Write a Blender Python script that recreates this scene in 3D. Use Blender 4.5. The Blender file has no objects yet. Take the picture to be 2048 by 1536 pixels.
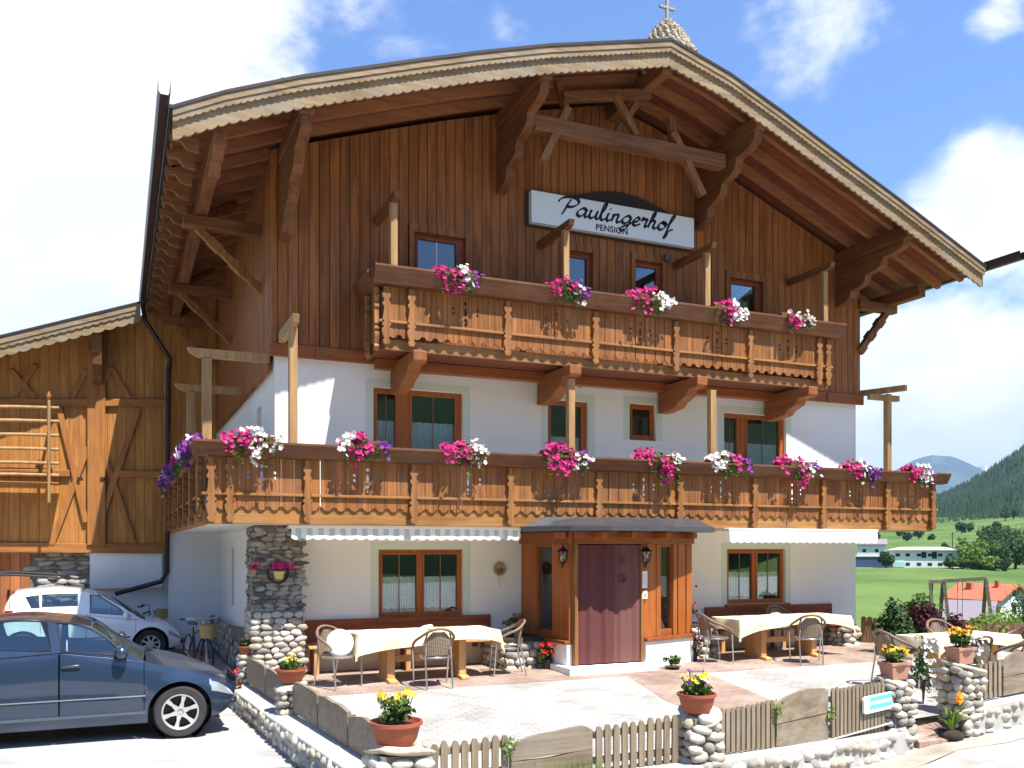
import bpy, bmesh, math, random
from mathutils import Vector, Matrix, noise
from mathutils.geometry import tessellate_polygon
R = math.radians
C = bpy.context.scene.collection
SC = bpy.context.scene

# ---------------------------------------------------------------- camera
CAM = Vector((0.0, -14.5, 2.0)); FPX = 1800.0; VH = 1095.0; YAW = R(23.7)
cd = bpy.data.cameras.new('camera'); cam = bpy.data.objects.new('camera', cd); C.objects.link(cam)
cam.location = CAM; cam.rotation_euler = (R(90), 0, -YAW)
cd.sensor_width = 36; cd.lens = FPX / 2048 * 36; cd.shift_y = (VH - 768) / 2048
cd.clip_start = 0.1; cd.clip_end = 30000
SC.camera = cam

def ray(u, v):
    a = (u - 1024) / FPX; b = (VH - v) / FPX
    return Vector((math.sin(YAW) + a * math.cos(YAW), math.cos(YAW) - a * math.sin(YAW), b))
def py(u, v, Y):
    d = ray(u, v); return CAM + d * ((Y - CAM.y) / d.y)
def px(u, v, X):
    d = ray(u, v); return CAM + d * ((X - CAM.x) / d.x)
def pz(u, v, Z):
    d = ray(u, v); return CAM + d * ((Z - CAM.z) / d.z)
def pd(u, v, r):
    d = ray(u, v); d2 = math.hypot(d.x, d.y); return CAM + d * (r / d2)

# ---------------------------------------------------------------- light
SUN = Vector((0.34, -1.0, 1.95)).normalized()
el = math.asin(SUN.z); az = math.atan2(SUN.x, SUN.y)
ld = bpy.data.lights.new('sun', 'SUN'); ld.energy = 5.0; ld.angle = R(0.6); ld.color = (1.0, 0.955, 0.88)
lo = bpy.data.objects.new('sun', ld); C.objects.link(lo)
lo.rotation_euler = SUN.to_track_quat('Z', 'Y').to_euler()
SC.view_settings.view_transform = 'Standard'; SC.view_settings.look = 'None'
SC.view_settings.exposure = 1.12; SC.view_settings.gamma = 1; SC.view_settings.use_curve_mapping = False

class N:
    """tiny node helper"""
    def __init__(s, nt): s.nt = nt; nt.nodes.clear()
    def n(s, t, **kw):
        x = s.nt.nodes.new(t)
        for k, v in kw.items():
            if k.startswith('i_'): x.inputs[k[2:].replace('_', ' ')].default_value = v
            else: setattr(x, k, v)
        return x
    def l(s, a, b): s.nt.links.new(a, b)
    def val(s, sock, v):
        if hasattr(v, 'is_output') or isinstance(v, bpy.types.NodeSocket): s.l(v, sock)
        else: sock.default_value = v
    def m(s, op, a, b=None, c=None, clamp=False):
        x = s.n('ShaderNodeMath', operation=op, use_clamp=clamp); s.val(x.inputs[0], a)
        if b is not None: s.val(x.inputs[1], b)
        if c is not None: s.val(x.inputs[2], c)
        return x.outputs[0]
    def mix(s, f, a, b, bt='MIX'):
        x = s.n('ShaderNodeMix', data_type='RGBA', blend_type=bt); s.val(x.inputs[0], f)
        s.val(x.inputs[6], a if not isinstance(a, tuple) else (*a[:3], 1)); s.val(x.inputs[7], b if not isinstance(b, tuple) else (*b[:3], 1))
        return x.outputs[2]
    def ss(s, v, a, b, lo=0., hi=1.):
        x = s.n('ShaderNodeMapRange', interpolation_type='SMOOTHSTEP'); s.val(x.inputs[0], v)
        x.inputs[1].default_value = a; x.inputs[2].default_value = b; x.inputs[3].default_value = lo; x.inputs[4].default_value = hi
        return x.outputs[0]
    def noise(s, vec, scale, detail=4, rough=.55, dist=0.):
        x = s.n('ShaderNodeTexNoise'); x.inputs['Scale'].default_value = scale; x.inputs['Detail'].default_value = detail
        x.inputs['Roughness'].default_value = rough; x.inputs['Distortion'].default_value = dist
        if vec is not None: s.l(vec, x.inputs['Vector'])
        return x.outputs[0]

W = bpy.data.worlds.new('World'); SC.world = W; W.use_nodes = True
def build_world():
    k = N(W.node_tree)
    tc = k.n('ShaderNodeTexCoord').outputs['Generated']
    sky = k.n('ShaderNodeTexSky', sky_type='NISHITA'); sky.sun_disc = False; sky.sun_elevation = el; sky.sun_rotation = az
    sky.air_density = 1.25; sky.dust_density = 0.2; sky.ozone_density = 3.2; sky.altitude = 900
    skyc = k.mix(1.0, sky.outputs[0], (.95, 1.24, 1.62), 'MULTIPLY')
    vn = k.n('ShaderNodeVectorMath', operation='NORMALIZE'); k.l(tc, vn.inputs[0]); d = vn.outputs[0]
    mp = k.n('ShaderNodeMapping'); k.l(d, mp.inputs[0]); mp.inputs['Scale'].default_value = (1, 1, 1.7)
    n1 = k.noise(mp.outputs[0], 5.5, 8, .58, .25)
    n2 = k.noise(mp.outputs[0], 16., 7, .6, .1)
    nn = k.m('ADD', k.m('MULTIPLY', n1, .75), k.m('MULTIPLY', n2, .25))
    def blob(u, v, rad, amp, sx=1.):
        c = ray(u, v).normalized()
        sub = k.n('ShaderNodeVectorMath', operation='SUBTRACT'); k.l(d, sub.inputs[0]); sub.inputs[1].default_value = c
        sc = k.n('ShaderNodeVectorMath', operation='MULTIPLY'); k.l(sub.outputs[0], sc.inputs[0]); sc.inputs[1].default_value = (1 / sx, 1 / sx, 1)
        ln = k.n('ShaderNodeVectorMath', operation='LENGTH'); k.l(sc.outputs[0], ln.inputs[0])
        return k.ss(ln.outputs['Value'], rad, 0., 0., amp)
    tot = None
    for b in [(60, 380, .30, .5), (250, 120, .2, .30), (-350, 300, .6, .8), (60, 560, .3, .6), (470, 90, .16, .30, 1.3), (780, 20, .10, .20, 1.6), (1000, 65, .05, .17),
              (1660, 60, .085, .21, 1.5), (1640, 130, .05, .18, 1.2), (2000, 10, .05, .2), (1985, 400, .115, .50, 1.3), (1935, 455, .07, .22, 1.5),
              (1830, 800, .16, .6, 1.5), (2000, 760, .13, .42, 1.5), (1760, 340, .03, .14), (2400, 420, .25, .45), (2350, 850, .25, .45),
              (-1500, 200, .6, .5), (3600, 300, .6, .5)]:
        x = blob(*b); tot = x if tot is None else k.m('MAXIMUM', tot, x)
    # open sky elsewhere carries broken cumulus too
    dens = k.m('ADD', tot, k.m('SUBTRACT', nn, .5))
    mask = k.ss(dens, .10, .34)
    hor = k.n('ShaderNodeSeparateXYZ'); k.l(d, hor.inputs[0])
    hz = k.ss(hor.outputs[2], .17, .02, 0., .85)
    shade = k.ss(k.noise(mp.outputs[0], 9., 5, .5), .35, .7)
    cc = k.mix(shade, (7.9, 8.2, 8.6), (10.2, 10.2, 10.1))
    c1 = k.mix(hz, skyc, (6.0, 7.2, 8.2))
    c2 = k.mix(mask, c1, cc)
    bg = k.n('ShaderNodeBackground'); k.l(c2, bg.inputs[0]); bg.inputs[1].default_value = 0.068
    out = k.n('ShaderNodeOutputWorld'); k.l(bg.outputs[0], out.inputs[0])
build_world()

# ---------------------------------------------------------------- mesh helper
class MB:
    def __init__(s): s.v = []; s.f = []
    def add(s, vs, fs):
        o = len(s.v); s.v += [tuple(p) for p in vs]; s.f += [tuple(i + o for i in f) for f in fs]
    def box(s, x0, x1, y0, y1, z0, z1):
        s.add([(x0,y0,z0),(x1,y0,z0),(x1,y1,z0),(x0,y1,z0),(x0,y0,z1),(x1,y0,z1),(x1,y1,z1),(x0,y1,z1)],
              [(0,3,2,1),(4,5,6,7),(0,1,5,4),(1,2,6,5),(2,3,7,6),(3,0,4,7)]); return s
    def beam(s, p, q, w, h, up=(0, 0, 1)):
        p = Vector(p); q = Vector(q); d = (q - p).normalized(); up = Vector(up)
        sd = d.cross(up)
        if sd.length < 1e-4: sd = d.cross(Vector((0, 1, 0)))
        sd.normalize(); up = sd.cross(d).normalized(); a = sd * w / 2; b = up * h / 2
        vs = [p-a-b, p+a-b, p+a+b, p-a+b, q-a-b, q+a-b, q+a+b, q-a+b]
        s.add(vs, [(0,1,2,3),(7,6,5,4),(0,4,5,1),(1,5,6,2),(2,6,7,3),(3,7,4,0)]); return s
    def tube(s, pts, r, n=8, closed=False, cap=True):
        pts = [Vector(p) for p in pts]; m = len(pts); rr = r if isinstance(r, (list, tuple)) else [r] * m
        vs = []; prev = None
        for i, p in enumerate(pts):
            if closed: t = pts[(i + 1) % m] - pts[i - 1]
            else: t = pts[min(i + 1, m - 1)] - pts[max(i - 1, 0)]
            t.normalize()
            if prev is None:
                a = t.orthogonal().normalized()
            else:
                a = prev - t * prev.dot(t)
                a = a.normalized() if a.length > 1e-5 else t.orthogonal().normalized()
            prev = a; b = t.cross(a)
            for j in range(n):
                g = 2 * math.pi * j / n; vs.append(p + (a * math.cos(g) + b * math.sin(g)) * rr[i])
        fs = []
        for i in range(m if closed else m - 1):
            for j in range(n):
                i2 = (i + 1) % m; fs.append((i*n+j, i*n+(j+1)%n, i2*n+(j+1)%n, i2*n+j))
        if not closed and cap: fs += [tuple(reversed(range(n))), tuple(range((m-1)*n, m*n))]
        s.add(vs, fs); return s
    def lathe(s, prof, c=(0, 0, 0), n=24, axis='z', sq=1.0):
        vs = []; fs = []; m = len(prof)
        for j in range(n):
            g = 2 * math.pi * j / n; cg, sg = math.cos(g), math.sin(g)
            for r, z in prof:
                if axis == 'z': vs.append((c[0] + r*cg, c[1] + r*sg*sq, c[2] + z))
                elif axis == 'y': vs.append((c[0] + r*cg, c[1] + z, c[2] + r*sg))
                else: vs.append((c[0] + z, c[1] + r*cg, c[2] + r*sg))
        for j in range(n):
            for i in range(m - 1): fs.append((j*m+i, ((j+1)%n)*m+i, ((j+1)%n)*m+i+1, j*m+i+1))
        s.add(vs, fs); return s
    def plate(s, outline, holes, f3, th):
        """flat plate with holes: f3(a, b, depth) -> point"""
        loops = [outline] + list(holes); allp = [p for l in loops for p in l]
        tri = tessellate_polygon([[Vector((a, b, 0)) for a, b in l] for l in loops])
        n = len(allp); vs = [f3(a, b, 0) for a, b in allp]
        if th: vs += [f3(a, b, th) for a, b in allp]
        fs = [tuple(t) for t in tri]
        if th:
            fs += [tuple(i + n for i in reversed(t)) for t in tri]; o = 0
            for l in loops:
                k = len(l)
                for i in range(k): j = (i + 1) % k; fs.append((o+i, o+j, o+j+n, o+i+n))
                o += k
        s.add(vs, fs); return s
    def grid(s, rows):
        m = len(rows[0]); vs = [p for r in rows for p in r]; fs = []
        for i in range(len(rows) - 1):
            for j in range(m - 1): fs.append((i*m+j, i*m+j+1, (i+1)*m+j+1, (i+1)*m+j))
        s.add(vs, fs); return s
    def stone(s, c, r, rnd, sub=1):
        bm = bmesh.new(); bmesh.ops.create_icosphere(bm, subdivisions=sub + 1, radius=1)
        q = Matrix.Rotation(rnd.uniform(-.3, .3), 3, 'X') @ Matrix.Rotation(rnd.uniform(-.3, .3), 3, 'Y') @ Matrix.Rotation(rnd.uniform(-.25, .25), 3, 'Z')
        off = Vector((rnd.uniform(0, 99), rnd.uniform(0, 99), 0)); vs = []
        for v in bm.verts:
            p = v.co.copy(); m = max(abs(p.x), abs(p.y), abs(p.z)); p = p * (1 + .16 * (1 / m - 1) * 0.6)
            p *= 1 + .34 * noise.noise(p * 1.25 + off)
            p = q @ Vector((p.x * r[0], p.y * r[1], p.z * r[2])); vs.append(Vector(c) + p)
        bm.verts.index_update(); fs = [tuple(v.index for v in f.verts) for f in bm.faces]; bm.free()
        s.add(vs, fs); return s
    def build(s, name, mat, parent=None, smooth=0, bev=0, fix=True, weld=0):
        me = bpy.data.meshes.new(name); me.from_pydata(s.v, [], s.f)
        if fix and len(s.f) < 60000:
            bm = bmesh.new(); bm.from_mesh(me)
            if weld: bmesh.ops.remove_doubles(bm, verts=bm.verts, dist=weld)
            bmesh.ops.recalc_face_normals(bm, faces=bm.faces); bm.to_mesh(me); bm.free()
        if smooth:
            me.shade_smooth()
            if smooth < 180: me.set_sharp_from_angle(angle=R(smooth))
        me.materials.append(mat)
        o = bpy.data.objects.new(name, me); C.objects.link(o)
        if bev:
            b = o.modifiers.new('bevel', 'BEVEL'); b.width = bev; b.segments = 2; b.limit_method = 'ANGLE'; b.angle_limit = R(40)
        if parent is not None: par(o, parent)
        return o

def par(o, p):
    o.parent = p; o.matrix_parent_inverse = wm(p).inverted()
def wm(o):
    m = Matrix.LocRotScale(o.location, o.rotation_euler, o.scale)
    if o.parent: return wm(o.parent) @ o.matrix_parent_inverse @ m
    return m
def tag(o, label=None, cat=None, group=None, kind=None):
    if label: o['label'] = label
    if cat: o['category'] = cat
    if group: o['group'] = group
    if kind: o['kind'] = kind
    return o
def empty(name, loc=(0, 0, 0), parent=None):
    o = bpy.data.objects.new(name, None); C.objects.link(o); o.location = loc; o.empty_display_size = .1
    if parent is not None: par(o, parent)
    return o
def thing(name, label, cat, loc=(0, 0, 0), group=None): return tag(empty(name, loc), label, cat, group)
def struct(o): o['kind'] = 'structure'; return o
def copy_tree(o, parent=None):
    c = o.copy(); C.objects.link(c); c.parent = parent
    if parent is not None: c.matrix_parent_inverse = o.matrix_parent_inverse.copy()
    for ch in list(o.children):
        copy_tree(ch, c)
    return c
def place(proto, loc, rz=0, label=None, first=False, scale=None):
    o = proto if first else copy_tree(proto)
    o.location = loc; o.rotation_euler = (0, 0, rz)
    if scale: o.scale = (scale,) * 3
    if label: o['label'] = label
    return o
def interp(tab, x):
    if x <= tab[0][0]: return tab[0][1]
    for (a, b), (c, d) in zip(tab, tab[1:]):
        if x <= c: return b + (d - b) * (x - a) / (c - a)
    return tab[-1][1]
def crom(pts, n=8, closed=False):
    P = [Vector(p) for p in pts]; m = len(P); out = []
    for i in range(m if closed else m - 1):
        if closed: a, b, c, d = P[i-1], P[i], P[(i+1) % m], P[(i+2) % m]
        else: a, b, c, d = P[max(i-1, 0)], P[i], P[i+1], P[min(i+2, m-1)]
        for j in range(n):
            t = j / n
            out.append(.5 * ((2*b) + (c-a)*t + (2*a-5*b+4*c-d)*t*t + (3*b-a-3*c+d)*t**3))
    if not closed: out.append(P[-1])
    return out

# ---------------------------------------------------------------- materials
def newmat(name):
    m = bpy.data.materials.new(name); m.use_nodes = True; k = N(m.node_tree)
    b = k.n('ShaderNodeBsdfPrincipled'); o = k.n('ShaderNodeOutputMaterial'); k.l(b.outputs[0], o.inputs[0])
    return m, k, b
def mat(name, col, rough=.6, metal=0., var=.12, scale=6., bump=0., bscale=None, spec=.4, rand=0.):
    m, k, b = newmat(name); tc = k.n('ShaderNodeTexCoord').outputs['Object']
    n = k.noise(tc, scale, 5, .6)
    f = k.m('MULTIPLY_ADD', n, var * 2.4, 1 - var * 1.2)
    if rand:
        oi = k.n('ShaderNodeObjectInfo').outputs['Random']; f = k.m('MULTIPLY', f, k.m('MULTIPLY_ADD', oi, rand * 2, 1 - rand))
    vm = k.n('ShaderNodeVectorMath', operation='SCALE'); vm.inputs[0].default_value = col; k.l(f, vm.inputs['Scale'])
    k.l(vm.outputs[0], b.inputs['Base Color']); b.inputs['Roughness'].default_value = rough; b.inputs['Metallic'].default_value = metal
    b.inputs['Specular IOR Level'].default_value = spec
    if bump:
        bp = k.n('ShaderNodeBump'); bp.inputs['Strength'].default_value = min(1, bump); bp.inputs['Distance'].default_value = .02
        k.l(k.noise(tc, bscale or scale * 6, 6, .65), bp.inputs['Height']); k.l(bp.outputs[0], b.inputs['Normal'])
    return m
def wood(name, dark, light, grain='z', board=None, bw=.15, rough=.6, gap=.035, weather=0., fine=1., bvar=.3):
    m, k, b = newmat(name); tc = k.n('ShaderNodeTexCoord').outputs['Object']
    sx = k.n('ShaderNodeSeparateXYZ'); k.l(tc, sx.inputs[0])
    ax = {'x': 0, 'y': 1, 'z': 2}
    sc = [14. * fine] * 3; sc[ax[grain]] = .9 * fine
    mp = k.n('ShaderNodeMapping'); mp.inputs['Scale'].default_value = sc
    vec = tc
    if board:
        q = k.m('DIVIDE', sx.outputs[ax[board]], bw); fl = k.m('FLOOR', q); fr = k.m('FRACT', q)
        wn = k.n('ShaderNodeTexWhiteNoise', noise_dimensions='1D'); k.l(fl, wn.inputs['W'])
        cb = k.n('ShaderNodeCombineXYZ'); k.l(k.m('MULTIPLY', wn.outputs[0], 37.), cb.inputs[0]); k.l(k.m('MULTIPLY', wn.outputs[0], 11.), cb.inputs[1]); k.l(k.m('MULTIPLY', wn.outputs[0], 23.), cb.inputs[2])
        ad = k.n('ShaderNodeVectorMath', operation='ADD'); k.l(tc, ad.inputs[0]); k.l(cb.outputs[0], ad.inputs[1]); vec = ad.outputs[0]
    else:
        oi = k.n('ShaderNodeObjectInfo').outputs['Random']; cb = k.n('ShaderNodeCombineXYZ'); k.l(k.m('MULTIPLY', oi, 31.), cb.inputs[0]); k.l(k.m('MULTIPLY', oi, 57.), cb.inputs[2])
        ad = k.n('ShaderNodeVectorMath', operation='ADD'); k.l(tc, ad.inputs[0]); k.l(cb.outputs[0], ad.inputs[1]); vec = ad.outputs[0]
    k.l(vec, mp.inputs[0])
    g = k.noise(mp.outputs[0], 1.0, 6, .62, .6)
    big = k.noise(vec, 1.3, 3, .5)
    f = k.ss(k.m('ADD', k.m('MULTIPLY', g, .75), k.m('MULTIPLY', big, .25)), .32, .68)
    col = k.mix(f, dark, light)
    if board:
        s = k.m('MULTIPLY_ADD', wn.outputs[0], bvar * 2, 1 - bvar)
        vm = k.n('ShaderNodeVectorMath', operation='SCALE'); k.l(col, vm.inputs[0]); k.l(s, vm.inputs['Scale']); col = vm.outputs[0]
        e = k.m('MINIMUM', fr, k.m('SUBTRACT', 1., fr)); gp = k.ss(e, gap * .5, gap, 0, 1)
        col = k.mix(gp, (dark[0] * .16, dark[1] * .16, dark[2] * .16), col)
    if weather:
        w = k.noise(tc, 2.3, 4, .6); wf = k.ss(w, .42, .7, 0, weather)
        col = k.mix(wf, col, (.26, .235, .2))
    k.l(col, b.inputs['Base Color']); b.inputs['Roughness'].default_value = rough; b.inputs['Specular IOR Level'].default_value = .3
    bp = k.n('ShaderNodeBump'); bp.inputs['Strength'].default_value = .5; bp.inputs['Distance'].default_value = .012
    h = k.m('MULTIPLY', g, .35)
    if board: h = k.m('ADD', h, k.m('MULTIPLY', gp, 1.2))
    k.l(h, bp.inputs['Height']); k.l(bp.outputs[0], b.inputs['Normal'])
    return m
def glassmat(name, tint=(.55, .62, .62), refl=.09, rough=.01):
    m = bpy.data.materials.new(name); m.use_nodes = True; k = N(m.node_tree)
    t = k.n('ShaderNodeBsdfTransparent'); t.inputs[0].default_value = (*tint, 1)
    g = k.n('ShaderNodeBsdfGlossy'); g.inputs['Roughness'].default_value = rough; g.inputs[0].default_value = (.95, .98, 1, 1)
    fr = k.n('ShaderNodeFresnel'); fr.inputs[0].default_value = 1.5
    f = k.m('ADD', k.m('MULTIPLY', fr.outputs[0], 1.1), refl, clamp=True)
    mx = k.n('ShaderNodeMixShader'); k.l(f, mx.inputs[0]); k.l(t.outputs[0], mx.inputs[1]); k.l(g.outputs[0], mx.inputs[2])
    o = k.n('ShaderNodeOutputMaterial'); k.l(mx.outputs[0], o.inputs[0]); return m
def leafmat(name, c1, c2, tr=.3, scale=1.6, rough=.55):
    m = bpy.data.materials.new(name); m.use_nodes = True; k = N(m.node_tree)
    tc = k.n('ShaderNodeTexCoord').outputs['Object']; oi = k.n('ShaderNodeObjectInfo').outputs['Random']
    n = k.ss(k.noise(tc, scale, 6, .75), .36, .64)
    gi = k.n('ShaderNodeNewGeometry').outputs['Random Per Island']; n = k.m('ADD', k.m('MULTIPLY', n, .55), k.m('MULTIPLY', gi, .45))
    col = k.mix(n, c1, c2); col = k.mix(k.m('MULTIPLY', oi, .3), col, (c1[0] * .7, c1[1] * .8, c1[2] * .7))
    b = k.n('ShaderNodeBsdfPrincipled'); k.l(col, b.inputs['Base Color']); b.inputs['Roughness'].default_value = rough; b.inputs['Specular IOR Level'].default_value = .25
    t = k.n('ShaderNodeBsdfTranslucent'); k.l(col, t.inputs[0])
    mx = k.n('ShaderNodeMixShader'); mx.inputs[0].default_value = tr; k.l(b.outputs[0], mx.inputs[1]); k.l(t.outputs[0], mx.inputs[2])
    o = k.n('ShaderNodeOutputMaterial'); k.l(mx.outputs[0], o.inputs[0]); return m

def stonemat(name, c1, c2, c3):
    m, k, b = newmat(name); tc = k.n('ShaderNodeTexCoord').outputs['Object']; gi = k.n('ShaderNodeNewGeometry').outputs['Random Per Island']
    col = k.mix(k.ss(gi, 0., .75), c1, c2); g2 = k.m('FRACT', k.m('MULTIPLY', gi, 17.3)); col = k.mix(k.ss(g2, .6, 1., 0, .8), col, c3)
    n = k.noise(tc, 14, 7, .7); v = k.m('MULTIPLY_ADD', n, 1.1, .45); vm = k.n('ShaderNodeVectorMath', operation='SCALE'); k.l(col, vm.inputs[0]); k.l(v, vm.inputs['Scale'])
    k.l(vm.outputs[0], b.inputs['Base Color']); b.inputs['Roughness'].default_value = .85; b.inputs['Specular IOR Level'].default_value = .25
    bp = k.n('ShaderNodeBump'); bp.inputs['Strength'].default_value = .7; bp.inputs['Distance'].default_value = .015; k.l(k.noise(tc, 26, 7, .7), bp.inputs['Height']); k.l(bp.outputs[0], b.inputs['Normal'])
    return m
def plastermat(name, col):
    m, k, b = newmat(name); tc = k.n('ShaderNodeTexCoord').outputs['Object']
    mp = k.n('ShaderNodeMapping'); mp.inputs['Scale'].default_value = (9, 9, .35); k.l(tc, mp.inputs[0])
    st = k.ss(k.noise(mp.outputs[0], 1., 4, .6), .56, .80, 0, .16); bl = k.ss(k.noise(tc, .8, 5, .6), .4, .75, 0, .10)
    c = k.mix(st, col, tuple(x * .62 for x in col)); c = k.mix(bl, c, tuple(x * .7 for x in col))
    k.l(c, b.inputs['Base Color']); b.inputs['Roughness'].default_value = .95; b.inputs['Specular IOR Level'].default_value = .15
    bp = k.n('ShaderNodeBump'); bp.inputs['Strength'].default_value = .5; bp.inputs['Distance'].default_value = .012; k.l(k.noise(tc, 28, 8, .75), bp.inputs['Height']); k.l(bp.outputs[0], b.inputs['Normal'])
    return m
M = {}
M['clad'] = wood('brown_cladding', (.18, .060, .016), (.35, .130, .036), 'z', 'x', .165, .62, .05, bvar=.16)
M['clad_side'] = wood('brown_cladding_side', (.18, .060, .016), (.35, .130, .036), 'z', 'y', .165, .62, .05, bvar=.16)
M['barnclad'] = wood('barn_cladding', (.29, .115, .025), (.47, .215, .05), 'z', 'x', .2, .6, .02, bvar=.13)
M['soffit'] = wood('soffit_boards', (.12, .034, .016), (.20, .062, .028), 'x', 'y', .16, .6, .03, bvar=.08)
M['rafter'] = wood('rafter_wood', (.20, .075, .030), (.32, .13, .05), 'x')
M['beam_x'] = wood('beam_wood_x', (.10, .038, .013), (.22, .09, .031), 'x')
M['tie'] = wood('tie_beam_wood', (.19, .085, .030), (.34, .165, .062), 'x')
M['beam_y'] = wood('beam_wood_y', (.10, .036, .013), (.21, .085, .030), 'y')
M['beam_z'] = wood('beam_wood_z', (.13, .05, .016), (.27, .115, .038), 'z')
M['post'] = wood('balcony_post_wood', (.27, .15, .06), (.44, .27, .12), 'z')
M['bracket'] = wood('bracket_wood', (.19, .062, .018), (.30, .105, .03), 'y')
M['rail'] = wood('rail_wood', (.095, .034, .013), (.18, .070, .025), 'x', weather=.12)
M['raily'] = wood('rail_wood_side', (.095, .034, .013), (.18, .070, .025), 'y', weather=.12)
M['panel'] = wood('balcony_board_wood', (.165, .056, .014), (.36, .145, .038), 'z', 'x', .194, .6, .02, weather=.10, bvar=.16)
M['panely'] = wood('balcony_board_wood_side', (.125, .050, .016), (.29, .135, .045), 'z', 'y', .194, .6, .02, weather=.10, bvar=.16)
M['carved'] = wood('carved_post_wood', (.17, .066, .018), (.33, .145, .042), 'z', weather=.08)
M['bbeam'] = wood('balcony_beam_wood', (.21, .088, .022), (.38, .18, .05), 'x', weather=.12)
M['barge'] = wood('barge_board_wood', (.17, .11, .055), (.31, .22, .12), 'x', weather=.45)
M['orange'] = wood('orange_window_wood', (.29, .076, .016), (.43, .138, .031), 'z', rough=.4)
M['orange_x'] = wood('orange_porch_wood', (.22, .058, .016), (.34, .108, .029), 'x', rough=.45)
M['bench'] = wood('bench_wood', (.17, .04, .014), (.30, .085, .03), 'x', rough=.45)
M['pine'] = wood('table_wood', (.50, .25, .09), (.68, .39, .16), 'z', rough=.5)
M['grey'] = wood('weathered_boards', (.15, .11, .07), (.30, .235, .16), 'x', weather=.5, bvar=.1)
M['greyz'] = wood('weathered_pickets', (.15, .11, .07), (.29, .225, .15), 'z', weather=.4)
M['fence'] = wood('brown_fence', (.16, .075, .035), (.30, .165, .085), 'z', weather=.25)
M['plaster'] = plastermat('white_plaster', (.82, .81, .79))
M['plaster_warm'] = plastermat('cream_plaster', (.82, .80, .75))
M['border'] = mat('green_border_paint', (.62, .68, .57), .9, var=.04, bump=.2, bscale=60)
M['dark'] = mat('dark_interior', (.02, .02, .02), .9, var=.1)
M['room'] = mat('dim_room_dark', (.05, .05, .045), .95, var=.3, scale=1)  # near-black colour stands in for the dimness indoors
M['roofmetal'] = mat('dark_roof_metal', (.055, .045, .042), .45, .5, var=.15, scale=3)
M['gutter'] = mat('brown_gutter_metal', (.06, .04, .042), .35, .6, var=.15, scale=4)
M['canopy'] = mat('grey_canopy_metal', (.11, .11, .125), .4, .6, var=.25, scale=3)
M['stone'] = stonemat('river_stone', (.27, .25, .215), (.52, .485, .415), (.48, .385, .26))
M['stone_b'] = stonemat('grey_field_stone', (.10, .095, .085), (.33, .315, .285), (.26, .21, .15))
M['mortar'] = mat('mortar', (.17, .155, .135), .95, var=.3, scale=7, bump=.6, bscale=40)
M['concrete'] = mat('concrete', (.40, .395, .37), .9, var=.2, scale=4, bump=.4, bscale=35)
M['terra'] = mat('terracotta', (.32, .082, .04), .7, var=.13, scale=5, bump=.1)
M['terra2'] = mat('pale_terracotta', (.42, .215, .145), .8, var=.15, scale=6, bump=.15)
M['soil'] = mat('soil', (.05, .035, .025), .95, var=.3, scale=20, bump=.8)
M['black'] = mat('black_metal', (.015, .015, .015), .4, .3)
M['blackp'] = mat('black_plastic', (.02, .02, .022), .5)
M['chrome'] = mat('aluminium', (.55, .56, .58), .3, .9, var=.08)
M['white'] = mat('white_paint', (.78, .78, .76), .6, var=.04)
M['cloth'] = mat('cream_tablecloth', (.74, .62, .40), .85, var=.05, scale=4, bump=.15, bscale=30)
M['cushion'] = mat('white_cushion', (.82, .80, .78), .9, var=.05)
M['glass'] = glassmat('window_glass', (.86, .90, .90), .03)
M['carglass'] = glassmat('car_glass', (.62, .78, .76), .09)
M['straw'] = mat('straw', (.45, .30, .13), .9, var=.4, scale=25, bump=.8)
M['steel'] = mat('galvanised_pole', (.35, .33, .3), .5, .4)
def m_wicker():
    m, k, b = newmat('wicker'); tc = k.n('ShaderNodeTexCoord').outputs['Object']
    a = k.n('ShaderNodeTexWave', wave_type='BANDS', bands_direction='Z'); a.inputs['Scale'].default_value = 16; k.l(tc, a.inputs[0])
    c = k.n('ShaderNodeTexWave', wave_type='BANDS', bands_direction='X'); c.inputs['Scale'].default_value = 12; k.l(tc, c.inputs[0])
    f = k.m('MULTIPLY', a.outputs['Fac'], c.outputs['Fac'])
    k.l(k.mix(f, (.13, .085, .05), (.46, .37, .27)), b.inputs['Base Color']); b.inputs['Roughness'].default_value = .5
    bp = k.n('ShaderNodeBump'); bp.inputs['Strength'].default_value = .6; bp.inputs['Distance'].default_value = .01; k.l(f, bp.inputs['Height']); k.l(bp.outputs[0], b.inputs['Normal'])
    return m
M['wicker'] = m_wicker()
def m_lace(name, col=(.90, .93, .93), dens=1.0):
    m = bpy.data.materials.new(name); m.use_nodes = True; k = N(m.node_tree); tc = k.n('ShaderNodeTexCoord').outputs['Object']
    w = k.n('ShaderNodeTexWave', wave_type='BANDS', bands_direction='X'); w.inputs['Scale'].default_value = 7; w.inputs['Distortion'].default_value = 2.; k.l(tc, w.inputs[0])
    v = k.n('ShaderNodeTexVoronoi'); v.inputs['Scale'].default_value = 34; k.l(tc, v.inputs['Vector'])
    h = k.ss(v.outputs['Distance'], .1, .45, .62, 1.)
    d = k.n('ShaderNodeBsdfDiffuse'); k.l(k.mix(w.outputs['Fac'], (col[0] * .72, col[1] * .76, col[2] * .76), col), d.inputs[0])
    t = k.n('ShaderNodeBsdfTransparent'); mx = k.n('ShaderNodeMixShader'); k.l(k.m('MULTIPLY', h, dens), mx.inputs[0]); k.l(t.outputs[0], mx.inputs[1]); k.l(d.outputs[0], mx.inputs[2])
    o = k.n('ShaderNodeOutputMaterial'); k.l(mx.outputs[0], o.inputs[0]); return m
M['lace'] = m_lace('lace_curtain')
M['lacew'] = m_lace('white_curtain', (.93, .95, .96), 1.)
M['doorcurtain'] = None
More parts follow.
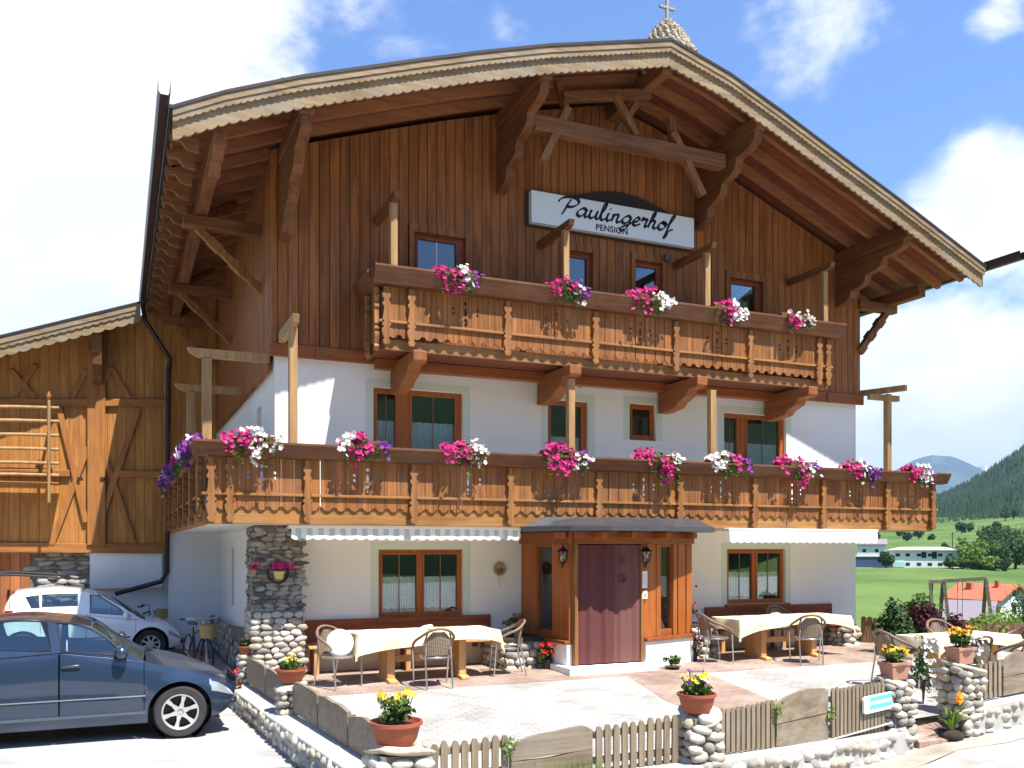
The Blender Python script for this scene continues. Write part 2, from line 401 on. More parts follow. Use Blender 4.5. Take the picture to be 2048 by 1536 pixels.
def m_curtain():
    m, k, b = newmat('purple_door_curtain'); tc = k.n('ShaderNodeTexCoord').outputs['Object']
    a = k.n('ShaderNodeTexWave', wave_type='BANDS', bands_direction='Z'); a.inputs['Scale'].default_value = 9; k.l(tc, a.inputs[0])
    c = k.n('ShaderNodeTexWave', wave_type='BANDS', bands_direction='X'); c.inputs['Scale'].default_value = 9; k.l(tc, c.inputs[0])
    f = k.m('MULTIPLY', k.m('ADD', a.outputs['Fac'], c.outputs['Fac']), .5)
    sx = k.n('ShaderNodeSeparateXYZ'); k.l(tc, sx.inputs[0])
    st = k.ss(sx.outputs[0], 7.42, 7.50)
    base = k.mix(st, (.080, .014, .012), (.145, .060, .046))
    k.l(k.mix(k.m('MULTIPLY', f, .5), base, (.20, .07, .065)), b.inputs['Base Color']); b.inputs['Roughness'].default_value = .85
    return m
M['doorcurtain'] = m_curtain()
def m_awning(name, stripes):
    m, k, b = newmat(name); tc = k.n('ShaderNodeTexCoord').outputs['Object']; sx = k.n('ShaderNodeSeparateXYZ'); k.l(tc, sx.inputs[0])
    f = k.m('FRACT', k.m('DIVIDE', sx.outputs[0], .165)); s = k.m('MULTIPLY', k.ss(f, .45, .5), k.ss(f, 1., .95))
    k.l(k.mix(k.m('MULTIPLY', s, stripes), (.84, .80, .68), (.50, .49, .45)), b.inputs['Base Color']); b.inputs['Roughness'].default_value = .85
    return m
M['awning'] = m_awning('striped_awning', .85)
M['awning2'] = m_awning('cream_awning', .12)
def m_ground(name, c1, c2, scale, cell=None, mort=None):
    m, k, b = newmat(name); tc = k.n('ShaderNodeTexCoord').outputs['Object']
    n = k.noise(tc, 1.1, 6, .6); n2 = k.noise(tc, 45, 4, .6)
    col = k.mix(k.ss(n, .3, .7), c1, c2); h = n2
    if cell:
        br = k.n('ShaderNodeTexBrick'); br.inputs['Scale'].default_value = 1; br.inputs['Brick Width'].default_value = cell[0]; br.inputs['Row Height'].default_value = cell[1]
        br.inputs['Mortar Size'].default_value = .008; br.inputs['Color1'].default_value = (.88, .88, .88, 1); br.inputs['Color2'].default_value = (1.1, 1.1, 1.1, 1); br.inputs['Mortar'].default_value = (.68, .66, .63, 1)
        wv = k.n('ShaderNodeVectorMath', operation='ADD'); k.l(tc, wv.inputs[0])
        nz = k.n('ShaderNodeTexNoise'); nz.inputs['Scale'].default_value = 2.; k.l(tc, nz.inputs['Vector']); sc = k.n('ShaderNodeVectorMath', operation='SCALE'); sc.inputs['Scale'].default_value = .06; k.l(nz.outputs['Color'], sc.inputs[0]); k.l(sc.outputs[0], wv.inputs[1])
        k.l(wv.outputs[0], br.inputs['Vector']); col = k.mix(.85, col, br.outputs['Color'], 'MULTIPLY'); h = k.m('ADD', n2, k.m('MULTIPLY', br.outputs['Fac'], -1.5))
    k.l(col, b.inputs['Base Color']); b.inputs['Roughness'].default_value = .9; b.inputs['Specular IOR Level'].default_value = .2
    bp = k.n('ShaderNodeBump'); bp.inputs['Strength'].default_value = .35; bp.inputs['Distance'].default_value = .01; k.l(h, bp.inputs['Height']); k.l(bp.outputs[0], b.inputs['Normal'])
    return m
M['pave'] = m_ground('pale_paving', (.31, .295, .265), (.47, .455, .425), 1, (.2, .1))
M['street'] = m_ground('street_surface', (.27, .245, .21), (.50, .475, .44), 1)
M['park'] = m_ground('parking_surface', (.30, .285, .265), (.50, .49, .47), 1)
M['brick'] = m_ground('brick_paving', (.25, .17, .13), (.42, .315, .255), 1, (.21, .105))
M['kerb'] = m_ground('sandy_verge', (.26, .22, .165), (.47, .42, .34), 1)
M['grass'] = None
def m_grass():
    m, k, b = newmat('meadow_grass'); tc = k.n('ShaderNodeTexCoord').outputs['Object']
    a = k.noise(tc, .03, 6, .6); c = k.noise(tc, .9, 4, .7)
    f = k.m('ADD', k.m('MULTIPLY', a, .7), k.m('MULTIPLY', c, .3))
    k.l(k.mix(k.ss(f, .38, .62), (.060, .118, .026), (.128, .19, .050)), b.inputs['Base Color']); b.inputs['Roughness'].default_value = .9; b.inputs['Specular IOR Level'].default_value = .1
    return m
M['grass'] = m_grass()
def m_forestfloor(name, c1, c2, s):
    m, k, b = newmat(name); tc = k.n('ShaderNodeTexCoord').outputs['Object']
    k.l(k.mix(k.ss(k.noise(tc, s, 8, .7), .4, .62), c1, c2), b.inputs['Base Color']); b.inputs['Roughness'].default_value = .95; b.inputs['Specular IOR Level'].default_value = .05
    return m
M['forest'] = m_forestfloor('forest_floor', (.012, .030, .016), (.03, .065, .025), .02)
M['mount'] = m_forestfloor('mountain_slope', (.035, .07, .075), (.075, .12, .11), .0035)
M['snow'] = m_forestfloor('snowy_rock', (.17, .19, .22), (.8, .82, .85), .004)
M['leaf'] = leafmat('green_leaves', (.035, .085, .015), (.13, .22, .04))
M['leafd'] = leafmat('dark_leaves', (.028, .070, .022), (.085, .155, .045))
M['leafl'] = leafmat('light_leaves', (.11, .20, .03), (.26, .36, .07))
M['leafp'] = leafmat('plum_leaves', (.05, .012, .016), (.13, .04, .045))
M['bark'] = mat('bark', (.09, .065, .045), .95, var=.3, scale=8, bump=.6)
M['pink'] = leafmat('pink_petals', (.50, .015, .16), (.72, .07, .30), .25, 9)
M['whitep'] = leafmat('white_petals', (.80, .76, .74), (.86, .84, .82), .25, 9)
M['purple'] = leafmat('purple_petals', (.12, .01, .20), (.38, .08, .48), .25, 9)
M['red'] = leafmat('red_petals', (.55, .01, .012), (.72, .03, .03), .2, 9)
M['yellow'] = leafmat('yellow_petals', (.80, .55, .03), (.85, .70, .08), .2, 9)
M['orangep'] = leafmat('orange_petals', (.80, .22, .01), (.85, .42, .03), .2, 9)

# ================================================================ ground
GZ = -0.045
def zter(x, y): return GZ * max(0., -y - 1.5)
def zstreet(x, y): return interp([(.7, -.22), (3, -.42), (6, -.55), (9, -.56), (10.5, -.44), (13, -.32), (20, -.2)], x) - (.012 * (y + 3) if y > -3 else 0)
def sheet(name, poly, zf, m, dz=0., n=1):
    bm = bmesh.new(); vs = [bm.verts.new((x, y, 0)) for x, y in poly]; bm.faces.new(vs)
    bmesh.ops.triangulate(bm, faces=bm.faces)
    xs = [p[0] for p in poly]; ys = [p[1] for p in poly]
    st = .5 if n else 5
    x = min(xs) + .013
    while x < max(xs):
        bmesh.ops.bisect_plane(bm, geom=bm.verts[:] + bm.edges[:] + bm.faces[:], plane_co=(x, 0, 0), plane_no=(1, 0, 0)); x += st * 2
    y = min(ys) + .013
    while y < max(ys):
        bmesh.ops.bisect_plane(bm, geom=bm.verts[:] + bm.edges[:] + bm.faces[:], plane_co=(0, y, 0), plane_no=(0, 1, 0)); y += st
    bmesh.ops.bisect_plane(bm, geom=bm.verts[:] + bm.edges[:] + bm.faces[:], plane_co=(0, -1.5, 0), plane_no=(0, 1, 0))
    for v in bm.verts: v.co.z = zf(v.co.x, v.co.y) + dz
    me = bpy.data.meshes.new(name); bm.to_mesh(me); bm.free(); me.materials.append(m)
    o = bpy.data.objects.new(name, me); C.objects.link(o); return struct(o)
sheet('street', [(-30, -40), (60, -40), (60, -4.9), (2.1, -4.9), (2.1, -6.3), (-30, -6.3)], zstreet, M['street'])
sheet('parking', [(-14, -6.3), (2.1, -6.3), (2.1, 8.7), (-14, 8.7)], zstreet, M['park'])
TER = [(1.9, -7.1), (5.4, -7.1), (9.2, -6.0), (12.0, -5.7), (17.5, -5.7), (17.2, -3.2), (14.3, .3), (1.9, .3)]
sheet('terrace', TER, zter, M['pave'])
# brick strip along the house and brick path from the door to the gate
def gp(u, v, z=-.08): p = pz(u, v, z); return (p.x, p.y)
sheet('brick_strip', [(1.95, -2.2), (8.2, -2.2), (8.9, -2.35), (14.9, -2.35), (14.9, -.3), (14.28, .1), (2.3, .1), (1.95, -.3)], zter, M['brick'], .004)
pa = [(7.4, -2.203), gp(1330, 1396), gp(1408, 1428, -.13), gp(1480, 1452, -.18), gp(1600, 1420, -.18), gp(1530, 1395, -.12), gp(1400, 1347), (8.85, -2.353), (8.2, -2.203)]
sheet('brick_path', pa, zter, M['brick'], .004)
struct(MB().plate([(-6.17, -.46), (-5.69, -.21), (-5.69, -.9), (-6.17, -.9)], [], lambda a, b, d: (9.27 + d, a, b), .76).build('gate_step', M['brick']))
# brick apron at the side of the house
sheet('side_path', [(1.1, -.6), (1.7, -.6), (2.28, 1.2), (2.28, 8.5), (.9, 8.5)], zstreet, M['brick'], .004)

def tz(x, y):
    dx, dy = x - CAM.x, y - CAM.y; r = math.hypot(dx, dy); a = math.degrees(math.atan2(dx, dy))
    sec = max(0., min(1., (a - 28) / 12)) if a < 90 else max(0., min(1., (125 - a) / 25))
    prof = [(0, -1.6), (20, -1.7), (30, -3.0), (60, -5.5), (100, -7.2), (130, -6.8), (180, -5.0), (280, -3.2), (330, -1.5), (420, 1.5), (700, 10), (900, 22), (1400, 40), (9000, 60)]
    z = interp(prof, r)
    if r > 330: z += sec * (a - 45) * .022 * (min(r, 1400) - 330) * .12 if a > 45 else 0
    back = 1 - sec
    zb = interp([(0, -1.6), (25, -1.7), (60, .5), (140, 10), (300, 45), (700, 150), (1500, 330), (9000, 400)], r)
    z = z * sec + zb * back if abs(a) > 60 or back < 1 else z * sec + interp([(0, -1.6), (30, -1.6), (9000, 20)], r) * back
    return z + .25 * noise.noise(Vector((x * .02, y * .02, 0))) * min(r / 60, 8)
rings = [6, 12, 18, 24, 30, 38, 48, 60, 75, 92, 112, 135, 160, 190, 225, 265, 300, 340, 390, 450, 520, 600, 700, 820, 960, 1150, 1400, 1800, 2500, 4000, 7000, 9500]
mb = MB(); NA = 144; rows = []
for r in rings:
    rows.append([(CAM.x + r * math.sin(2*math.pi*j/NA), CAM.y + r * math.cos(2*math.pi*j/NA), 0) for j in range(NA + 1)])
rows = [[(x, y, tz(x, y)) for x, y, _ in r] for r in rows]
mb.grid(rows); struct(mb.build('ground', M['grass'], smooth=180))

# far hills and mountains, each with its own ridge at its own distance
def ridge(name, pts, r, depth, m, zbase, seed, amp, sub=14):
    """pts: (u, v) outline of the crest; becomes a ridge r metres away, depth metres deep"""
    random.seed(seed); cr = []
    for (u0, v0), (u1, v1) in zip(pts, pts[1:]):
        for i in range(sub): t = i / sub; cr.append((u0 + (u1 - u0) * t, v0 + (v1 - v0) * t))
    cr.append(pts[-1]); rows = []
    for t in [0, .12, .25, .4, .55, .7, .82, .92, 1.0, 1.12, 1.4]:
        row = []
        for (u, v) in cr:
            top = pd(u, v, r); d = Vector((top.x - CAM.x, top.y - CAM.y, 0)).normalized()
            p = Vector((top.x, top.y, 0)) + d * (t - 1) * depth; h = max(top.z - zbase, .5)
            f = min(t, 1) ** 1.15 if t <= 1 else max(0, 1 - (t - 1) * 1.6)
            nz = noise.noise(Vector((p.x / (depth * .22), p.y / (depth * .22), seed))) + .5 * noise.noise(Vector((p.x / (depth * .08), p.y / (depth * .08), seed)))
            row.append((p.x, p.y, zbase + h * f + (amp * nz * (1 - abs(2 * min(t, 1) - 1) ** 3) + amp * .12 * nz)))
        rows.append(row)
    o = MB().grid(rows).build(name, m, smooth=180); struct(o); return rows
hr = ridge('forest_hill', [(1700, 1075), (1790, 1050), (1870, 1007), (1920, 985), (1990, 945), (2050, 906), (2150, 850), (2400, 760), (2800, 700)], 1400, 640, M['forest'], 8, 3, 14)
ridge('blue_mountain', [(1500, 1010), (1640, 975), (1760, 955), (1800, 938), (1830, 922), (1853, 914), (1865, 911), (1900, 913), (1925, 922), (1960, 938), (2000, 955), (2100, 985), (2400, 1010)], 7200, 2600, M['mount'], 0, 11, 130)
ridge('snowy_peak', [(1800, 980), (1930, 948), (1955, 936), (1968, 932), (1980, 936), (1995, 927), (2008, 924), (2030, 935), (2080, 960), (2300, 1000)], 8900, 1300, M['snow'], 0, 17, 120)

# ================================================================ guest house
XL, XR = 2.28, 14.3
roofpx = [(345, 213), (450, 183), (600, 153), (700, 139), (850, 118), (960, 104), (1100, 90), (1340, 79), (1458, 148), (1560, 222), (1650, 290), (1800, 402), (1967, 531)]
RP = [(py(u, v, -2.0).x, py(u, v, -2.0).z) for u, v in roofpx]
def rz(x):
    if x < RP[0][0]: return RP[0][1]
    return interp(RP, x)
RIDX = RP[7][0]
house = thing('guest_house', 'large alpine guest house with brown timber gable over white plaster floors and two carved balconies', 'house', (8.3, 0, 0))

def rectpx(u0, v0, u1, v1, Y=0.):
    """rectangle on the plane Y from its photographed left/right edges"""
    um = (u0 + u1) / 2; a = py(u0, VH, Y).x; b = py(u1, VH, Y).x
    return a, b, py(um, v1, Y).z, py(um, v0, Y).z
def rect(x0, x1, z0, z1): return [(x0, z0), (x1, z0), (x1, z1), (x0, z1)]

WIN = []
def add_win(u0, v0, u1, v1, panes, **k):
    x0, x1, z0, z1 = rectpx(u0, v0, u1, v1)
    if 'z0' in k: z0 = k.pop('z0')
    WIN.append((x0, x1, z0, z1, panes, k))
G2 = [(.055, .455), (.545, .945)]
add_win(757, 1099, 926, 1234, G2, curt=.62, low=True, munt=True)
add_win(1454, 1098, 1571, 1207, G2, curt=.60, low=True, munt=True)
add_win(747, 780, 926, 1000, [(.05, .25), (.43, .92)], z0=2.5, curt=.78, munt=True)
add_win(1096, 801, 1177, 1000, [(.10, .86)], z0=2.5, curt=.72)
add_win(1259, 808, 1312, 881, [(.16, .84)], curt=0)
add_win(1448, 829, 1572, 1000, [(.03, .23), (.40, .92)], z0=2.5, curt=.76, munt=True)
UP = []
for (u0, v0, u1, v1) in [(827, 471, 930, 545), (1130, 504, 1184, 560), (1268, 524, 1324, 585), (1458, 560, 1524, 630)]:
    x0, x1, z0, z1 = rectpx(u0, v0, u1, v1, -.05); UP.append((x0, x1, 6.05, z1))
# plaster storeys
mb = MB(); holes = [rect(a, b, c, d) for a, b, c, d, p, k in WIN]
mb.plate(rect(XL, XR, -.7, 5.07), holes, lambda a, b, d: (a, d, b), .24)
fw = mb.build('plaster_wall', M['plaster_warm'], house)
# side and back plaster walls, with the slit windows of the left side
SW = [(1.45, 2.0, 3.35, 4.45), (4.3, 4.85, 3.35, 4.45), (5.4, 5.85, .75, 2.0)]
mb = MB(); mb.plate(rect(.24, 9.6, -.7, 5.07), [rect(*s) for s in SW], lambda a, b, d: (XL + d, a, b), .24)
mb.box(XR - .24, XR, .24, 12, -.7, 5.07); mb.box(XL, XR, 12, 12.2, -.7, 5.07); mb.box(XL, XL + .24, 9.6, 12, -.7, 5.07)
mb.build('side_wall', M['plaster'], house)
for s in SW:
    f = MB().plate(rect(*s), [rect(s[0] + .07, s[1] - .07, s[2] + .07, s[3] - .07)], lambda a, b, d: (XL + .1 + d, a, b), .05).build('window', M['orange'], house)
    MB().box(XL + .12, XL + .13, s[0] + .07, s[1] - .07, s[2] + .07, s[3] - .07).build('pane', M['glass'], f)
# dark panels behind the windows, the dimness of the rooms put into their colour
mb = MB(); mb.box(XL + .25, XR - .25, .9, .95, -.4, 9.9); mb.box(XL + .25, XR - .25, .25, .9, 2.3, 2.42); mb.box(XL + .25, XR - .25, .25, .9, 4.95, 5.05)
mb.build('dark_room_panel', M['room'], house)
mb = MB(); mb.box(XL + .9, XL + .95, .95, 9, -.4, 5.0); mb.build('side_dark_room_panel', M['room'], house)

# timber gable
N_ = 26
gx = [XL - .06 + (XR - XL + .12) * i / N_ for i in range(N_ + 1)]
gx = sorted(gx + [RIDX]); top = [(x, rz(x) - .2) for x in gx]
out = [(XL - .06, 5.07), (XR + .06, 5.07)] + [(x, z) for x, z in reversed(top)]
mb = MB(); mb.plate(out, [rect(*u) for u in UP], lambda a, b, d: (a, -.06 + d, b), .22)
mb.build('timber_gable', M['clad'], house)
MB().box(XL - .06, XL + .1, .161, 9.0, 5.0, rz(XL) - .2).build('timber_side', M['clad_side'], house)
MB().box(XR - .1, XR + .06, .161, 12, 5.07, rz(XR) - .2).build('timber_side', M['clad_side'], house)
# scalloped lower edge of the side cladding and the base board of the gable
mb = MB(); y = .1
while y < 8.4:
    mb.plate([(y, 5.02), (y + .2, 5.02), (y + .2, 4.86), (y + .16, 4.80), (y + .1, 4.76), (y + .04, 4.80), (y, 4.86)], [], lambda a, b, d: (XL - .09 + d, a, b), .03); y += .205
mb.build('scallop_trim', M['clad_side'], house)
mb = MB(); mb.box(XL - .10, XR + .10, -.13, -.062, 5.0, 5.2); mb.build('base_board', M['orange_x'], house, bev=.008)
mb = MB()
for x in [2.9 + 1.05 * i for i in range(11)]: mb.box(x, x + .1, -.165, -.131, 4.99, 5.19)
mb.build('base_block', M['beam_z'], house)

def window(x0, x1, z0, z1, panes, Y, curt=0., low=False, munt=False, frame='orange', border=True, sillm=None):
    pz0, pz1 = z0 + (.085 if low else .10), z1 - .085
    hs = []; w = x1 - x0
    for a, b in panes: hs.append(rect(x0 + a * w, x0 + b * w, pz0, pz1))
    mb = MB(); mb.plate(rect(x0, x1, z0, z1), hs, lambda a, b, d: (a, Y + d, b), .07)
    for a, b in panes:
        xa, xb = x0 + a * w, x0 + b * w
        mb.plate(rect(xa - .035, xb + .035, pz0 - .035, pz1 + .035), [rect(xa, xb, pz0, pz1)], lambda a, b, d: (a, Y - .018 + d, b), .0175)
    f = mb.build('window', M[frame], house, bev=.006)
    for a, b in panes:
        xa, xb = x0 + a * w, x0 + b * w
        MB().box(xa, xb, Y + .03, Y + .036, pz0, pz1).build('pane', M['glass'], f)
        if munt: MB().box((xa + xb) / 2 - .008, (xa + xb) / 2 + .008, Y + .022, Y + .029, pz0, pz1).build('glazing_bar', M['white'] if frame != 'orange' else M['carved'], f)
        if curt:
            zt = pz0 + (pz1 - pz0) * curt; zb = pz0 + .05 if low else pz0
            rows = []
            for i in range(25):
                t = i / 24; x = xa + (xb - xa) * t; yy = Y + .085 + .012 * math.sin(t * 22)
                rows.append([(x, yy, zb + .02 * abs(math.sin(t * 16))), (x, yy, (zb + zt) / 2), (x, yy, zt - .012 * abs(math.sin(t * 16)))])
            MB().grid(rows).build('curtain', M['lace'], f, smooth=180, fix=False)
    if border:
        bw = .13; mb = MB(); mb.plate([(x0 - bw, z0 - (.0 if low else 0)), (x0 - bw, z1 + bw), (x1 + bw, z1 + bw), (x1 + bw, z0), (x1 + .002, z0), (x1 + .002, z1 + .002), (x0 - .002, z1 + .002), (x0 - .002, z0)], [], lambda a, b, d: (a, -.004 + d, b), .003)
        mb.build('painted_border', M['border'], f)
    if sillm:
        MB().box(x0 - .06, x1 + .06, -.09, Y - .019, z0 - .06, z0 - .002).build('sill', M[sillm], f, bev=.008)
    return f
for a, b, c, d, p, k in WIN: window(a, b, c, d, p, .07, sillm='bench' if k.get('low') else None, **k)
for i, (a, b, c, d) in enumerate(UP):
    window(a, b, c, d, [(.10, .84)], .0, munt=(i == 0), frame='bench', border=False, curt=.6 if i in (1, 2) else 0)
    MB().plate(rect(a - .09, b + .09, c - .09, d + .13), [rect(a, b, c, d)], lambda p, q, t: (p, -.095 + t, q), .034).build('window_casing', M['clad'], house)
# two small round vents in the plaster
for u, v in ((1160, 771), (1303, 781)):
    p = py(u, v, 0); MB().lathe([(0, -.03), (.045, -.03), (.05, 0)], (p.x, 0, p.z), 16, 'y').build('wall_vent', M['concrete'], house, smooth=60)

# ---- roof
XE0, XE1 = RP[0][0], RP[-1][0]
def strip_roof(z_off, th, x0, x1, y0, y1, ins=0.):
    xs = sorted(set([x0, x1] + [p[0] for p in RP if x0 < p[0] < x1])); mb = MB(); up = [(x, rz(x) + z_off) for x in xs]
    lo = [(x, z - th) for x, z in reversed(up)]
    mb.plate(up + lo, [], lambda a, b, d: (a, y0 + d, b), y1 - y0); return mb
strip_roof(0, .045, XE0 - .04, XE1 + .04, -2.06, 12.6).build('roof', M['roofmetal'], house)
strip_roof(-.05, .03, XE0 + .02, XE1 - .02, -1.94, 12.5).build('soffit', M['soffit'], house)
random.seed(5)
# barge boards with scalloped edges
def barge(zt, h, y, sc, amp, hole=False):
    for side in (0, 1):
        a, b = (XE0, RIDX - .001) if side == 0 else (RIDX + .001, XE1)
        n = int((b - a) / sc * 1.06); xs = [a + (b - a) * i / (n * 6) for i in range(n * 6 + 1)]
        lo = []
        for i, x in enumerate(xs): lo.append((x, rz(x) - zt - h + amp * (1 - abs(math.sin(math.pi * i / 6)) ** .6)))
        up = [(x, rz(x) - zt) for x in xs]
        mb = MB()
        for i in range(len(xs) - 1):
            mb.add([(up[i][0], y, up[i][1]), (up[i+1][0], y, up[i+1][1]), (lo[i+1][0], y, lo[i+1][1]), (lo[i][0], y, lo[i][1]),
                    (up[i][0], y + .04, up[i][1]), (up[i+1][0], y + .04, up[i+1][1]), (lo[i+1][0], y + .04, lo[i+1][1]), (lo[i][0], y + .04, lo[i][1])],
                   [(0, 1, 2, 3), (7, 6, 5, 4), (3, 2, 6, 7), (0, 4, 5, 1)])
        mb.build('barge_board', M['barge'], house)
barge(.046, .085, -2.045, .14, .0)
barge(.10, .115, -2.03, .10, .022)
barge(.17, .27, -1.985, .15, .032)
# rafters
def rafter(y, x0, x1, w=.1, h=.15):
    xs = sorted([x0, x1] + [p[0] for p in RP if x0 < p[0] < x1]); mb = MB()
    for a, b in zip(xs, xs[1:]):
        mb.beam((a, y, rz(a) - .085 - h / 2), (b, y, rz(b) - .085 - h / 2), w, h)
    mb.build('rafter', M['rafter'], house)
for y in (-1.55, -1.0, -.45):
    rafter(y, XE0 + .05, RIDX - .01); rafter(y, RIDX + .01, XE1 - .05)
y = .2
while y < 12: rafter(y, XE0 + .05, XL - .05); rafter(y, XR + .07, XE1 - .05); y += .6
# carved rafter tails under the left eave
y = -1.7
while y < 8.2:
    MB().plate([(XE0 - .02, rz(XE0) - .1), (XE0 + .35, rz(XE0) + .0), (XE0 + .35, rz(XE0) - .32), (XE0 + .2, rz(XE0) - .3), (XE0 + .12, rz(XE0) - .2), (XE0 - .02, rz(XE0) - .2)], [], lambda a, b, d: (a, y + d, b - .09), .08).build('rafter_tail', M['beam_x'], house); y += .6
# purlins with stepped brackets at the wall
def purlin(x, zt, y1=.05, y0=-1.93, w=.2, h=.24, zbot=None, n=4, bx=None):
    MB().box(x - w / 2, x + w / 2, y0, y1, zt - h, zt).build('purlin', M['beam_y'], house, bev=.015)
    if zbot is None: return
    H = zt - h - zbot; pr = [(-.062, zt - h), (y0 + .08, zt - h)]
    yy = y0 + .08; z = zt - h; L = -.1 - yy
    for i in range(n):
        z2 = zt - h - H * (i + 1) / n; y2 = yy + L * ((i + 1) / n) ** .85
        y1_ = yy + L * (i / n) ** .85
        pr += [(y1_ + .02, z - H / n * .55), (y1_ + (y2 - y1_) * .35, z2 + H / n * .2), (y2 - .03, z2 + .01)]
        z = z2
    pr += [(-.062, zbot)]
    MB().plate(pr, [], lambda a, b, d: (x - .08 + d, a, b), .16).build('bracket', M['beam_y'], house, bev=.012)
def ptop(x): return rz(x) - .24
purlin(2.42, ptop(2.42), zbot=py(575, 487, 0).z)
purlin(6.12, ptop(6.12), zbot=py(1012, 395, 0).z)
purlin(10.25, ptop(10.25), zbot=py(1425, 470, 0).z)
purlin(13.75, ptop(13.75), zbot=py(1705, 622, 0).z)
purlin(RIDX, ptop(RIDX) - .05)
# eave purlins outside the walls, on arms and struts
EZ = 7.42
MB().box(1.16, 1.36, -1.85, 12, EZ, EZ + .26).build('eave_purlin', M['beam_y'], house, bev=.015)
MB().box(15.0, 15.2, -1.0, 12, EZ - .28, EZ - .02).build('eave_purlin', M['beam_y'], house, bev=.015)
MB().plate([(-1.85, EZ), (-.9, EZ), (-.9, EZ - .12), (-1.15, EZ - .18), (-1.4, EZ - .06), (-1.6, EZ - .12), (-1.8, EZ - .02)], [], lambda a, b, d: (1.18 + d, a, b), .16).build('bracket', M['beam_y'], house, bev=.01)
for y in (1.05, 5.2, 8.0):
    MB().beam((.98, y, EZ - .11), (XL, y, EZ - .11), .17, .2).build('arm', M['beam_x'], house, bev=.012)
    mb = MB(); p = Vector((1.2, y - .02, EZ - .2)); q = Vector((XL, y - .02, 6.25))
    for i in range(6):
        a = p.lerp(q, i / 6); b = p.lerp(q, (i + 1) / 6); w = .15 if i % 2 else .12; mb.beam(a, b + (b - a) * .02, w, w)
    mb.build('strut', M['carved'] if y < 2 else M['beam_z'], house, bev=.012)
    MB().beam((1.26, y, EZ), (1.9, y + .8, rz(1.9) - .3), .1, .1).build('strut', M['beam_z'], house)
MB().beam((XR, -.05, 7.12), (15.35, -.05, 7.12), .17, .2).build('arm', M['beam_x'], house, bev=.015)
mb = MB(); p = Vector((15.1, -.05, 7.02)); q = Vector((XR + .03, -.05, 6.12))
for i in range(6):
    a = p.lerp(q, i / 6); b = p.lerp(q, (i + 1) / 6); w = .17 if i % 2 else .13; mb.beam(a, b + (b - a) * .02, w, w)
mb.build('strut', M['beam_z'], house, bev=.012)
# open truss under the ridge
TY = -1.2
def tp(u, v): return py(u, v, TY)
a, b = tp(1065, 247), tp(1445, 326); zt = (a.z + b.z) / 2
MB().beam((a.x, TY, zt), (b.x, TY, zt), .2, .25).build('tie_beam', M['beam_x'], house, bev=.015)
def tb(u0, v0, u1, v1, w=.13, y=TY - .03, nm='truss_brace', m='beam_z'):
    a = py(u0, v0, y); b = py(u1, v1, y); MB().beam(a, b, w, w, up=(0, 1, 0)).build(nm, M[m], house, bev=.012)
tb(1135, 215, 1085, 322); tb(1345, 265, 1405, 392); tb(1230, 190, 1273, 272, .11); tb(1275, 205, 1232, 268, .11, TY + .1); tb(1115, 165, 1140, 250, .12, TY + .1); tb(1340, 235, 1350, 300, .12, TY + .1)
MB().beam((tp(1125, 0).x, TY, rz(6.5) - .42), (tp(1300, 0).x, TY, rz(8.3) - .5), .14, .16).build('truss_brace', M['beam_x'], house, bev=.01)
# gutters and downpipe
def gutter(x, y0, y1, z, w=.15):
    t = .006; mb = MB(); o = [(x - w/2, z + .1), (x - w/2, z - .02), (x - w/3, z - .06), (x + w/3, z - .06), (x + w/2, z - .02), (x + w/2, z + .1), (x + w/2 - t, z + .1), (x + w/2 - t, z - .017), (x + w/3 - t, z - .06 + t), (x - w/3 + t, z - .06 + t), (x - w/2 + t, z - .017), (x - w/2 + t, z + .1)]
    mb.plate(o, [], lambda a, b, d: (a, y0 + d, b), y1 - y0)
    return mb.build('gutter', M['gutter'], house)
gutter(XE0 - .12, -2.45, 8.3, rz(XE0) - .02); gutter(XE1 + .12, -2.75, 12.5, rz(XE1) - .02)
GX = XE0 - .12
pts = [Vector((GX, 7.9, rz(XE0) - .1)), Vector((GX + .05, 7.9, rz(XE0) - .5)), py(340, 718, 8.2), Vector((py(337, 740, 8.2).x, 8.2, py(337, 740, 8.2).z)), Vector((py(334, 740, 8.2).x, 8.2, 1.4)), py(322, 1163, 8.2), py(230, 1188, 8.2)]
MB().tube(pts, .055, 10).build('downpipe', M['gutter'], house, smooth=60)

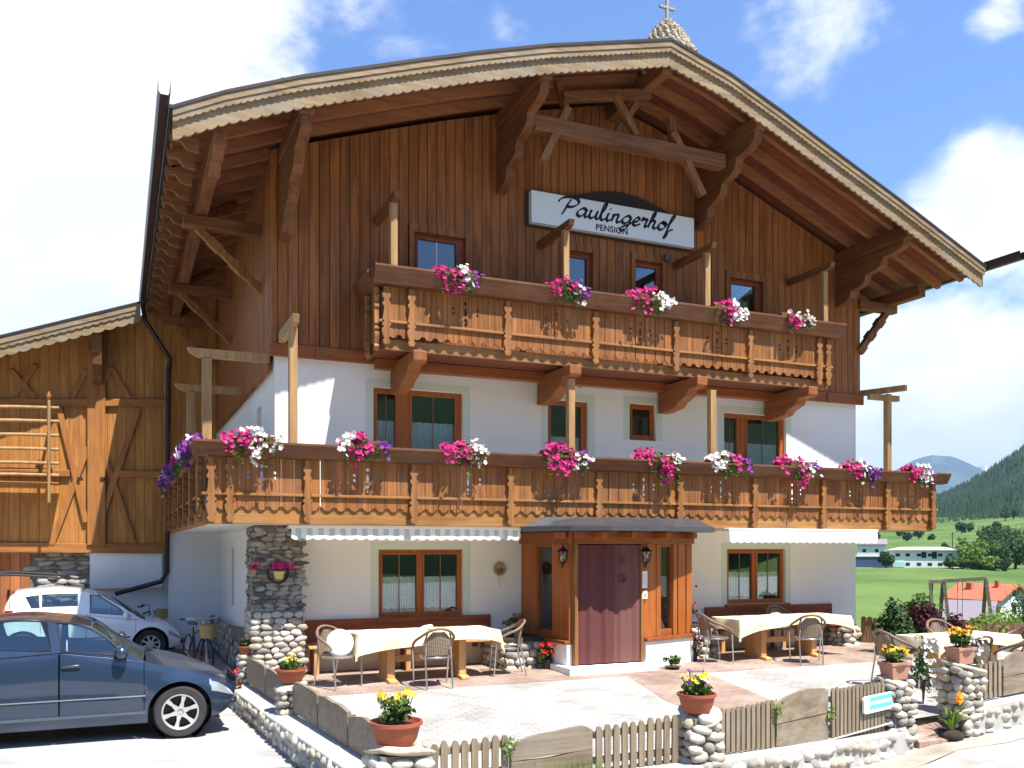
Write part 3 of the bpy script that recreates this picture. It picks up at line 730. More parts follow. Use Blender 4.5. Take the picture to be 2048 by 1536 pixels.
# ---- river stone facings (one mesh of stones per wall, set in mortar)
def stones(mb, f3, w, h, seed, sx=.2, sz=.095, dep=.06, jit=.25):
    rnd = random.Random(seed); z = sz * .5; row = 0
    while z < h:
        hz = sz * rnd.uniform(.8, 1.15); x = (rnd.random() - .5) * sx * .8
        while x < w + sx * .2:
            ww = sx * rnd.uniform(.6, 1.35); cx = x + ww / 2
            if cx < w + .02 and cx > -.02:
                c = f3(min(max(cx, .03), w - .03), z + rnd.uniform(-1, 1) * sz * .12)
                n = (f3(0, 0) - f3(0, 0, 1))
                ax = (f3(1, 0) - f3(0, 0))
                r = Vector((abs(ax.x) * ww / 2 + abs(n.x) * dep, abs(ax.y) * ww / 2 + abs(n.y) * dep, hz * .56))
                mb.stone(c, r, rnd, 1)
            x += ww * .97
        z += hz * .98; row += 1
    return mb
def pillar_block(nm, parent, x0, x1, y0, y1, z0, z1, seed, m='stone', mm='mortar', sides='flr', **k):
    mb = MB().box(x0 + .03, x1 - .03, y0 + .03, y1 - .03, z0, z1); core = mb.build('mortar_core', M[mm], parent)
    mb = MB()
    if 'f' in sides: stones(mb, lambda a, b, d=0: Vector((x0 + a, y0 + .02 + d, z0 + b)), x1 - x0, z1 - z0, seed, **k)
    if 'l' in sides: stones(mb, lambda a, b, d=0: Vector((x0 + .02 + d, y0 + .05 + a, z0 + b)), y1 - y0 - .05, z1 - z0, seed + 1, **k)
    if 'r' in sides: stones(mb, lambda a, b, d=0: Vector((x1 - .02 + d, y0 + .05 + a, z0 + b)), y1 - y0 - .05, z1 - z0, seed + 2, **k)
    o = mb.build(nm, M[m], parent, smooth=180, fix=False); return o
# corner pier: flat dark field stones above, round river stones below
PX0, PX1 = py(507, 0, -.5).x, py(607, 0, -.5).x
pier = empty('corner_pier', (PX0, -.5, 0), house)
pillar_block('field_stone_facing', pier, PX0, PX1, -.5, .35, 1.02, 2.325, 7, 'stone_b', 'mortar', sx=.19, sz=.068, dep=.02)
pillar_block('river_stone_facing', pier, PX0 - .02, PX1 + .02, -.54, .35, -.3, 1.04, 8, 'stone', 'mortar', sx=.17, sz=.09, dep=.032)
# low stone plinth along the shaded side wall
mb = MB(); mb.plate([(.35, -.5), (8.3, -.5), (8.3, .18), (.35, .62)], [], lambda a, b, d: (XL - .2 + d, a, b), .2)
pl = mb.build('plinth', M['mortar'], house)
mb = MB(); stones(mb, lambda a, b, d=0: Vector((XL - .19 + d, .4 + a, -.35 + b)), 7.8, .7, 31, sx=.32, sz=.15, dep=.05); mb.build('plinth_stones', M['stone_b'], pl, smooth=180, fix=False)

# ---- balconies
def carved(x, y, z0, z1, parent, axis='x', name='carved_post'):
    """flat turned-looking post cut from a plank, standing in front of the boards"""
    prof = [(0, .04), (.03, .06), (.06, .075), (.10, .045), (.13, .06), (.22, .09), (.27, .09), (.29, .055), (.31, .055), (.33, .085), (.36, .085), (.38, .05), (.40, .05), (.42, .08), (.52, .06), (.66, .045), (.68, .075), (.72, .075), (.74, .05), (.78, .045), (.82, .075), (.88, .08), (.9, .05), (1., .05)]
    h = z1 - z0; o = [(w * .82, z0 + t * h) for t, w in prof] + [(-w * .82, z0 + t * h) for t, w in reversed(prof)]
    mb = MB()
    if axis == 'x': mb.plate(o, [], lambda a, b, d: (x + a, y + .045 + d, b), .07)
    else: mb.plate(o, [], lambda a, b, d: (x + d, y + a, b), .075)
    mb.build(name, M['carved'], parent, bev=.006)
def circ(cx, cz, r, n=10, sx=1.): return [(cx + r * sx * math.cos(2*math.pi*i/n), cz + r * math.sin(2*math.pi*i/n)) for i in range(n)]
def boards(x0, x1, y, z0, z1, parent, axis='x', cut=True, seed=0):
    """one bay of upright boards with cut-outs and a scalloped foot"""
    n = max(1, round((x1 - x0) / .195)); w = (x1 - x0) / n; mb = MB(); rnd = random.Random(seed); H = z1 - z0
    f = (lambda a, b, d: (a, y + d, b)) if axis == 'x' else (lambda a, b, d: (y + d, a, b))
    for i in range(n):
        g = .003 if rnd.random() > .14 else .012
        a, b = x0 + i * w + g, x0 + (i + 1) * w - g; m = (a + b) / 2
        o = [(a, z0 + .055), (a + .03, z0 + .05), (a + .05, z0 + .015), (m, z0), (b - .05, z0 + .015), (b - .03, z0 + .05), (b, z0 + .055), (b, z1), (a, z1)]
        hs = []
        if cut and n > 5:
            c = n // 2
            if i == c: hs = [circ(m, z0 + H * .66, .07, 12, .35), circ(m, z0 + H * .50, .028, 8), circ(m, z0 + H * .84, .03, 8), circ(m, z0 + H * .41, .018, 8)]
            if i in (c - 1, c + 1): hs = [circ(m, z0 + H * .62, .024, 8), circ(m, z0 + H * .72, .024, 8)]
        mb.plate(o, hs, f, .025)
    mb.build('board_panel', M['panel'] if axis == 'x' else M['panely'], parent)
PXS = [2.53 + 1.607 * i for i in range(8)]
# lower balcony
LB = empty('lower_balcony', (8.3, -1.25, 2.4), house)
BX0, BX1, BY = 1.2, 15.02, -1.25
MB().plate([(BX0, BY), (BX1, BY), (BX1, 3.5), (XR + .01, 3.5), (XR + .01, -.002), (XL - .01, -.002), (XL - .01, 9.4), (BX0, 9.4)], [], lambda a, b, d: (a, b, 2.34 + d), .1).build('slab', M['plaster_warm'], LB)
MB().box(BX0 - .05, BX1 + .05, BY - .034, BY - .001, 2.33, 2.60).build('edge_beam', M['bbeam'], LB, bev=.01)
MB().box(BX0 - .06, BX0 - .001, BY + .001, 9.3, 2.33, 2.60).build('edge_beam', M['bbeam'], LB, bev=.01)
MB().box(BX1 + .001, BX1 + .06, BY + .001, 3.4, 2.33, 2.60).build('edge_beam', M['bbeam'], LB, bev=.01)
xs = [BX0] + PXS + [BX1 - 1.25, BX1]
xs = [BX0 + .05] + PXS + [BX1 - .05]
for i, (a, b) in enumerate(zip(xs, xs[1:])): boards(a, b, BY - .062, 2.53, 3.28, LB, seed=i)
ys = [BY + .05 + 1.5 * i for i in range(8)]
for i, (a, b) in enumerate(zip(ys, ys[1:])): boards(a, b, BX0 - .09, 2.53, 3.28, LB, 'y', seed=20 + i)
boards(BY + .05, .3, BX1 + .065, 2.53, 3.28, LB, 'y', seed=40); boards(.3, 1.9, BX1 + .065, 2.53, 3.28, LB, 'y', seed=41)
MB().box(BX0 - .12, BX1 + .12, BY - .105, BY - .063, 2.735, 2.775).build('slat', M['bbeam'], LB, bev=.006)
MB().box(BX0 - .125, BX0 - .091, BY - .09, 9.2, 2.735, 2.775).build('slat', M['bbeam'], LB, bev=.006)
for x in [BX0 + .0] + [1.45] + PXS + [BX1 - .02]: carved(x, BY - .18, 2.36, 3.27, LB)
for y in ys: carved(BX0 - .17, y + .1, 2.36, 3.27, LB, 'y')
carved(BX1 + .1, BY + .1, 2.36, 3.27, LB, 'y'); carved(BX1 + .1, .3, 2.36, 3.27, LB, 'y')
def handrail(x0, x1, y, z0, z1, parent, back0, back1):
    """sloping outer board with a wider cap: the classic flower-box rail"""
    MB().plate([(y, z0), (y - .15, z0 + .01), (y - .25, z1 - .03), (y - .25, z1), (y + .12, z1), (y + .12, z1 - .03), (y + .03, z1 - .03), (y + .03, z0)], [], lambda a, b, d: (x0 - .0 + d, a, b), x1 - x0).build('handrail', M['rail'], parent, bev=.008)
    for s, bk in ((-1, back0), (1, back1)):
        if bk is None: continue
        xx = x0 + .19 if s < 0 else x1 - .19
        MB().plate([(xx, z0), (xx + s * .10, z0 + .01), (xx + s * .22, z1 - .03), (xx + s * .22, z1), (xx - s * .12, z1), (xx - s * .12, z1 - .03), (xx - s * .03, z1 - .03), (xx - s * .03, z0)], [], lambda a, b, d: (a, y + .125 + d, b + .0), bk - y - .125).build('handrail', M['raily'], parent, bev=.008)
handrail(BX0 - .24, BX1 + .27, BY - .05, 3.27, 3.485, LB, 9.2, 2.5)
# upper balcony
UB = empty('upper_balcony', (8.1, -1.15, 5.1), house)
VX0, VX1, VY = 3.74, 12.42, -1.13
MB().box(VX0, VX1, VY + .061, -.131, 5.07, 5.15).build('floor_deck', M['soffit'], UB)
MB().box(VX0 - .05, VX1 + .05, VY + .02, VY + .06, 5.03, 5.2).build('edge_beam', M['tie'], UB, bev=.01)
MB().box(VX0 + .1, VX1 - .1, -.30, -.14, 4.9, 5.065).build('edge_beam', M['orange_x'], UB, bev=.01)
for s, x in ((0, VX0 - .06), (1, VX1 + .001)): MB().box(x, x + .059, VY + .001, -.131, 5.03, 5.24).build('edge_beam', M['beam_y'], UB, bev=.01)
xs = [VX0 + .03] + [p for p in PXS if VX0 + .2 < p < VX1 - .1] + [VX1 - .03]
for i, (a, b) in enumerate(zip(xs, xs[1:])): boards(a, b, VY - .062, 5.2, 5.97, UB, seed=60 + i)
boards(VY + .02, -.14, VX0 - .09, 5.2, 5.97, UB, 'y', seed=80); boards(VY + .02, -.14, VX1 + .065, 5.2, 5.97, UB, 'y', seed=81)
MB().box(VX0 - .1, VX1 + .1, VY - .105, VY - .063, 5.42, 5.46).build('slat', M['bbeam'], UB, bev=.006)
for x in [VX0] + [p for p in PXS if VX0 + .2 < p < VX1 - .1] + [VX1 - .03]: carved(x, VY - .18, 5.08, 5.96, UB)
for y in (VY, -.6): carved(VX0 - .17, y, 5.0, 5.96, UB, 'y')
handrail(VX0 - .22, VX1 + .26, VY - .05, 5.97, 6.24, UB, -.135, -.135)
for x in (4.25, 6.93, 9.45, 11.95):
    MB().plate([(-.062, 5.02), (VY - .2, 5.02), (VY - .2, 4.86), (VY - .12, 4.83), (VY + .08, 4.83), (VY + .16, 4.72), (VY + .4, 4.64), (VY + .5, 4.56), (-.3, 4.52), (-.062, 4.52)], [], lambda a, b, d: (x - .11 + d, a, b), .22).build('bracket', M['bracket'], UB, bev=.02)
# balcony posts and their cross beams
for x in (3.9, 6.87, 9.72, 12.5 - .05):
    z1 = 7.38
    MB().box(x - .055, x + .055, -1.12, -1.01, 6.2, z1 - .07).build('roof_post', M['post'], UB, bev=.01)
    MB().plate([(-1.32, z1 + .04), (-1.28, z1 - .05), (-1.1, z1 - .09), (-.061, z1 - .09), (-.061, z1 + .04)], [], lambda a, b, d: (x - .05 + d, a, b), .1).build('cross_beam', M['beam_y'], UB, bev=.008)
for x, z1 in ((2.36, 5.22), (6.93, 4.82), (9.78, 4.82)):
    MB().box(x - .06, x + .06, -1.2, -1.08, 3.48, z1).build('roof_post', M['post'], LB, bev=.01)
MB().plate([(-1.42, 5.36), (-1.38, 5.26), (-1.15, 5.2), (-.14, 5.2), (-.14, 5.36)], [], lambda a, b, d: (2.31 + d, a, b), .1).build('cross_beam', M['post'], LB, bev=.008)
for y in (.12, 3.4):
    MB().box(1.2, 1.34, y - .06, y + .06, 3.48, 4.92).build('roof_post', M['post'], LB, bev=.01)
    MB().plate([(.98, 5.06), (1.03, 4.98), (1.15, 4.925), (2.21, 4.925), (2.21, 5.06)], [], lambda a, b, d: (a, y - .055 + d, b), .11).build('cross_beam', M['post'], LB, bev=.008)
q = py(1775, 800, -.35)
MB().box(q.x - .06, q.x + .06, -.41, -.29, 3.48, 5.22).build('roof_post', M['post'], LB, bev=.01)
MB().beam((q.x + .3, -.35, 5.14), (XR + .02, -.35 + .01, 5.14), .1, .12).build('cross_beam', M['post'], LB, bev=.01)
MB().beam((q.x + .1, -.75, 5.30), (XR + .10, .75, 5.30), .1, .12).build('cross_beam', M['post'], LB, bev=.01)

# ---- entrance porch: canted bay under a metal canopy
PO = empty('porch', (7.4, -1.3, 0), house)
A0, A1, B0, B1 = Vector((6.60, -.03)), Vector((6.72, -1.65)), Vector((7.97, -1.65)), Vector((9.2, -1.25))
def seg(P, Q, a, b, z0, z1, th, nm, m, off=0., bev=.008):
    d = (Q - P); n = Vector((d.y, -d.x)).normalized() * off; p = P + d * a + n; q = P + d * b + n; zm = (z0 + z1) / 2
    return MB().beam((p.x, p.y, zm), (q.x, q.y, zm), th, z1 - z0).build(nm, M[m], PO, bev=bev)
ZS, ZT = .47, 2.06
seg(A0, A1, 0, .985, -.05, ZS - .03, .22, 'plinth', 'plaster_warm', bev=0); seg(B0, B1, .015, 1, -.05, ZS - .03, .22, 'plinth', 'plaster_warm', bev=0)
seg(A0, A1, -.02, .99, ZS - .03, ZS + .03, .30, 'sill', 'orange_x'); seg(B0, B1, .01, 1.03, ZS - .03, ZS + .03, .30, 'sill', 'orange_x')
for P, Q, L in ((A0, A1, [(0, .31, 'b'), (.31, .65, 'w'), (.65, .985, 'b')]), (B0, B1, [(.015, .25, 'b'), (.25, .34, 'b'), (.34, .60, 'w'), (.60, .68, 'b'), (.70, .86, 'b'), (.88, 1.0, 'b')])):
    for a, b, t in L:
        if t == 'b': seg(P, Q, a, b, ZS + .03, ZT, .14 if b - a > .2 else .17, 'board', 'orange')
        else:
            seg(P, Q, a + .01, b - .01, ZS + .14, ZT - .05, .012, 'pane', 'glass', bev=0); seg(P, Q, a, b, ZS + .03, ZS + .14, .1, 'board', 'orange_x'); seg(P, Q, a, b, ZT - .05, ZT, .1, 'board', 'orange_x')
            seg(P, Q, a + .02, b - .02, ZS + .17, ZS + 1.0, .006, 'curtain', 'lacew', -.02, bev=0)
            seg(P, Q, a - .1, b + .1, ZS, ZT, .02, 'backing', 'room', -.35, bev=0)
for x, y in ((9.2, -1.25),): MB().box(x - .08, x + .08, y + .1, -.002, ZS, ZT).build('board', M['orange'], PO); MB().box(x - .1, x + .1, y + .1, -.002, -.05, ZS - .001).build('plinth', M['plaster_warm'], PO)
for P, Q in ((A0, A1), (A1, B0), (B0, B1)): seg(P, Q, -.02, 1.02 if Q is not B1 else 1.04, ZT + .0, ZT + .2, .2, 'head_beam', 'orange_x')
for x in (6.70, 7.93): MB().box(x, x + .06, -1.74, -1.56, .1, ZT - .002).build('door_post', M['carved'], PO, bev=.008)
MB().box(6.5, 8.15, -1.95, -1.0, -.08, .1).build('threshold', M['white'], PO, bev=.012)
can = [(5.98, -1.32), (6.5, -2.0), (7.0, -2.35), (7.9, -2.38), (8.6, -2.05), (9.5, -1.62), (9.5, -1.35), (9.3, -1.3), (9.25, -.01), (6.1, -.01)]
ctop = [(6.3, -1.35), (6.8, -1.7), (7.4, -1.8), (8.3, -1.7), (9.3, -1.45)]
mb = MB(); n = len(can)
mb.plate(can, [], lambda a, b, d: (a, b, 2.262 + d), .075)
mb.build('canopy', M['canopy'], PO, bev=.008)
mb = MB(); oc = can[:6] + [(9.4, -1.3), (6.1, -1.3)]; ic = [(6.5, -1.33), (6.9, -1.5), (7.2, -1.55), (7.9, -1.55), (8.5, -1.5), (9.3, -1.35), (9.3, -1.32), (6.4, -1.32)]
mb.add([(a, b, 2.338) for a, b in oc] + [(a, b, 2.50) for a, b in ic], [(i, (i+1) % 8, 8 + (i+1) % 8, 8 + i) for i in range(8)] + [tuple(range(8, 16))]); mb.build('canopy_roof', M['canopy'], PO)
for x, y in ((6.5, -1.72), (7.05, -2.1), (7.55, -2.15), (8.3, -2.0), (9.0, -1.75)):
    MB().beam((x, y, 2.2), (x, -1.45, 2.2), .08, .1).build('rafter_end', M['orange'], PO, bev=.01)

# door curtain
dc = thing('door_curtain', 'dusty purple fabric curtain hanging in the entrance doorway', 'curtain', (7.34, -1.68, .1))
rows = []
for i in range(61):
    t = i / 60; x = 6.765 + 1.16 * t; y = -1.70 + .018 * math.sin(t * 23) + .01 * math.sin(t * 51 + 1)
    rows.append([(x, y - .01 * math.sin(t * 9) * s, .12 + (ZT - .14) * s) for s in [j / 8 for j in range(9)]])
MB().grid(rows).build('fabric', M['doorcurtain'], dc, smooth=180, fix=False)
em = mat('curtain_emblem', (.16, .04, .05), .9)
mb = MB(); p = py(1245, 1158, -1.735); mb.tube([(p.x + .06 * math.cos(a), -1.735, p.z + .06 * math.sin(a)) for a in [2*math.pi*i/16 for i in range(16)]], .014, 6, closed=True); mb.build('ring_emblem', em, dc, smooth=60)
p = py(1245, 1120, -1.735); mb = MB()
for i in range(4): g = math.pi / 2 * i; mb.lathe([(0, -.006), (.03, -.006), (.03, .006), (0, .006)], (p.x + .035 * math.cos(g), -1.735, p.z + .035 * math.sin(g)), 10, 'y')
mb.build('flower_emblem', em, dc)

# awnings
def awning(nm, u0, u1, zt, zb, y, m, label):
    x0, x1 = py(u0, VH, y).x, py(u1, VH, y).x; t = thing(nm, label, 'awning', ((x0 + x1) / 2, y, zt))
    MB().box(x0, x1, y, y + .16, zt, zt + .045).build('cassette', M['white'], t, bev=.01)
    n = int((x1 - x0) / .16); rows = []
    for i in range(n * 4 + 1):
        x = x0 + .02 + (x1 - x0 - .04) * i / (n * 4); rows.append([(x, y + .01, zt), (x, y + .004 * math.sin(i), (zt + zb) / 2), (x, y - .003, zb + .03 * (1 - abs(math.sin(math.pi * i / 4))))])
    MB().grid(rows).build('valance', M[m], t, smooth=180, fix=False)
    for x in (x0 + .1, x1 - .1): MB().box(x - .03, x + .03, y + .161, -.01, zt, zt + .04).build('arm', M['white'], t)
awning('rolled_awning', 580, 1043, 2.285, 2.11, -1.20, 'awning', 'grey and cream striped awning rolled up under the balcony left of the entrance')
awning('rolled_awning', 1458, 1757, 2.30, 2.08, -1.42, 'awning2', 'plain cream awning rolled up under the balcony right of the entrance')

# small bell turret on the ridge
bt = empty('bell_turret', (8.6, -1.5, 10.4), house)
tp_ = py(1334, 48, -1.5); bp_ = py(1334, 92, -1.5); zt0, zb0 = tp_.z, bp_.z
mb = MB().lathe([(.44, zb0 - .4), (.30, zb0 + .05), (.18, (zb0 + zt0) / 2), (.06, zt0 - .03), (.02, zt0 + .02), (0, zt0 + .02)], (tp_.x, -1.5, 0), 12)
mb.build('turret_core', M['stone_b'], bt)
mb = MB(); rs = random.Random(12)
for kz in range(11):
    f = kz / 10; rr0 = interp([(0, .50), (.3, .38), (.65, .27), (.9, .14), (1, .08)], f); zz0 = zb0 - .25 + (zt0 - zb0 + .25) * f; nn = max(5, int(rr0 * 6.28 / .10))
    for q in range(nn): g = 6.283 * (q + .5 * (kz % 2)) / nn; mb.stone((tp_.x + rr0 * math.cos(g), -1.5 + rr0 * math.sin(g), zz0), (.06, .06, .045 + .02 * rs.random()), rs, 0)
mb.build('turret_roof', M['shingle'] if 'shingle' in M else mat('grey_shingles', (.36, .30, .22), .9, var=.9, scale=13, bump=1., bscale=25), bt)
mb = MB(); zc = py(1334, -8, -1.5).z
mb.box(tp_.x - .022, tp_.x + .022, -1.52, -1.48, zt0, zc); zz = py(1334, 16, -1.5).z; mb.box(tp_.x - .15, tp_.x + .15, -1.522, -1.478, zz - .02, zz + .022); mb.build('cross', mat('grey_cross', (.30, .27, .24), .7), bt, bev=.004)

# ================================================================ sign with its lettering
x0, z0_, x1 = py(1062, 0, -.2).x, 0, py(1387, 0, -.2).x
zs0, zs1 = 7.70, 8.26
sign = thing('guest_house_sign', 'long white name board with black lettering high on the timber gable', 'sign', ((x0 + x1) / 2, -.2, zs0))
MB().box(x0, x1, -.22, -.10, zs0, zs1).build('sign_board', mat('sign_white', (.70, .75, .78), .35, var=.02), sign, bev=.006)
MB().plate([(x0 - .05, zs0 - .04), (x1 + .04, zs0 - .04), (x1 + .04, zs1 + .03)] + [(x0 + .75 + 2.3 * (1 - t) + .0, zs1 + .03 + .26 * math.sin(math.pi * t)) for t in [i / 14 for i in range(15)]] + [(x0 - .05, zs1 + .03)], [], lambda a, b, d: (a, -.099 + d, b), .035).build('backing_board', mat('sign_backing', (.035, .025, .028), .5), sign)
ink = mat('black_ink', (.012, .012, .016), .4, var=.02)
GL = {
 'P': (1.5, [[(-.45, 1.3), (-.35, 1.6), (.1, 1.95), (.8, 2.1), (1.4, 1.9), (1.5, 1.45), (1.15, 1.05), (.7, .9), (.42, .95)], [(.75, 1.85), (.5, 1.2), (.3, .4), (.1, -.15)]]),
 'a': (1.18, [[(.95, .85), (.6, 1.0), (.2, .65), (.12, .2), (.42, .0), (.8, .4), (.98, .9), (.88, .3), (1.0, .02), (1.3, .25)]]),
 'u': (1.15, [[(.1, .7), (.28, .95), (.15, .3), (.35, .0), (.72, .3), (.92, .92), (.82, .3), (.98, .02), (1.25, .25)]]),
 'l': (.66, [[(.0, .3), (.42, 1.3), (.52, 1.95), (.34, 2.0), (.2, 1.2), (.16, .3), (.35, .0), (.7, .25)]]),
 'i': (.55, [[(.1, .6), (.26, .95), (.14, .35), (.28, .0), (.6, .25)], [(.26, 1.36), (.42, 1.6)]]),
 'n': (1.1, [[(.1, .6), (.26, .95), (.18, .4), (.1, .02)], [(.14, .35), (.45, .88), (.72, .85), (.65, .3), (.78, .02), (1.12, .25)]]),
 'g': (1.15, [[(.95, .85), (.6, 1.0), (.2, .65), (.12, .2), (.42, .05), (.8, .4), (.98, .92), (.82, -.1), (.5, -.75), (.15, -.85), (.15, -.5), (.7, -.1), (1.2, .3)]]),
 'e': (.85, [[(.1, .4), (.55, .55), (.7, .85), (.48, 1.0), (.18, .65), (.14, .2), (.4, .0), (.9, .3)]]),
 'r': (.85, [[(.1, .6), (.24, 1.1), (.34, .92), (.7, .92), (.6, .4), (.62, .02), (.9, .25)]]),
 'h': (1.05, [[(.05, .3), (.5, 1.3), (.6, 1.88), (.42, 1.9), (.25, 1.0), (.08, .0)], [(.14, .4), (.45, .9), (.7, .82), (.62, .28), (.76, .02), (1.08, .25)]]),
 'o': (.98, [[(.6, .98), (.2, .7), (.14, .2), (.42, .0), (.8, .35), (.8, .85), (.5, 1.0), (.65, .8), (1.05, .85)]]),
 'f': (.8, [[(.1, .4), (.5, 1.3), (.68, 1.85), (.5, 1.95), (.3, 1.1), (.12, -.1), (-.05, -.85), (.12, -.8), (.3, -.1), (.75, .3)]]),
}
word = 'Paulingerhof'
wid = sum(GL[c][0] for c in word); px0, px1 = py(1122, 0, -.23).x, py(1346, 0, -.23).x; s = (px1 - px0) / wid
cx = px0; zb = 7.935
for ch in word:
    adv, st = GL[ch]; mb = MB()
    for pts in st:
        P = crom([(a, b, 0) for a, b in pts], 7)
        P = [Vector((cx + (p.x + p.y * .18) * s, 0, zb + p.y * s * .76)) for p in P]; nib = Vector((.75, 0, .66)).normalized() * .034; L = []
        for i, p in enumerate(P):
            d = (P[min(i+1, len(P)-1)] - P[max(i-1, 0)]).normalized(); nn = Vector((-d.z, 0, d.x)); w = .009 + abs(nn.dot(nib)) * .8; L.append((p + nn * w, p - nn * w))
        vs = []; fs = []
        for a, b in L: vs += [(a.x, -.2255, a.z), (b.x, -.2255, b.z), (a.x, -.221, a.z), (b.x, -.221, b.z)]
        for i in range(len(L) - 1):
            o = i * 4; fs += [(o, o+1, o+5, o+4), (o, o+4, o+6, o+2), (o+1, o+3, o+7, o+5)]
        mb.add(vs, fs)
    mb.build('letter', ink, sign, fix=False); cx += adv * s
def text_obj(txt, size, loc, m, parent, name='lettering', ext=.003, rot=(R(90), 0, 0), spacing=1., offset=0., align='CENTER'):
    cu = bpy.data.curves.new(name, 'FONT'); cu.body = txt; cu.size = size; cu.extrude = ext; cu.align_x = align; cu.space_character = spacing; cu.offset = offset
    t = bpy.data.objects.new(name, cu); C.objects.link(t); t.location = loc; t.rotation_euler = rot
    bpy.context.view_layer.update(); me = bpy.data.meshes.new_from_object(t.evaluated_get(bpy.context.evaluated_depsgraph_get()))
    bpy.data.objects.remove(t); me.materials.clear(); me.materials.append(m); me.name = name
    me.transform(Matrix.LocRotScale(Vector(loc), Matrix.Rotation(0, 3, 'X').to_euler() if False else __import__('mathutils').Euler(rot), None))
    o = bpy.data.objects.new(name, me); C.objects.link(o); par(o, parent); return o
text_obj('PENSION', .16, (py(1224, 0, -.224).x, -.2245, 7.74), ink, sign, spacing=1.05, offset=.002)
for u in (1105, 1335):
    p = py(u, 478 if u < 1200 else 515, -.2); MB().lathe([(0, -.06), (.045, -.06), (.06, .0), (.05, .05), (0, .06)], (p.x, -.18, p.z), 14).build('spotlight', M['canopy'], sign, smooth=60)

# ================================================================ barn
YB = 8.4; YR = 7.5
def pb(u, v, y=YB): return py(u, v, y)
barn = thing('barn', 'timber barn with crossed braces and a stone and plaster base beside the guest house', 'barn', (-2.5, YB, 0))
BRP = [(-7.0, py(0, 672, YR).z - (py(0, 672, YR).x + 7.0) * .37), (py(0, 672, YR).x, py(0, 672, YR).z), (py(282, 603, YR).x, py(282, 603, YR).z), (2.2, py(282, 603, YR).z + (2.2 - py(282, 603, YR).x) * .3)]
def bz(x): return interp(BRP, x)
zbot = (pb(0, 1104).z + pb(325, 1108).z) / 2
MB().plate([(-7, zbot), (XL - .07, zbot), (XL - .07, 8.3), (pb(284, 600).x + .12, 8.0), (pb(284, 600).x + .02, bz(pb(284, 600).x) - .1), (-7, bz(-7) - .1)], [], lambda a, b, d: (a, YB + d, b), .15).build('timber_wall', M['barnclad'], barn)
xe = py(284, 600, YR).x - .03
MB().plate([(-7, bz(-7)), (xe, bz(xe)), (xe, bz(xe) - .05), (-7, bz(-7) - .05)], [], lambda a, b, d: (a, YR - .06 + d, b), 7).build('roof', M['roofmetal'], barn)
MB().plate([(-7, bz(-7) - .06), (xe, bz(xe) - .06), (xe, bz(xe) - .09), (-7, bz(-7) - .09)], [], lambda a, b, d: (a, YR + .04 + d, b), .8).build('soffit', M['soffit'], barn)
for zt, h, y, sc, amp in ((.05, .12, YR - .04, .2, .0), (.14, .13, YR - .02, .16, .03), (.22, .24, YR + .01, .24, .045)):
    n = int((xe + 7) / sc); mb = MB()
    up = []; lo = []
    for i in range(n * 6 + 1):
        x = -7 + (xe + 7) * i / (n * 6); up.append((x, bz(x) - zt)); lo.append((x, bz(x) - zt - h + amp * (1 - abs(math.sin(math.pi * i / 6)) ** .6)))
    for i in range(n * 6):
        mb.add([(up[i][0], y, up[i][1]), (up[i+1][0], y, up[i+1][1]), (lo[i+1][0], y, lo[i+1][1]), (lo[i][0], y, lo[i][1])], [(0, 1, 2, 3)])
    mb.build('barge_board', M['barge'], barn)
zdark = mat('dark_gap', (.05, .022, .01), .9)
def bbar(u0, v0, u1, v1, w=.15, d=.07, m='barnbeam', y=YB, nm='brace'):
    a, b = pb(u0, v0, y - .0), pb(u1, v1, y - .0); a.y = b.y = y - d / 2 - .001
    return MB().beam(a, b, d, w, up=(a - b).cross(Vector((0, 1, 0)))).build(nm, M[m], barn, bev=.01)
M['barnbeam'] = wood('barn_beam_wood', (.24, .088, .022), (.40, .165, .043), 'z', rough=.6)
M['barnbeam_x'] = wood('barn_rail_wood', (.24, .088, .022), (.40, .165, .043), 'x', rough=.6)
bbar(-60, 806, 336, 806, .17, .09, 'barnbeam_x', nm='cross_rail'); bbar(-60, 944, 140, 947, .15, .10, 'barnbeam_x', nm='cross_rail'); bbar(236, 948, 330, 950, .15, .10, 'barnbeam_x', nm='cross_rail')
bbar(-60, 1094, 332, 1098, .22, .06, 'barnbeam_x', nm='base_rail')
bbar(193, 700, 193, 1090, .38, .12, nm='post')
for q in ((118, 815, 172, 1045), (176, 895, 103, 1090), (277, 818, 201, 1042), (204, 898, 268, 1088)): bbar(*q, .125, .07 + .004 * (q[0] % 7))
for q in ((143, 798, 172, 740), (258, 798, 222, 735), (172, 740, 185, 765), (222, 735, 208, 765), (30, 790, 72, 730), (20, 740, 70, 796)): bbar(*q, .12, .05 + .003 * (q[0] % 7))
# carved purlin bracket on the barn gable
q = pb(194, 700, 7.6)
MB().box(q.x - .12, q.x + .12, 7.62, YB, bz(q.x) - .42, bz(q.x) - .1).build('purlin', M['beam_y'], barn, bev=.015)
MB().plate([(YB, bz(q.x) - .43), (7.66, bz(q.x) - .43), (7.7, bz(q.x) - .7), (7.75, bz(q.x) - .85), (7.8, bz(q.x) - 1.1), (8.05, bz(q.x) - 1.25), (8.1, bz(q.x) - 1.45), (YB, bz(q.x) - 1.5)], [], lambda a, b, d: (q.x - .1 + d, a, b), .2).build('bracket', M['beam_y'], barn, bev=.01)
for u, v in ((160, 958), (206, 958)):
    p = pb(u, v, YB - .125); MB().box(p.x - .06, p.x + .06, YB - .14, YB - .121, p.z - .04, p.z + .04).build('hatch_slot', M['dark'], barn)
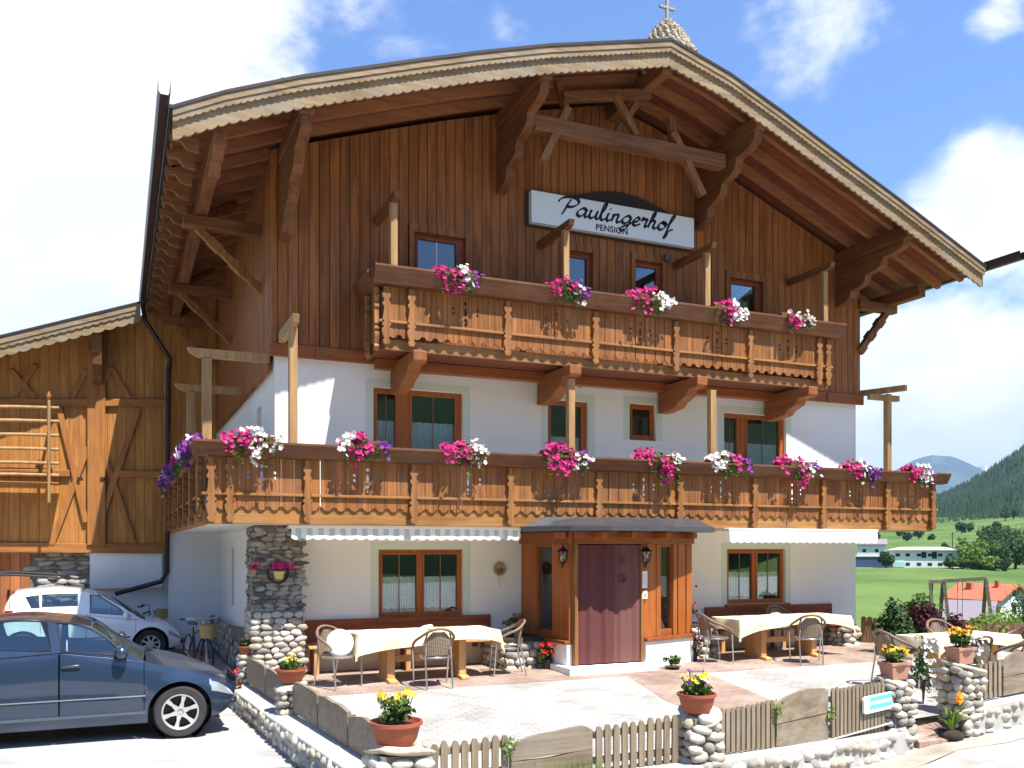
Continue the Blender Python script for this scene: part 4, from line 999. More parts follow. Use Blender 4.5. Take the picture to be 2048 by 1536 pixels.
# ground storey
xs_, xd_ = pb(180, 1100, 8.6).x, pb(60, 1100, 8.6).x
MB().box(xs_, XL, 8.6, 8.8, -.8, zbot - .001).build('plaster_base', M['plaster'], barn)
MB().box(xs_ - .0, pb(325, 1100, 8.3).x, 8.42, 8.599, 1.05, zbot - .002).build('plaster_band', M['plaster'], barn)
MB().box(pb(337, 0, 8.3).x, XL, 8.3, 8.399, -.8, 3.3).build('plaster_base', M['plaster'], barn)
MB().box(xd_, xs_, 8.66, 8.8, -.8, zbot - .001).build('stone_base', M['mortar'], barn)
mb = MB(); stones(mb, lambda a, b, d=0: Vector((xd_ + a, 8.66 + d, -.6 + b)), xs_ - xd_, 2.55, 77, sx=.36, sz=.12, dep=.05); mb.build('field_stones', M['stone_b'], barn, smooth=180, fix=False)
dr = MB().box(-6.5, xd_, 8.62, 8.7, -.8, zbot - .002).build('barn_door', wood('red_door_wood', (.32, .10, .03), (.44, .16, .055), 'z', 'x', .2), barn)
MB().box(xd_ - .45, xd_ - .40, 8.55, 8.61, .9, 1.05).build('handle', M['black'], dr)

rk = thing('pole_rack', 'weathered rack of horizontal poles with a spear-shaped upright fixed to the barn front', 'rack', (pb(98, 940).x, 7.7, 3.2))
for i, v in enumerate((815, 842, 870, 898, 926, 950)):
    a, b = pb(-60, v - 2, 7.7), pb(118, v + 1, 7.7); mb = MB().tube([a, a.lerp(b, .5) + Vector((0, .01, .012)), b], .038, 7)
    mb.build('pole', M['post'], rk, smooth=60)
a, b = pb(98, 1005, 7.65), pb(98, 800, 7.65); MB().tube([a, b], .035, 7).build('upright', M['post'], rk, smooth=60)
c = pb(98, 782, 7.65); MB().tube([b, b + (c - b) * .25, b + (c - b) * .5, c], [.03, .06, .055, .005], 8).build('spear_tip', M['carved'], rk, smooth=60)
for v in (830, 935):
    p = pb(98, v, 7.68); MB().beam(p, (p.x, YB - .02, p.z), .06, .06).build('wall_arm', M['beam_y'], rk)
MB().box(pb(-60, 0, 7.7).x, pb(118, 0, 7.7).x, 7.62, 8.3, pb(0, 962, 7.7).z - .03, pb(0, 962, 7.7).z).build('shelf_board', M['barnbeam_x'], rk, bev=.01)

# ================================================================ cars
lens = mat('headlamp_lens', (.50, .52, .55), .08, .5, spec=.9); redl = mat('red_lamp', (.35, .01, .01), .2)
def car(root, loc_f, top, sh, low, W, cowl, rf, rr, tail, xw, tr, wins, paint, ws=.92, k=.30, doors=(), roofdrop=.055, spokes=6, dark_low=None, rimr=.68, lampx=(.34, 8, 11, .22, 8)):
    """top/sh/low: tables of (x, z); x forward, front wheel centre at x=0; xw: wheel x positions"""
    XN = low[-1][0]; XT = low[0][0]
    T = lambda x: interp(top, x); S = lambda x: interp(sh, x); ar = tr + .055
    def Lw(x):
        z = interp(low, x)
        for c in xw:
            if abs(x - c) < ar: z = max(z, tr + math.sqrt(ar * ar - (x - c) ** 2) * 1.0)
        return min(z, S(x) - .02)
    def wd(x):
        w = W; d = .8
        if x > XN - d: w *= 1 - .30 * ((x - (XN - d)) / d) ** 2.4
        if x < XT + d: w *= 1 - .16 * ((XT + d - x) / d) ** 2.2
        return w
    def yside(x, t): return wd(x) * (1 - .055 * (1 - min(t / .5, 1)) ** 2 - .05 * max(0, (t - .55) / .45) ** 2)
    NR = 12
    def col(x):
        z0, z1 = Lw(x), S(x); zref = interp(low, x); pts = []
        for i in range(NR + 1):
            t = i / NR; z = z0 + (z1 - z0) * t; tt = (z - zref) / max(z1 - zref, .05); y = yside(x, tt); 
            # flared lip over the wheels
            for c in xw:
                r = math.hypot(x - c, z - tr)
                if r < ar + .12: y += .012 * (1 - (r - ar) / .12)
            pts.append((y, z))
        return pts
    xs = set(); x = XT
    while x < XN: xs.add(round(x, 4)); x += .05
    xs.add(XN)
    for c in xw:
        for i in range(17): xs.add(round(c + ar * math.cos(math.pi * i / 16), 4))
        xs.add(round(c + ar + .003, 4)); xs.add(round(c - ar - .003, 4))
    for a, b in doors: xs |= {a, a + .008, b, b - .008}
    xs = sorted(xs); cols = {x: col(x) for x in xs}
    body = MB(); dms = {(j, s): MB() for j in range(len(doors)) for s in (-1, 1)}; lampm = {}; SR = 2
    for s in (-1, 1):
        for xa, xb in zip(xs, xs[1:]):
            xm = (xa + xb) / 2; di = None; gapc = False
            for j, (a, b) in enumerate(doors):
                if a + .008 <= xm <= b - .008: di = j
                elif a < xm < b: gapc = True
            for i in range(NR):
                if gapc and i >= SR: continue
                tgt = body if (di is None or i < SR) else dms[(di, s)]
                if XN - lampx[0] < xm < XN - .04 and lampx[1] <= i < lampx[2]: tgt = lampm.setdefault(('headlight', s), MB())
                if xm < XT + lampx[3] and lampx[4] <= i < NR: tgt = lampm.setdefault(('tail_lamp', s), MB())
                p, q = cols[xa], cols[xb]
                tgt.add([(xa, s * p[i][0], p[i][1]), (xb, s * q[i][0], q[i][1]), (xb, s * q[i+1][0], q[i+1][1]), (xa, s * p[i+1][0], p[i+1][1])], [(0, 1, 2, 3)])
            # shoulder and bonnet / ledge
            ca, cb = cols[xa][-1], cols[xb][-1]
            hood = xm > cowl or xm < tail
            if hood:
                n = 7
                def hp(x, c, u): return (x, s * c[0] * (1 - u), c[1] + (T(x) - c[1]) * math.sin(min(1, u * 1.25) * math.pi / 2) ** .75)
                for i in range(n): body.add([hp(xa, ca, i/n), hp(xb, cb, i/n), hp(xb, cb, (i+1)/n), hp(xa, ca, (i+1)/n)], [(0, 1, 2, 3)])
            else:
                body.add([(xa, s * ca[0], ca[1]), (xb, s * cb[0], cb[1]), (xb, s * cb[0] * .93, cb[1] + .012), (xa, s * ca[0] * .93, ca[1] + .012)], [(0, 1, 2, 3)])
    # close nose and tail
    for x in (XN, XT):
        c = cols[x] if x in cols else col(x); n = len(c)
        body.add([(x, -y, z) for y, z in c] + [(x, y, z) for y, z in c], [(i, i + 1, n + i + 1, n + i) for i in range(n - 1)])
    bo = body.build('body', paint, root, smooth=38, weld=.001)
    dn = {k: m_.build('door', paint, root, smooth=38, weld=.001) for k, m_ in dms.items()}
    for (nm_, s_), m_ in lampm.items(): m_.build(nm_, lens if nm_ == 'headlight' else redl, root, smooth=38, weld=.001)
    # greenhouse
    E = lambda x: T(x) - roofdrop
    def gy(x, z): return wd(0 if x > 0 else x) * ws - k * (z - S(x)) 
    nx = 26; edge = []
    for i in range(nx + 1):
        x = cowl - .02 - (cowl - .02 - (tail + .02)) * i / nx; edge.append((x, max(E(x), S(x) + .015)))
    outl = [(x, S(x) + .01) for x, z in reversed(edge)] + edge
    # drop duplicates
    oo = []
    for p in outl:
        if not oo or math.hypot(p[0] - oo[-1][0], p[1] - oo[-1][1]) > .004: oo.append(p)
    for s in (-1, 1):
        f = MB(); f.plate(oo, wins, lambda a, b, d: (a, s * (gy(a, b) - d), b), .03)
        fo = f.build('window_frame', paint, root, smooth=30)
        for w in wins:
            g = MB(); g.plate(w, [], lambda a, b, d: (a, s * (gy(a, b) - .015), b), 0); g.build('side_window', M['carglass'], fo)
            tr_ = MB().tube([(a, s * (gy(a, b) + .002), b) for a, b in w], .009, 5, closed=True); tr_.build('window_trim', M['blackp'], fo, smooth=60)
    # roof
    rows = []
    for i in range(17):
        x = rf + (rr - rf) * i / 16; e = E(x); hw = gy(x, e) ; rows.append([(x, hw * t, e + roofdrop * (1 - abs(t) ** 2.2)) for t in [j / 6 - 1 for j in range(13)]])
    MB().grid(rows).build('roof', paint, root, smooth=180)
    def screen(xa, xb, nm, sg):
        rows = []
        for i in range(11):
            x = xa + (xb - xa) * i / 10; e = max(E(x), S(x) + .0); hw = gy(x, e) - .01; rows.append([(x + sg * .05 * (1 - t * t), hw * t, e + roofdrop * (1 - abs(t) ** 2.2) * .9) for t in [j / 6 - 1 for j in range(13)]])
        MB().grid(rows).build(nm, M['carglass'], root, smooth=180)
    screen(cowl - .03, rf, 'windscreen', .6); screen(tail + .03, rr, 'rear_window', -.6)
    # cabin: floor, seats, dashboard, steering wheel
    mb = MB(); mb.box(tail, cowl - .1, -W * .85, W * .85, .2, .35); mb.box(XT + .15, XN - .2, -W * .7, W * .7, .17, .34); mb.build('underbody', M['blackp'], root)
    ds = MB().box(cowl - .55, cowl - .1, -W * .82, W * .82, .55, S(cowl) - .02).build('dashboard', M['blackp'], root, bev=.03)
    for sx_, sy in ((cowl - 1.35, .36), (cowl - 1.35, -.36), (cowl - 2.15, .36), (cowl - 2.15, -.36)):
        mb = MB(); mb.box(sx_ - .25, sx_ + .25, sy - .25, sy + .25, .35, .55); mb.beam((sx_ - .2, sy, .5), (sx_ - .36, sy, 1.08), .48, .13, up=(1, 0, 0)); mb.beam((sx_ - .37, sy, 1.08), (sx_ - .40, sy, 1.26), .26, .09, up=(1, 0, 0))
        mb.build('seat', mat('seat_fabric', (.06, .065, .07), .9), root, bev=.03)
    MB().tube([(cowl - .72 + .05 * math.sin(a), -.36 + .18 * math.cos(a), .93 + .17 * math.sin(a)) for a in [2*math.pi*i/16 for i in range(16)]], .016, 6, closed=True).build('steering_wheel', M['blackp'], root, smooth=60)
    # wheels
    for c in xw:
        for s in (-1, 1):
            yo = W * .985; wh = empty('wheel', (c, s * yo, tr), root)
            MB().lathe([(ar - .005, 0), (ar - .005, -.32), (.05, -.33)], (c, s * (yo - .03) if s > 0 else -(yo - .03), tr), 28, 'y').build('wheel_arch_liner', M['blackp'], root) if s > 0 else \
            MB().lathe([(ar - .005, 0), (ar - .005, .32), (.05, .33)], (c, -(yo - .03), tr), 28, 'y').build('wheel_arch_liner', M['blackp'], root)
            o = -s
            MB().lathe([(tr * rimr, .02 * o), (tr * (rimr + .04), .0), (tr * .92, -.002 * o), (tr * .985, .03 * o), (tr, .06 * o), (tr, .17 * o), (tr * .96, .2 * o), (tr * rimr, .2 * o)], (c, s * yo, tr), 40, 'y').build('tyre', mat('tyre_rubber', (.035, .032, .032), .85, var=.2, scale=12), wh, smooth=45)
            R_ = tr * rimr; mb = MB()
            mb.lathe([(R_ + .002, .012 * o), (R_ * .92, .02 * o), (R_ * .9, .05 * o)], (c, s * yo, tr), 40, 'y')
            mb.lathe([(0, .025 * o), (R_ * .2, .028 * o), (R_ * .24, .06 * o)], (c, s * yo, tr), 20, 'y')
            for i in range(spokes):
                g = 2 * math.pi * i / spokes + .3; ca_, sa_ = math.cos(g), math.sin(g); P = []
                for r, w in ((R_ * .17, .30), (R_ * .55, .15), (R_ * .93, .26)):
                    for e in (-1, 1):
                        P.append((c + r * ca_ - e * w * R_ * .5 * sa_, s * (yo - .022 + .012 * (1 - r / R_)), tr + r * sa_ + e * w * R_ * .5 * ca_))
                b = [(x, y + o * .04, z) for x, y, z in P]
                mb.add(P + b, [(0, 1, 3, 2), (2, 3, 5, 4), (0, 2, 8, 6), (2, 4, 10, 8), (1, 7, 9, 3), (3, 9, 11, 5)])
            mb.build('rim', M['alloy'], wh, smooth=35)
            MB().lathe([(0, .10 * o), (R_ * .95, .10 * o)], (c, s * yo, tr), 24, 'y').build('brake_disc', M['black'], wh)
    return dict(wd=wd, S=S, T=T, gy=gy, yside=yside, W=W, Lw=Lw, doors=dn, body=bo)
def paintm(name, col, metal=.6, rough=.28):
    m, k, b = newmat(name); b.inputs['Base Color'].default_value = (*col, 1); b.inputs['Metallic'].default_value = metal; b.inputs['Roughness'].default_value = rough
    b.inputs['Coat Weight'].default_value = 1.; b.inputs['Coat Roughness'].default_value = .04
    k.l(k.mix(k.ss(k.noise(k.n('ShaderNodeTexCoord').outputs['Object'], 3, 3), .3, .7), tuple(c * .93 for c in col), tuple(c * 1.05 for c in col)), b.inputs['Base Color'])
    return m
M['alloy'] = mat('alloy_rim', (.62, .61, .58), .35, .6, var=.05)
BLUE = paintm('blue_metallic_paint', (.022, .042, .080), .35, .30); WHITE = paintm('white_car_paint', (.86, .87, .88), .0, .25)
def car_detail(root, d, C_, mir=(.0, .0)):
    """mirrors, handles, lamps, plates and strips placed on the body surface"""
    XN, XT = C_['XN'], C_['XT']; S, wd, W = d['S'], d['wd'], d['W']
    for s in (-1, 1):
        # mirror
        mx = C_['mirror']; mz = S(mx) + .06; y = s * (W * .93)
        mb = MB(); mb.lathe([(0, -.10), (.055, -.09), (.085, -.03), (.085, .04), (.06, .09), (0, .10)], (0, 0, 0), 14, 'y')
        mb.v = [(mx + p[0] * .9, y + s * .10 + p[1], mz + .03 + p[2] * .95) for p in mb.v]; mb.beam((mx, y - s * .04, mz - .03), (mx, y + s * .06, mz), .05, .04)
        mb.build('wing_mirror', C_['paint'], root, smooth=60)
        for hx in C_['handles']:
            z = S(hx) - .13; y = s * (d['yside'](hx, .8) + .012); h = MB(); h.beam((hx - .095, y, z), (hx + .095, y, z + .004), .03, .032)
            di = (0 if hx > C_['split'] else 1, s)
            h.build('handle', C_['paint'], d['doors'][di], bev=.008, smooth=40)
            MB().beam((hx - .07, y - s * .012, z - .02), (hx + .07, y - s * .012, z - .018), .02, .03).build('handle_recess', M['blackp'], d['doors'][di])
        # rubbing strip and sill trim following the side
        for z, t, m, nm, hgt in C_['strips']:
            mb = MB(); x = C_['sx0']
            while x < C_['sx1'] - .01:
                x2 = min(x + .12, C_['sx1']); mb.beam((x, s * (d['yside'](x, t) + .003), z(x)), (x2, s * (d['yside'](x2, t) + .003), z(x2)), .014, hgt); x = x2
            mb.build(nm, m, root)
        # headlamps and tail lamps as smooth pods let into the corners
        for (x, yy, z, rx, ry, rz_, m, nm) in C_['lamps']:
            bm = MB(); bm.stone((0, 0, 0), (1, 1, 1), random.Random(3), 2); 
            bm = MB(); prof = [(math.sin(math.pi * i / 12), -math.cos(math.pi * i / 12)) for i in range(13)]; bm.lathe(prof, (0, 0, 0), 20)
            bm.v = [(x + p[0] * rx, s * (yy + p[1] * ry), z + p[2] * rz_) for p in bm.v]; bm.build(nm, m, root, smooth=180)
YC = -3.32; O = Vector((py(361, 1424, YC).x, 0, -.225))
def tr_(lst, Y=YC, O=O): return [((py(u, v, Y) - O).x, (py(u, v, Y) - O).z) for u, v in lst]
bc_ = tr_([(478, 1400), (472, 1371), (456, 1352), (415, 1334), (366, 1319), (312, 1309), (290, 1306)], YC + .5)
btop = list(reversed(bc_)); cow = btop[0][0]
roofc = tr_([(256, 1289), (220, 1267), (183, 1246), (146, 1235), (90, 1231), (40, 1229)], YC + .5)
btop = sorted([(-3.42, .72), (-3.38, .95), (-3.25, 1.1), (-2.95, 1.30), (-2.6, 1.375), (-2.2, 1.41)] + [p for p in roofc if p[0] > -2.1] + btop)
bsh = sorted([(-3.42, .70), (-3.3, .96), (-2.6, 1.01), (-1.9, 1.0)] + tr_([(122, 1309), (225, 1318), (283, 1324), (340, 1334), (400, 1349), (440, 1362), (462, 1378), (474, 1396)]))
bsh = [(x, z) for x, z in bsh]
XN = tr_([(478, 1400)])[0][0]
blow = [(-3.42, .5), (-3.3, .28), (-2.9, .24), (-1.9, .20), (.3, .20), (.45, .22), (XN - .12, .27), (XN - .04, .36), (XN, .55)]
bsh = [p for p in bsh if p[0] < XN - .01] + [(XN, .64)]
bw = [tr_([(112, 1249), (150, 1249), (180, 1257), (213, 1277), (240, 1303), (236, 1312), (122, 1304)]),
      tr_([(20, 1243), (60, 1243), (91, 1246), (101, 1303), (-20, 1301), (-50, 1250)])]
bw.append([(-2.62, 1.03), (-2.2, 1.01), (-2.2, 1.28), (-2.45, 1.27)])
bw[1] = [(max(a, -2.12), b) for a, b in bw[1]]
dx = [tr_([(u, 1340)])[0][0] for u in (118, 289)]
bcar = thing('parked_car', 'dark blue five-door hatchback with silver alloy wheels parked in front of the white car', 'car', (0, 0, 0))
d = car(bcar, None, btop, bsh, blow, .885, cow, tr_([(183, 1246)], YC + .5)[0][0], -2.75, -3.2, (0., -2.58), .302, bw, BLUE, doors=((dx[0], dx[1]), (-2.15, dx[0] - .001)), ws=.93)
car_detail(bcar, d, dict(XN=XN, XT=-3.42, mirror=tr_([(243, 1315)])[0][0], paint=BLUE, handles=(tr_([(141, 1336)])[0][0], -1.95), split=dx[0],
    sx0=-2.2, sx1=-.38, strips=[(lambda x: .52 + .0 * x, .45, M['chrome'], 'rubbing_strip', .012), (lambda x: .325, .2, mat('sill_trim', (.12, .14, .18), .3, .5), 'sill_trim', .03)],
    lamps=[(XN - .05, .50, .36, .07, .16, .05, M['blackp'], 'fog_lamp_grille')]))
MB().box(XN - .02, XN + .012, -.30, .30, .42, .66).build('grille', M['blackp'], bcar, bev=.03)
bcar.location = (O.x, YC + .885, O.z)

YW = 6.3; OW = Vector((py(301, 1289, YW).x, 0, py(301, 1289, YW).z - .32))
def tw(lst, Y=YW): return tr_(lst, Y, OW)
wx = lambda u: tw([(u, 1250)])[0][0]
wtopp = tw([(2, 1250), (6, 1212), (24, 1182), (49, 1178), (110, 1173), (171, 1178), (207, 1188), (244, 1208), (283, 1232), (317, 1237), (342, 1249), (361, 1266), (369, 1284)], YW + .3)
wtopp = sorted(wtopp)
wsh = sorted(tw([(2, 1252), (8, 1222), (60, 1222), (175, 1232), (262, 1240), (284, 1241), (317, 1248), (342, 1258), (360, 1272), (370, 1288)]))
WN, WT = wsh[-1][0], wsh[0][0]
wlow = [(WT, .55), (WT + .12, .3), (WT + .5, .24), (-.5, .22), (.42, .22), (WN - .08, .28), (WN, .45)]
wwin = [tw([(50, 1195), (76, 1191), (78, 1216), (62, 1216)]), tw([(83, 1190), (155, 1188), (155, 1212), (83, 1214)]), tw([(180, 1190), (196, 1192), (240, 1218), (254, 1231), (180, 1226)])]
wcar = thing('parked_car', 'white compact people carrier parked by the barn behind the dark blue car', 'car', (0, 0, 0))
dw = [wx(172), wx(272)]
d = car(wcar, None, wtopp, wsh, wlow, .86, tw([(290, 1232)], YW + .3)[0][0], tw([(196, 1184)], YW + .3)[0][0], tw([(30, 1180)], YW + .3)[0][0], WT + .12, (0., -2.42), .32, wwin, WHITE, doors=((dw[0], dw[1]), (wx(80), dw[0] - .001)), ws=.93, spokes=8, rimr=.6)
car_detail(wcar, d, dict(XN=WN, XT=WT, mirror=wx(253), paint=WHITE, handles=(dw[0] + .2, wx(80) + .2), split=dw[0], sx0=-1.9, sx1=-.4,
    strips=[(lambda x: .50, .4, M['blackp'], 'rubbing_strip', .03)],
    lamps=[(WN - .05, .5, .35, .07, .2, .06, M['blackp'], 'fog_lamp_grille')]))
wcar.location = (OW.x, YW + .86, OW.z)
for s in (-1, 1): MB().tube([(-2.2, s * .55, 1.6), (-1.4, s * .58, 1.635), (-.75, s * .56, 1.59)], .016, 6).build('roof_rail', M['blackp'], wcar, smooth=60)
for o in list(wcar.children)[-2:]: o.parent = wcar; o.matrix_parent_inverse = Matrix.Identity(4)

# ================================================================ garden walls, pillars and fences
class Line:
    def __init__(s, P, Q):
        s.P = Vector(P); s.Q = Vector(Q); s.L = (s.Q - s.P).length; s.d = (s.Q - s.P).normalized(); s.n = Vector((s.d.y, -s.d.x))
    def at(s, a, off, z): p = s.P + s.d * a + s.n * off; return Vector((p.x, p.y, z))
    def s_at(s, u):
        r = ray(u, VH); r = Vector((r.x, r.y)); o = Vector((CAM.x, CAM.y)) - s.P; den = r.x * s.d.y - r.y * s.d.x
        return (r.x * o.y - r.y * o.x) / (r.x * s.d.y - r.y * s.d.x)
PA, PB, PC, PD = (2.2, -7.06), (5.27, -7.08), (9.08, -5.95), (10.22, -5.98)
P1, P2, PE = (1.80, -.35), (1.95, -3.33), (13.2, -5.7)
LAB, LBC, LDE, L12, L2A = Line(PA, PB), Line(PB, PC), Line(PD, PE), Line(P1, P2), Line(P2, PA)
# out-normals: for the street side n points to -y; for the left side flip
def low_wall(nm, label, L, z0, z1, ztop0, ztop1, w0=-.14, w1=.2, sgn=1, seed=1, sx=.20, sz=.15, cat='wall'):
    t = thing(nm, label, cat, tuple(L.at(L.L / 2, 0, z0)))
    mb = MB(); c = [L.at(-.05, sgn * w1, z0), L.at(L.L + .05, sgn * w1, z1), L.at(L.L + .05, sgn * w0, z1), L.at(-.05, sgn * w0, z0)]
    tp = [Vector((p.x, p.y, z)) for p, z in zip(c, (ztop0, ztop1, ztop1, ztop0))]
    mb.add(c + tp, [(0, 1, 2, 3), (4, 7, 6, 5), (0, 4, 5, 1), (1, 5, 6, 2), (2, 6, 7, 3), (3, 7, 4, 0)])
    mb.build('concrete_core', M['concrete'], t, bev=.02)
    mb = MB(); rnd = random.Random(seed); rows_ = 2 if (ztop0 - z0) > .2 else 1
    a = .05
    while a < L.L:
        w = sx * rnd.uniform(.55, 1.3); f = a / L.L; zb = z0 + (z1 - z0) * f; zt = ztop0 + (ztop1 - ztop0) * f; hh = (zt - zb)
        n = max(1, int(hh / sz + .4))
        for i in range(n):
            if rnd.random() < .1: continue
            c = L.at(a + w / 2 + rnd.uniform(-.03, .03), sgn * (w1 - .02), zb + hh * (i + .45) / n + rnd.uniform(-.02, .02)); r = L.d * w * .5
            mb.stone(c, (abs(L.d.x) * w * .47 + abs(L.d.y) * .055, abs(L.d.y) * w * .47 + abs(L.d.x) * .055, hh / n * rnd.uniform(.30, .5)), rnd, 1)
        a += w * 1.02
    mb.build('river_stones', M['stone'], t, smooth=180, fix=False); return t
low_wall('stone_garden_wall', 'low river stone wall carrying the front fence left of the bowl pillar', LAB, -.75, -.8, -.12, -.10, seed=3)
low_wall('stone_garden_wall', 'low river stone wall rising under the fence between bowl pillar and gate', LBC, -.66, -.62, -.09, -.32, seed=5)
low_wall('stone_garden_wall', 'low river stone wall right of the gate opening', LDE, -.50, -.34, -.10, .02, seed=9, sx=.2, sz=.14)
low_wall('stone_garden_wall', 'low cobbled retaining wall beside the dark blue car', L12, -.35, -.4, -.06, -.02, w0=-.15, w1=.30, sgn=-1 if L12.n.x > 0 else 1, seed=12, sx=.2, sz=.13)
low_wall('stone_garden_wall', 'low cobbled retaining wall running to the front corner bowl', L2A, -.4, -.55, -.02, .03, w0=-.15, w1=.30, sgn=-1 if L2A.n.x > 0 else 1, seed=14, sx=.2, sz=.13)
def pillar(P, z0, z1, w, label, seed, sx=.17, sz=.10, rot=0):
    t = thing('stone_pillar', label, 'pillar', (P[0], P[1], z0), 'stone pillars of the garden wall')
    x0, x1, y0, y1 = P[0] - w / 2, P[0] + w / 2, P[1] - w / 2, P[1] + w / 2
    pillar_block('river_stones', t, x0, x1, y0, y1, z0, z1 - .05, seed, sx=sx, sz=sz, dep=.06)
    mb = MB(); rnd = random.Random(seed)
    mb.stone((P[0], P[1], z1 - .045), (w * .62, w * .62, .05), rnd, 2); mb.build('cap_stone', M['stone'], t, smooth=180, fix=False)
pillar((PA[0], PA[1]), -.75, .31, .46, 'front corner stone pillar carrying the largest terracotta bowl', 21)
pillar((PB[0], PB[1]), -.8, .38, .34, 'stone pillar between two picket sections with yellow flowers in a bowl on top', 22)
pillar((PC[0], PC[1]), -.66, .33, .34, 'stone pillar left of the gate opening beside the small name plate', 23)
pillar((PD[0], PD[1]), -.46, .47, .40, 'stone pillar right of the gate opening beside the orange lily', 24)
pillar((1.84, -.30), -.3, .36, .26, 'small stone pillar in front of the blue car nose next to the house pier', 25, sx=.14, sz=.085)
pillar((1.95, -3.33), -.4, .36, .30, 'small stone pillar between the two weathered plank sections beside the parking area', 26, sx=.15, sz=.09)

def picket_fence(L, u0, u1, zb, zt, label, sp=.088, w=.062, m='greyz', nm='picket_fence', off=.0):
    s0, s1 = L.s_at(u0), L.s_at(u1); t = thing(nm, label, 'fence', tuple(L.at((s0 + s1) / 2, off, zb(0.5))), 'picket fence sections'); n = max(2, int((s1 - s0) / sp)); rnd = random.Random(int(u0))
    for i in range(n + 1):
        a = s0 + (s1 - s0) * i / n; f = i / n; z0, z1 = zb(f), zt(f) + rnd.uniform(-.012, .012); q = w / 2; tilt = rnd.uniform(-.006, .006)
        MB().plate([(a - q, z0), (a + q, z0), (a + q + tilt, z1 - .04), (a + q * .55 + tilt, z1 - .008), (a + tilt, z1), (a - q * .55 + tilt, z1 - .008), (a - q + tilt, z1 - .04)], [], lambda p, r, d: L.at(p, off + .03 - d, r), .024).build('picket', M[m], t)
    for h in (.22, .78):
        mb = MB(); mb.beam(L.at(s0 - .04, off - .02, zb(0) + (zt(0) - zb(0)) * h), L.at(s1 + .04, off - .02, zb(1) + (zt(1) - zb(1)) * h), .05, .06); mb.build('rail', M['grey'], t)
    return t
def plank_fence(L, u0, u1, zb, zt, label, n=2, seed=0, off=0., nm='plank_fence', s01=None):
    s0, s1 = s01 or (L.s_at(u0), L.s_at(u1)); rnd = random.Random(seed); t = thing(nm, label, 'fence', tuple(L.at((s0 + s1) / 2, off, zb(.5))), 'weathered plank sections')
    for k in range(n):
        K = 14; lo, hi = [], []
        for i in range(K + 1):
            f = i / K; a = s0 + .015 + (s1 - s0 - .03) * f; H = zt(f) - zb(f); z0 = zb(f) + H * k / n + (.012 if k else 0); z1 = zb(f) + H * (k + 1) / n
            if k == n - 1: z1 += (.035 * math.sin(f * 3.1) * 1.6 - .07 * (max(0, .18 - f) / .18) ** 2 - .04 * (max(0, f - .85) / .15) ** 2) * (1 if L is not L12 and L is not L2A else .25) + .035 * noise.noise(Vector((a * 3, seed * 1.7 + .5, 0)))
            else: z1 += .015 * noise.noise(Vector((a * 2.5, seed + k, 5)))
            lo.append((a, z0)); hi.append((a, z1))
        MB().plate(lo + hi[::-1], [], lambda p, r, d: L.at(p, off + .02 - d, r), .045).build('plank', M['grey'], t, bev=.008)
    for a in (s0 + .06, s1 - .06):
        MB().beam(L.at(a, off - .05, zb(0)), L.at(a, off - .05, zt(0) - .05), .06, .05, up=(0, 1, 0)).build('post', M['greyz'], t)
    return t
cst = lambda v: (lambda f: v)
lin = lambda a, b: (lambda f: a + (b - a) * f)
picket_fence(LAB, 846, 1008, cst(-.1), lin(.30, .33), 'grey picket fence section just right of the front corner bowl')
plank_fence(LAB, 1018, 1186, cst(-.1), lin(.22, .31), 'single weathered wavy plank set between two picket sections at the front', n=2, seed=2)
picket_fence(LAB, 1196, 1347, cst(-.1), lin(.33, .37), 'grey picket fence section left of the pillar with yellow flowers')
picket_fence(LBC, 1430, 1541, lin(-.08, -.15), lin(.36, .36), 'grey picket fence section right of the pillar with yellow flowers')
plank_fence(LBC, 1548, 1655, lin(-.16, -.23), lin(.31, .38), 'two stacked weathered planks in the front fence behind green weeds', seed=6)
picket_fence(LBC, 1663, 1762, lin(-.24, -.31), lin(.36, .33), 'grey picket fence section behind the small white and turquoise plate')
picket_fence(LDE, 1958, 1996, lin(-.05, -.03), lin(.44, .46), 'short grey picket fence section right of the gate pillar')
plank_fence(LDE, 2003, 2075, lin(-.03, .0), lin(.45, .52), 'two stacked weathered planks at the right edge beyond the gate', seed=8)
plank_fence(L12, 0, 0, cst(-.02), lin(.33, .36), 'wavy topped weathered planks nearer the house beside the parking area', seed=11, s01=(.14, 1.5), n=1)
plank_fence(L12, 0, 0, cst(-.02), lin(.36, .31), 'weathered planks behind the blue car nose, ending at the small pillar', seed=19, s01=(1.52, L12.L - .16), n=1)
for i in range(3):
    q = (L2A.L - .42) / 3
    plank_fence(L2A, 0, 0, cst(.02), lin(.40 - .02 * i, .37), ['rough weathered plank panel starting at the small pillar', 'rough weathered plank panel in the middle of the left garden wall', 'rough weathered plank panel ending at the front corner bowl'][i], seed=30 + i, s01=(.17 + i * q, .155 + (i + 1) * q), n=1)
# brown fence between the house corner and the meadow
FB = [(14.32, -.12), (15.0, -1.05), (17.3, -3.6), (20.5, -6.2)]
fence_lbl = ['light brown board fence joining the house corner', 'dark brown board fence behind the third dining table', 'dark brown board fence running out at the right edge']
for i, (a, b) in enumerate(zip(FB, FB[1:])):
    L = Line(a, b); t = thing('board_fence', fence_lbl[i], 'fence', (a[0], a[1], -.2), 'brown board fences by the meadow'); n = int(L.L / .115); rnd = random.Random(i)
    for k in range(n):
        s = (k + .5) * L.L / n; z1 = .54 + rnd.uniform(-.02, .03) - .015 * i
        MB().plate([(s - .052, -.35), (s + .052, -.35), (s + .052, z1 - .03), (s, z1), (s - .052, z1 - .03)], [], lambda p, r, d: L.at(p, -d, r), .02).build('board', M['fence'], t)
    for h in (-.05, .4): MB().beam(L.at(0, -.045, h), L.at(L.L, -.045, h), .04, .08).build('rail', M['fence'], t)
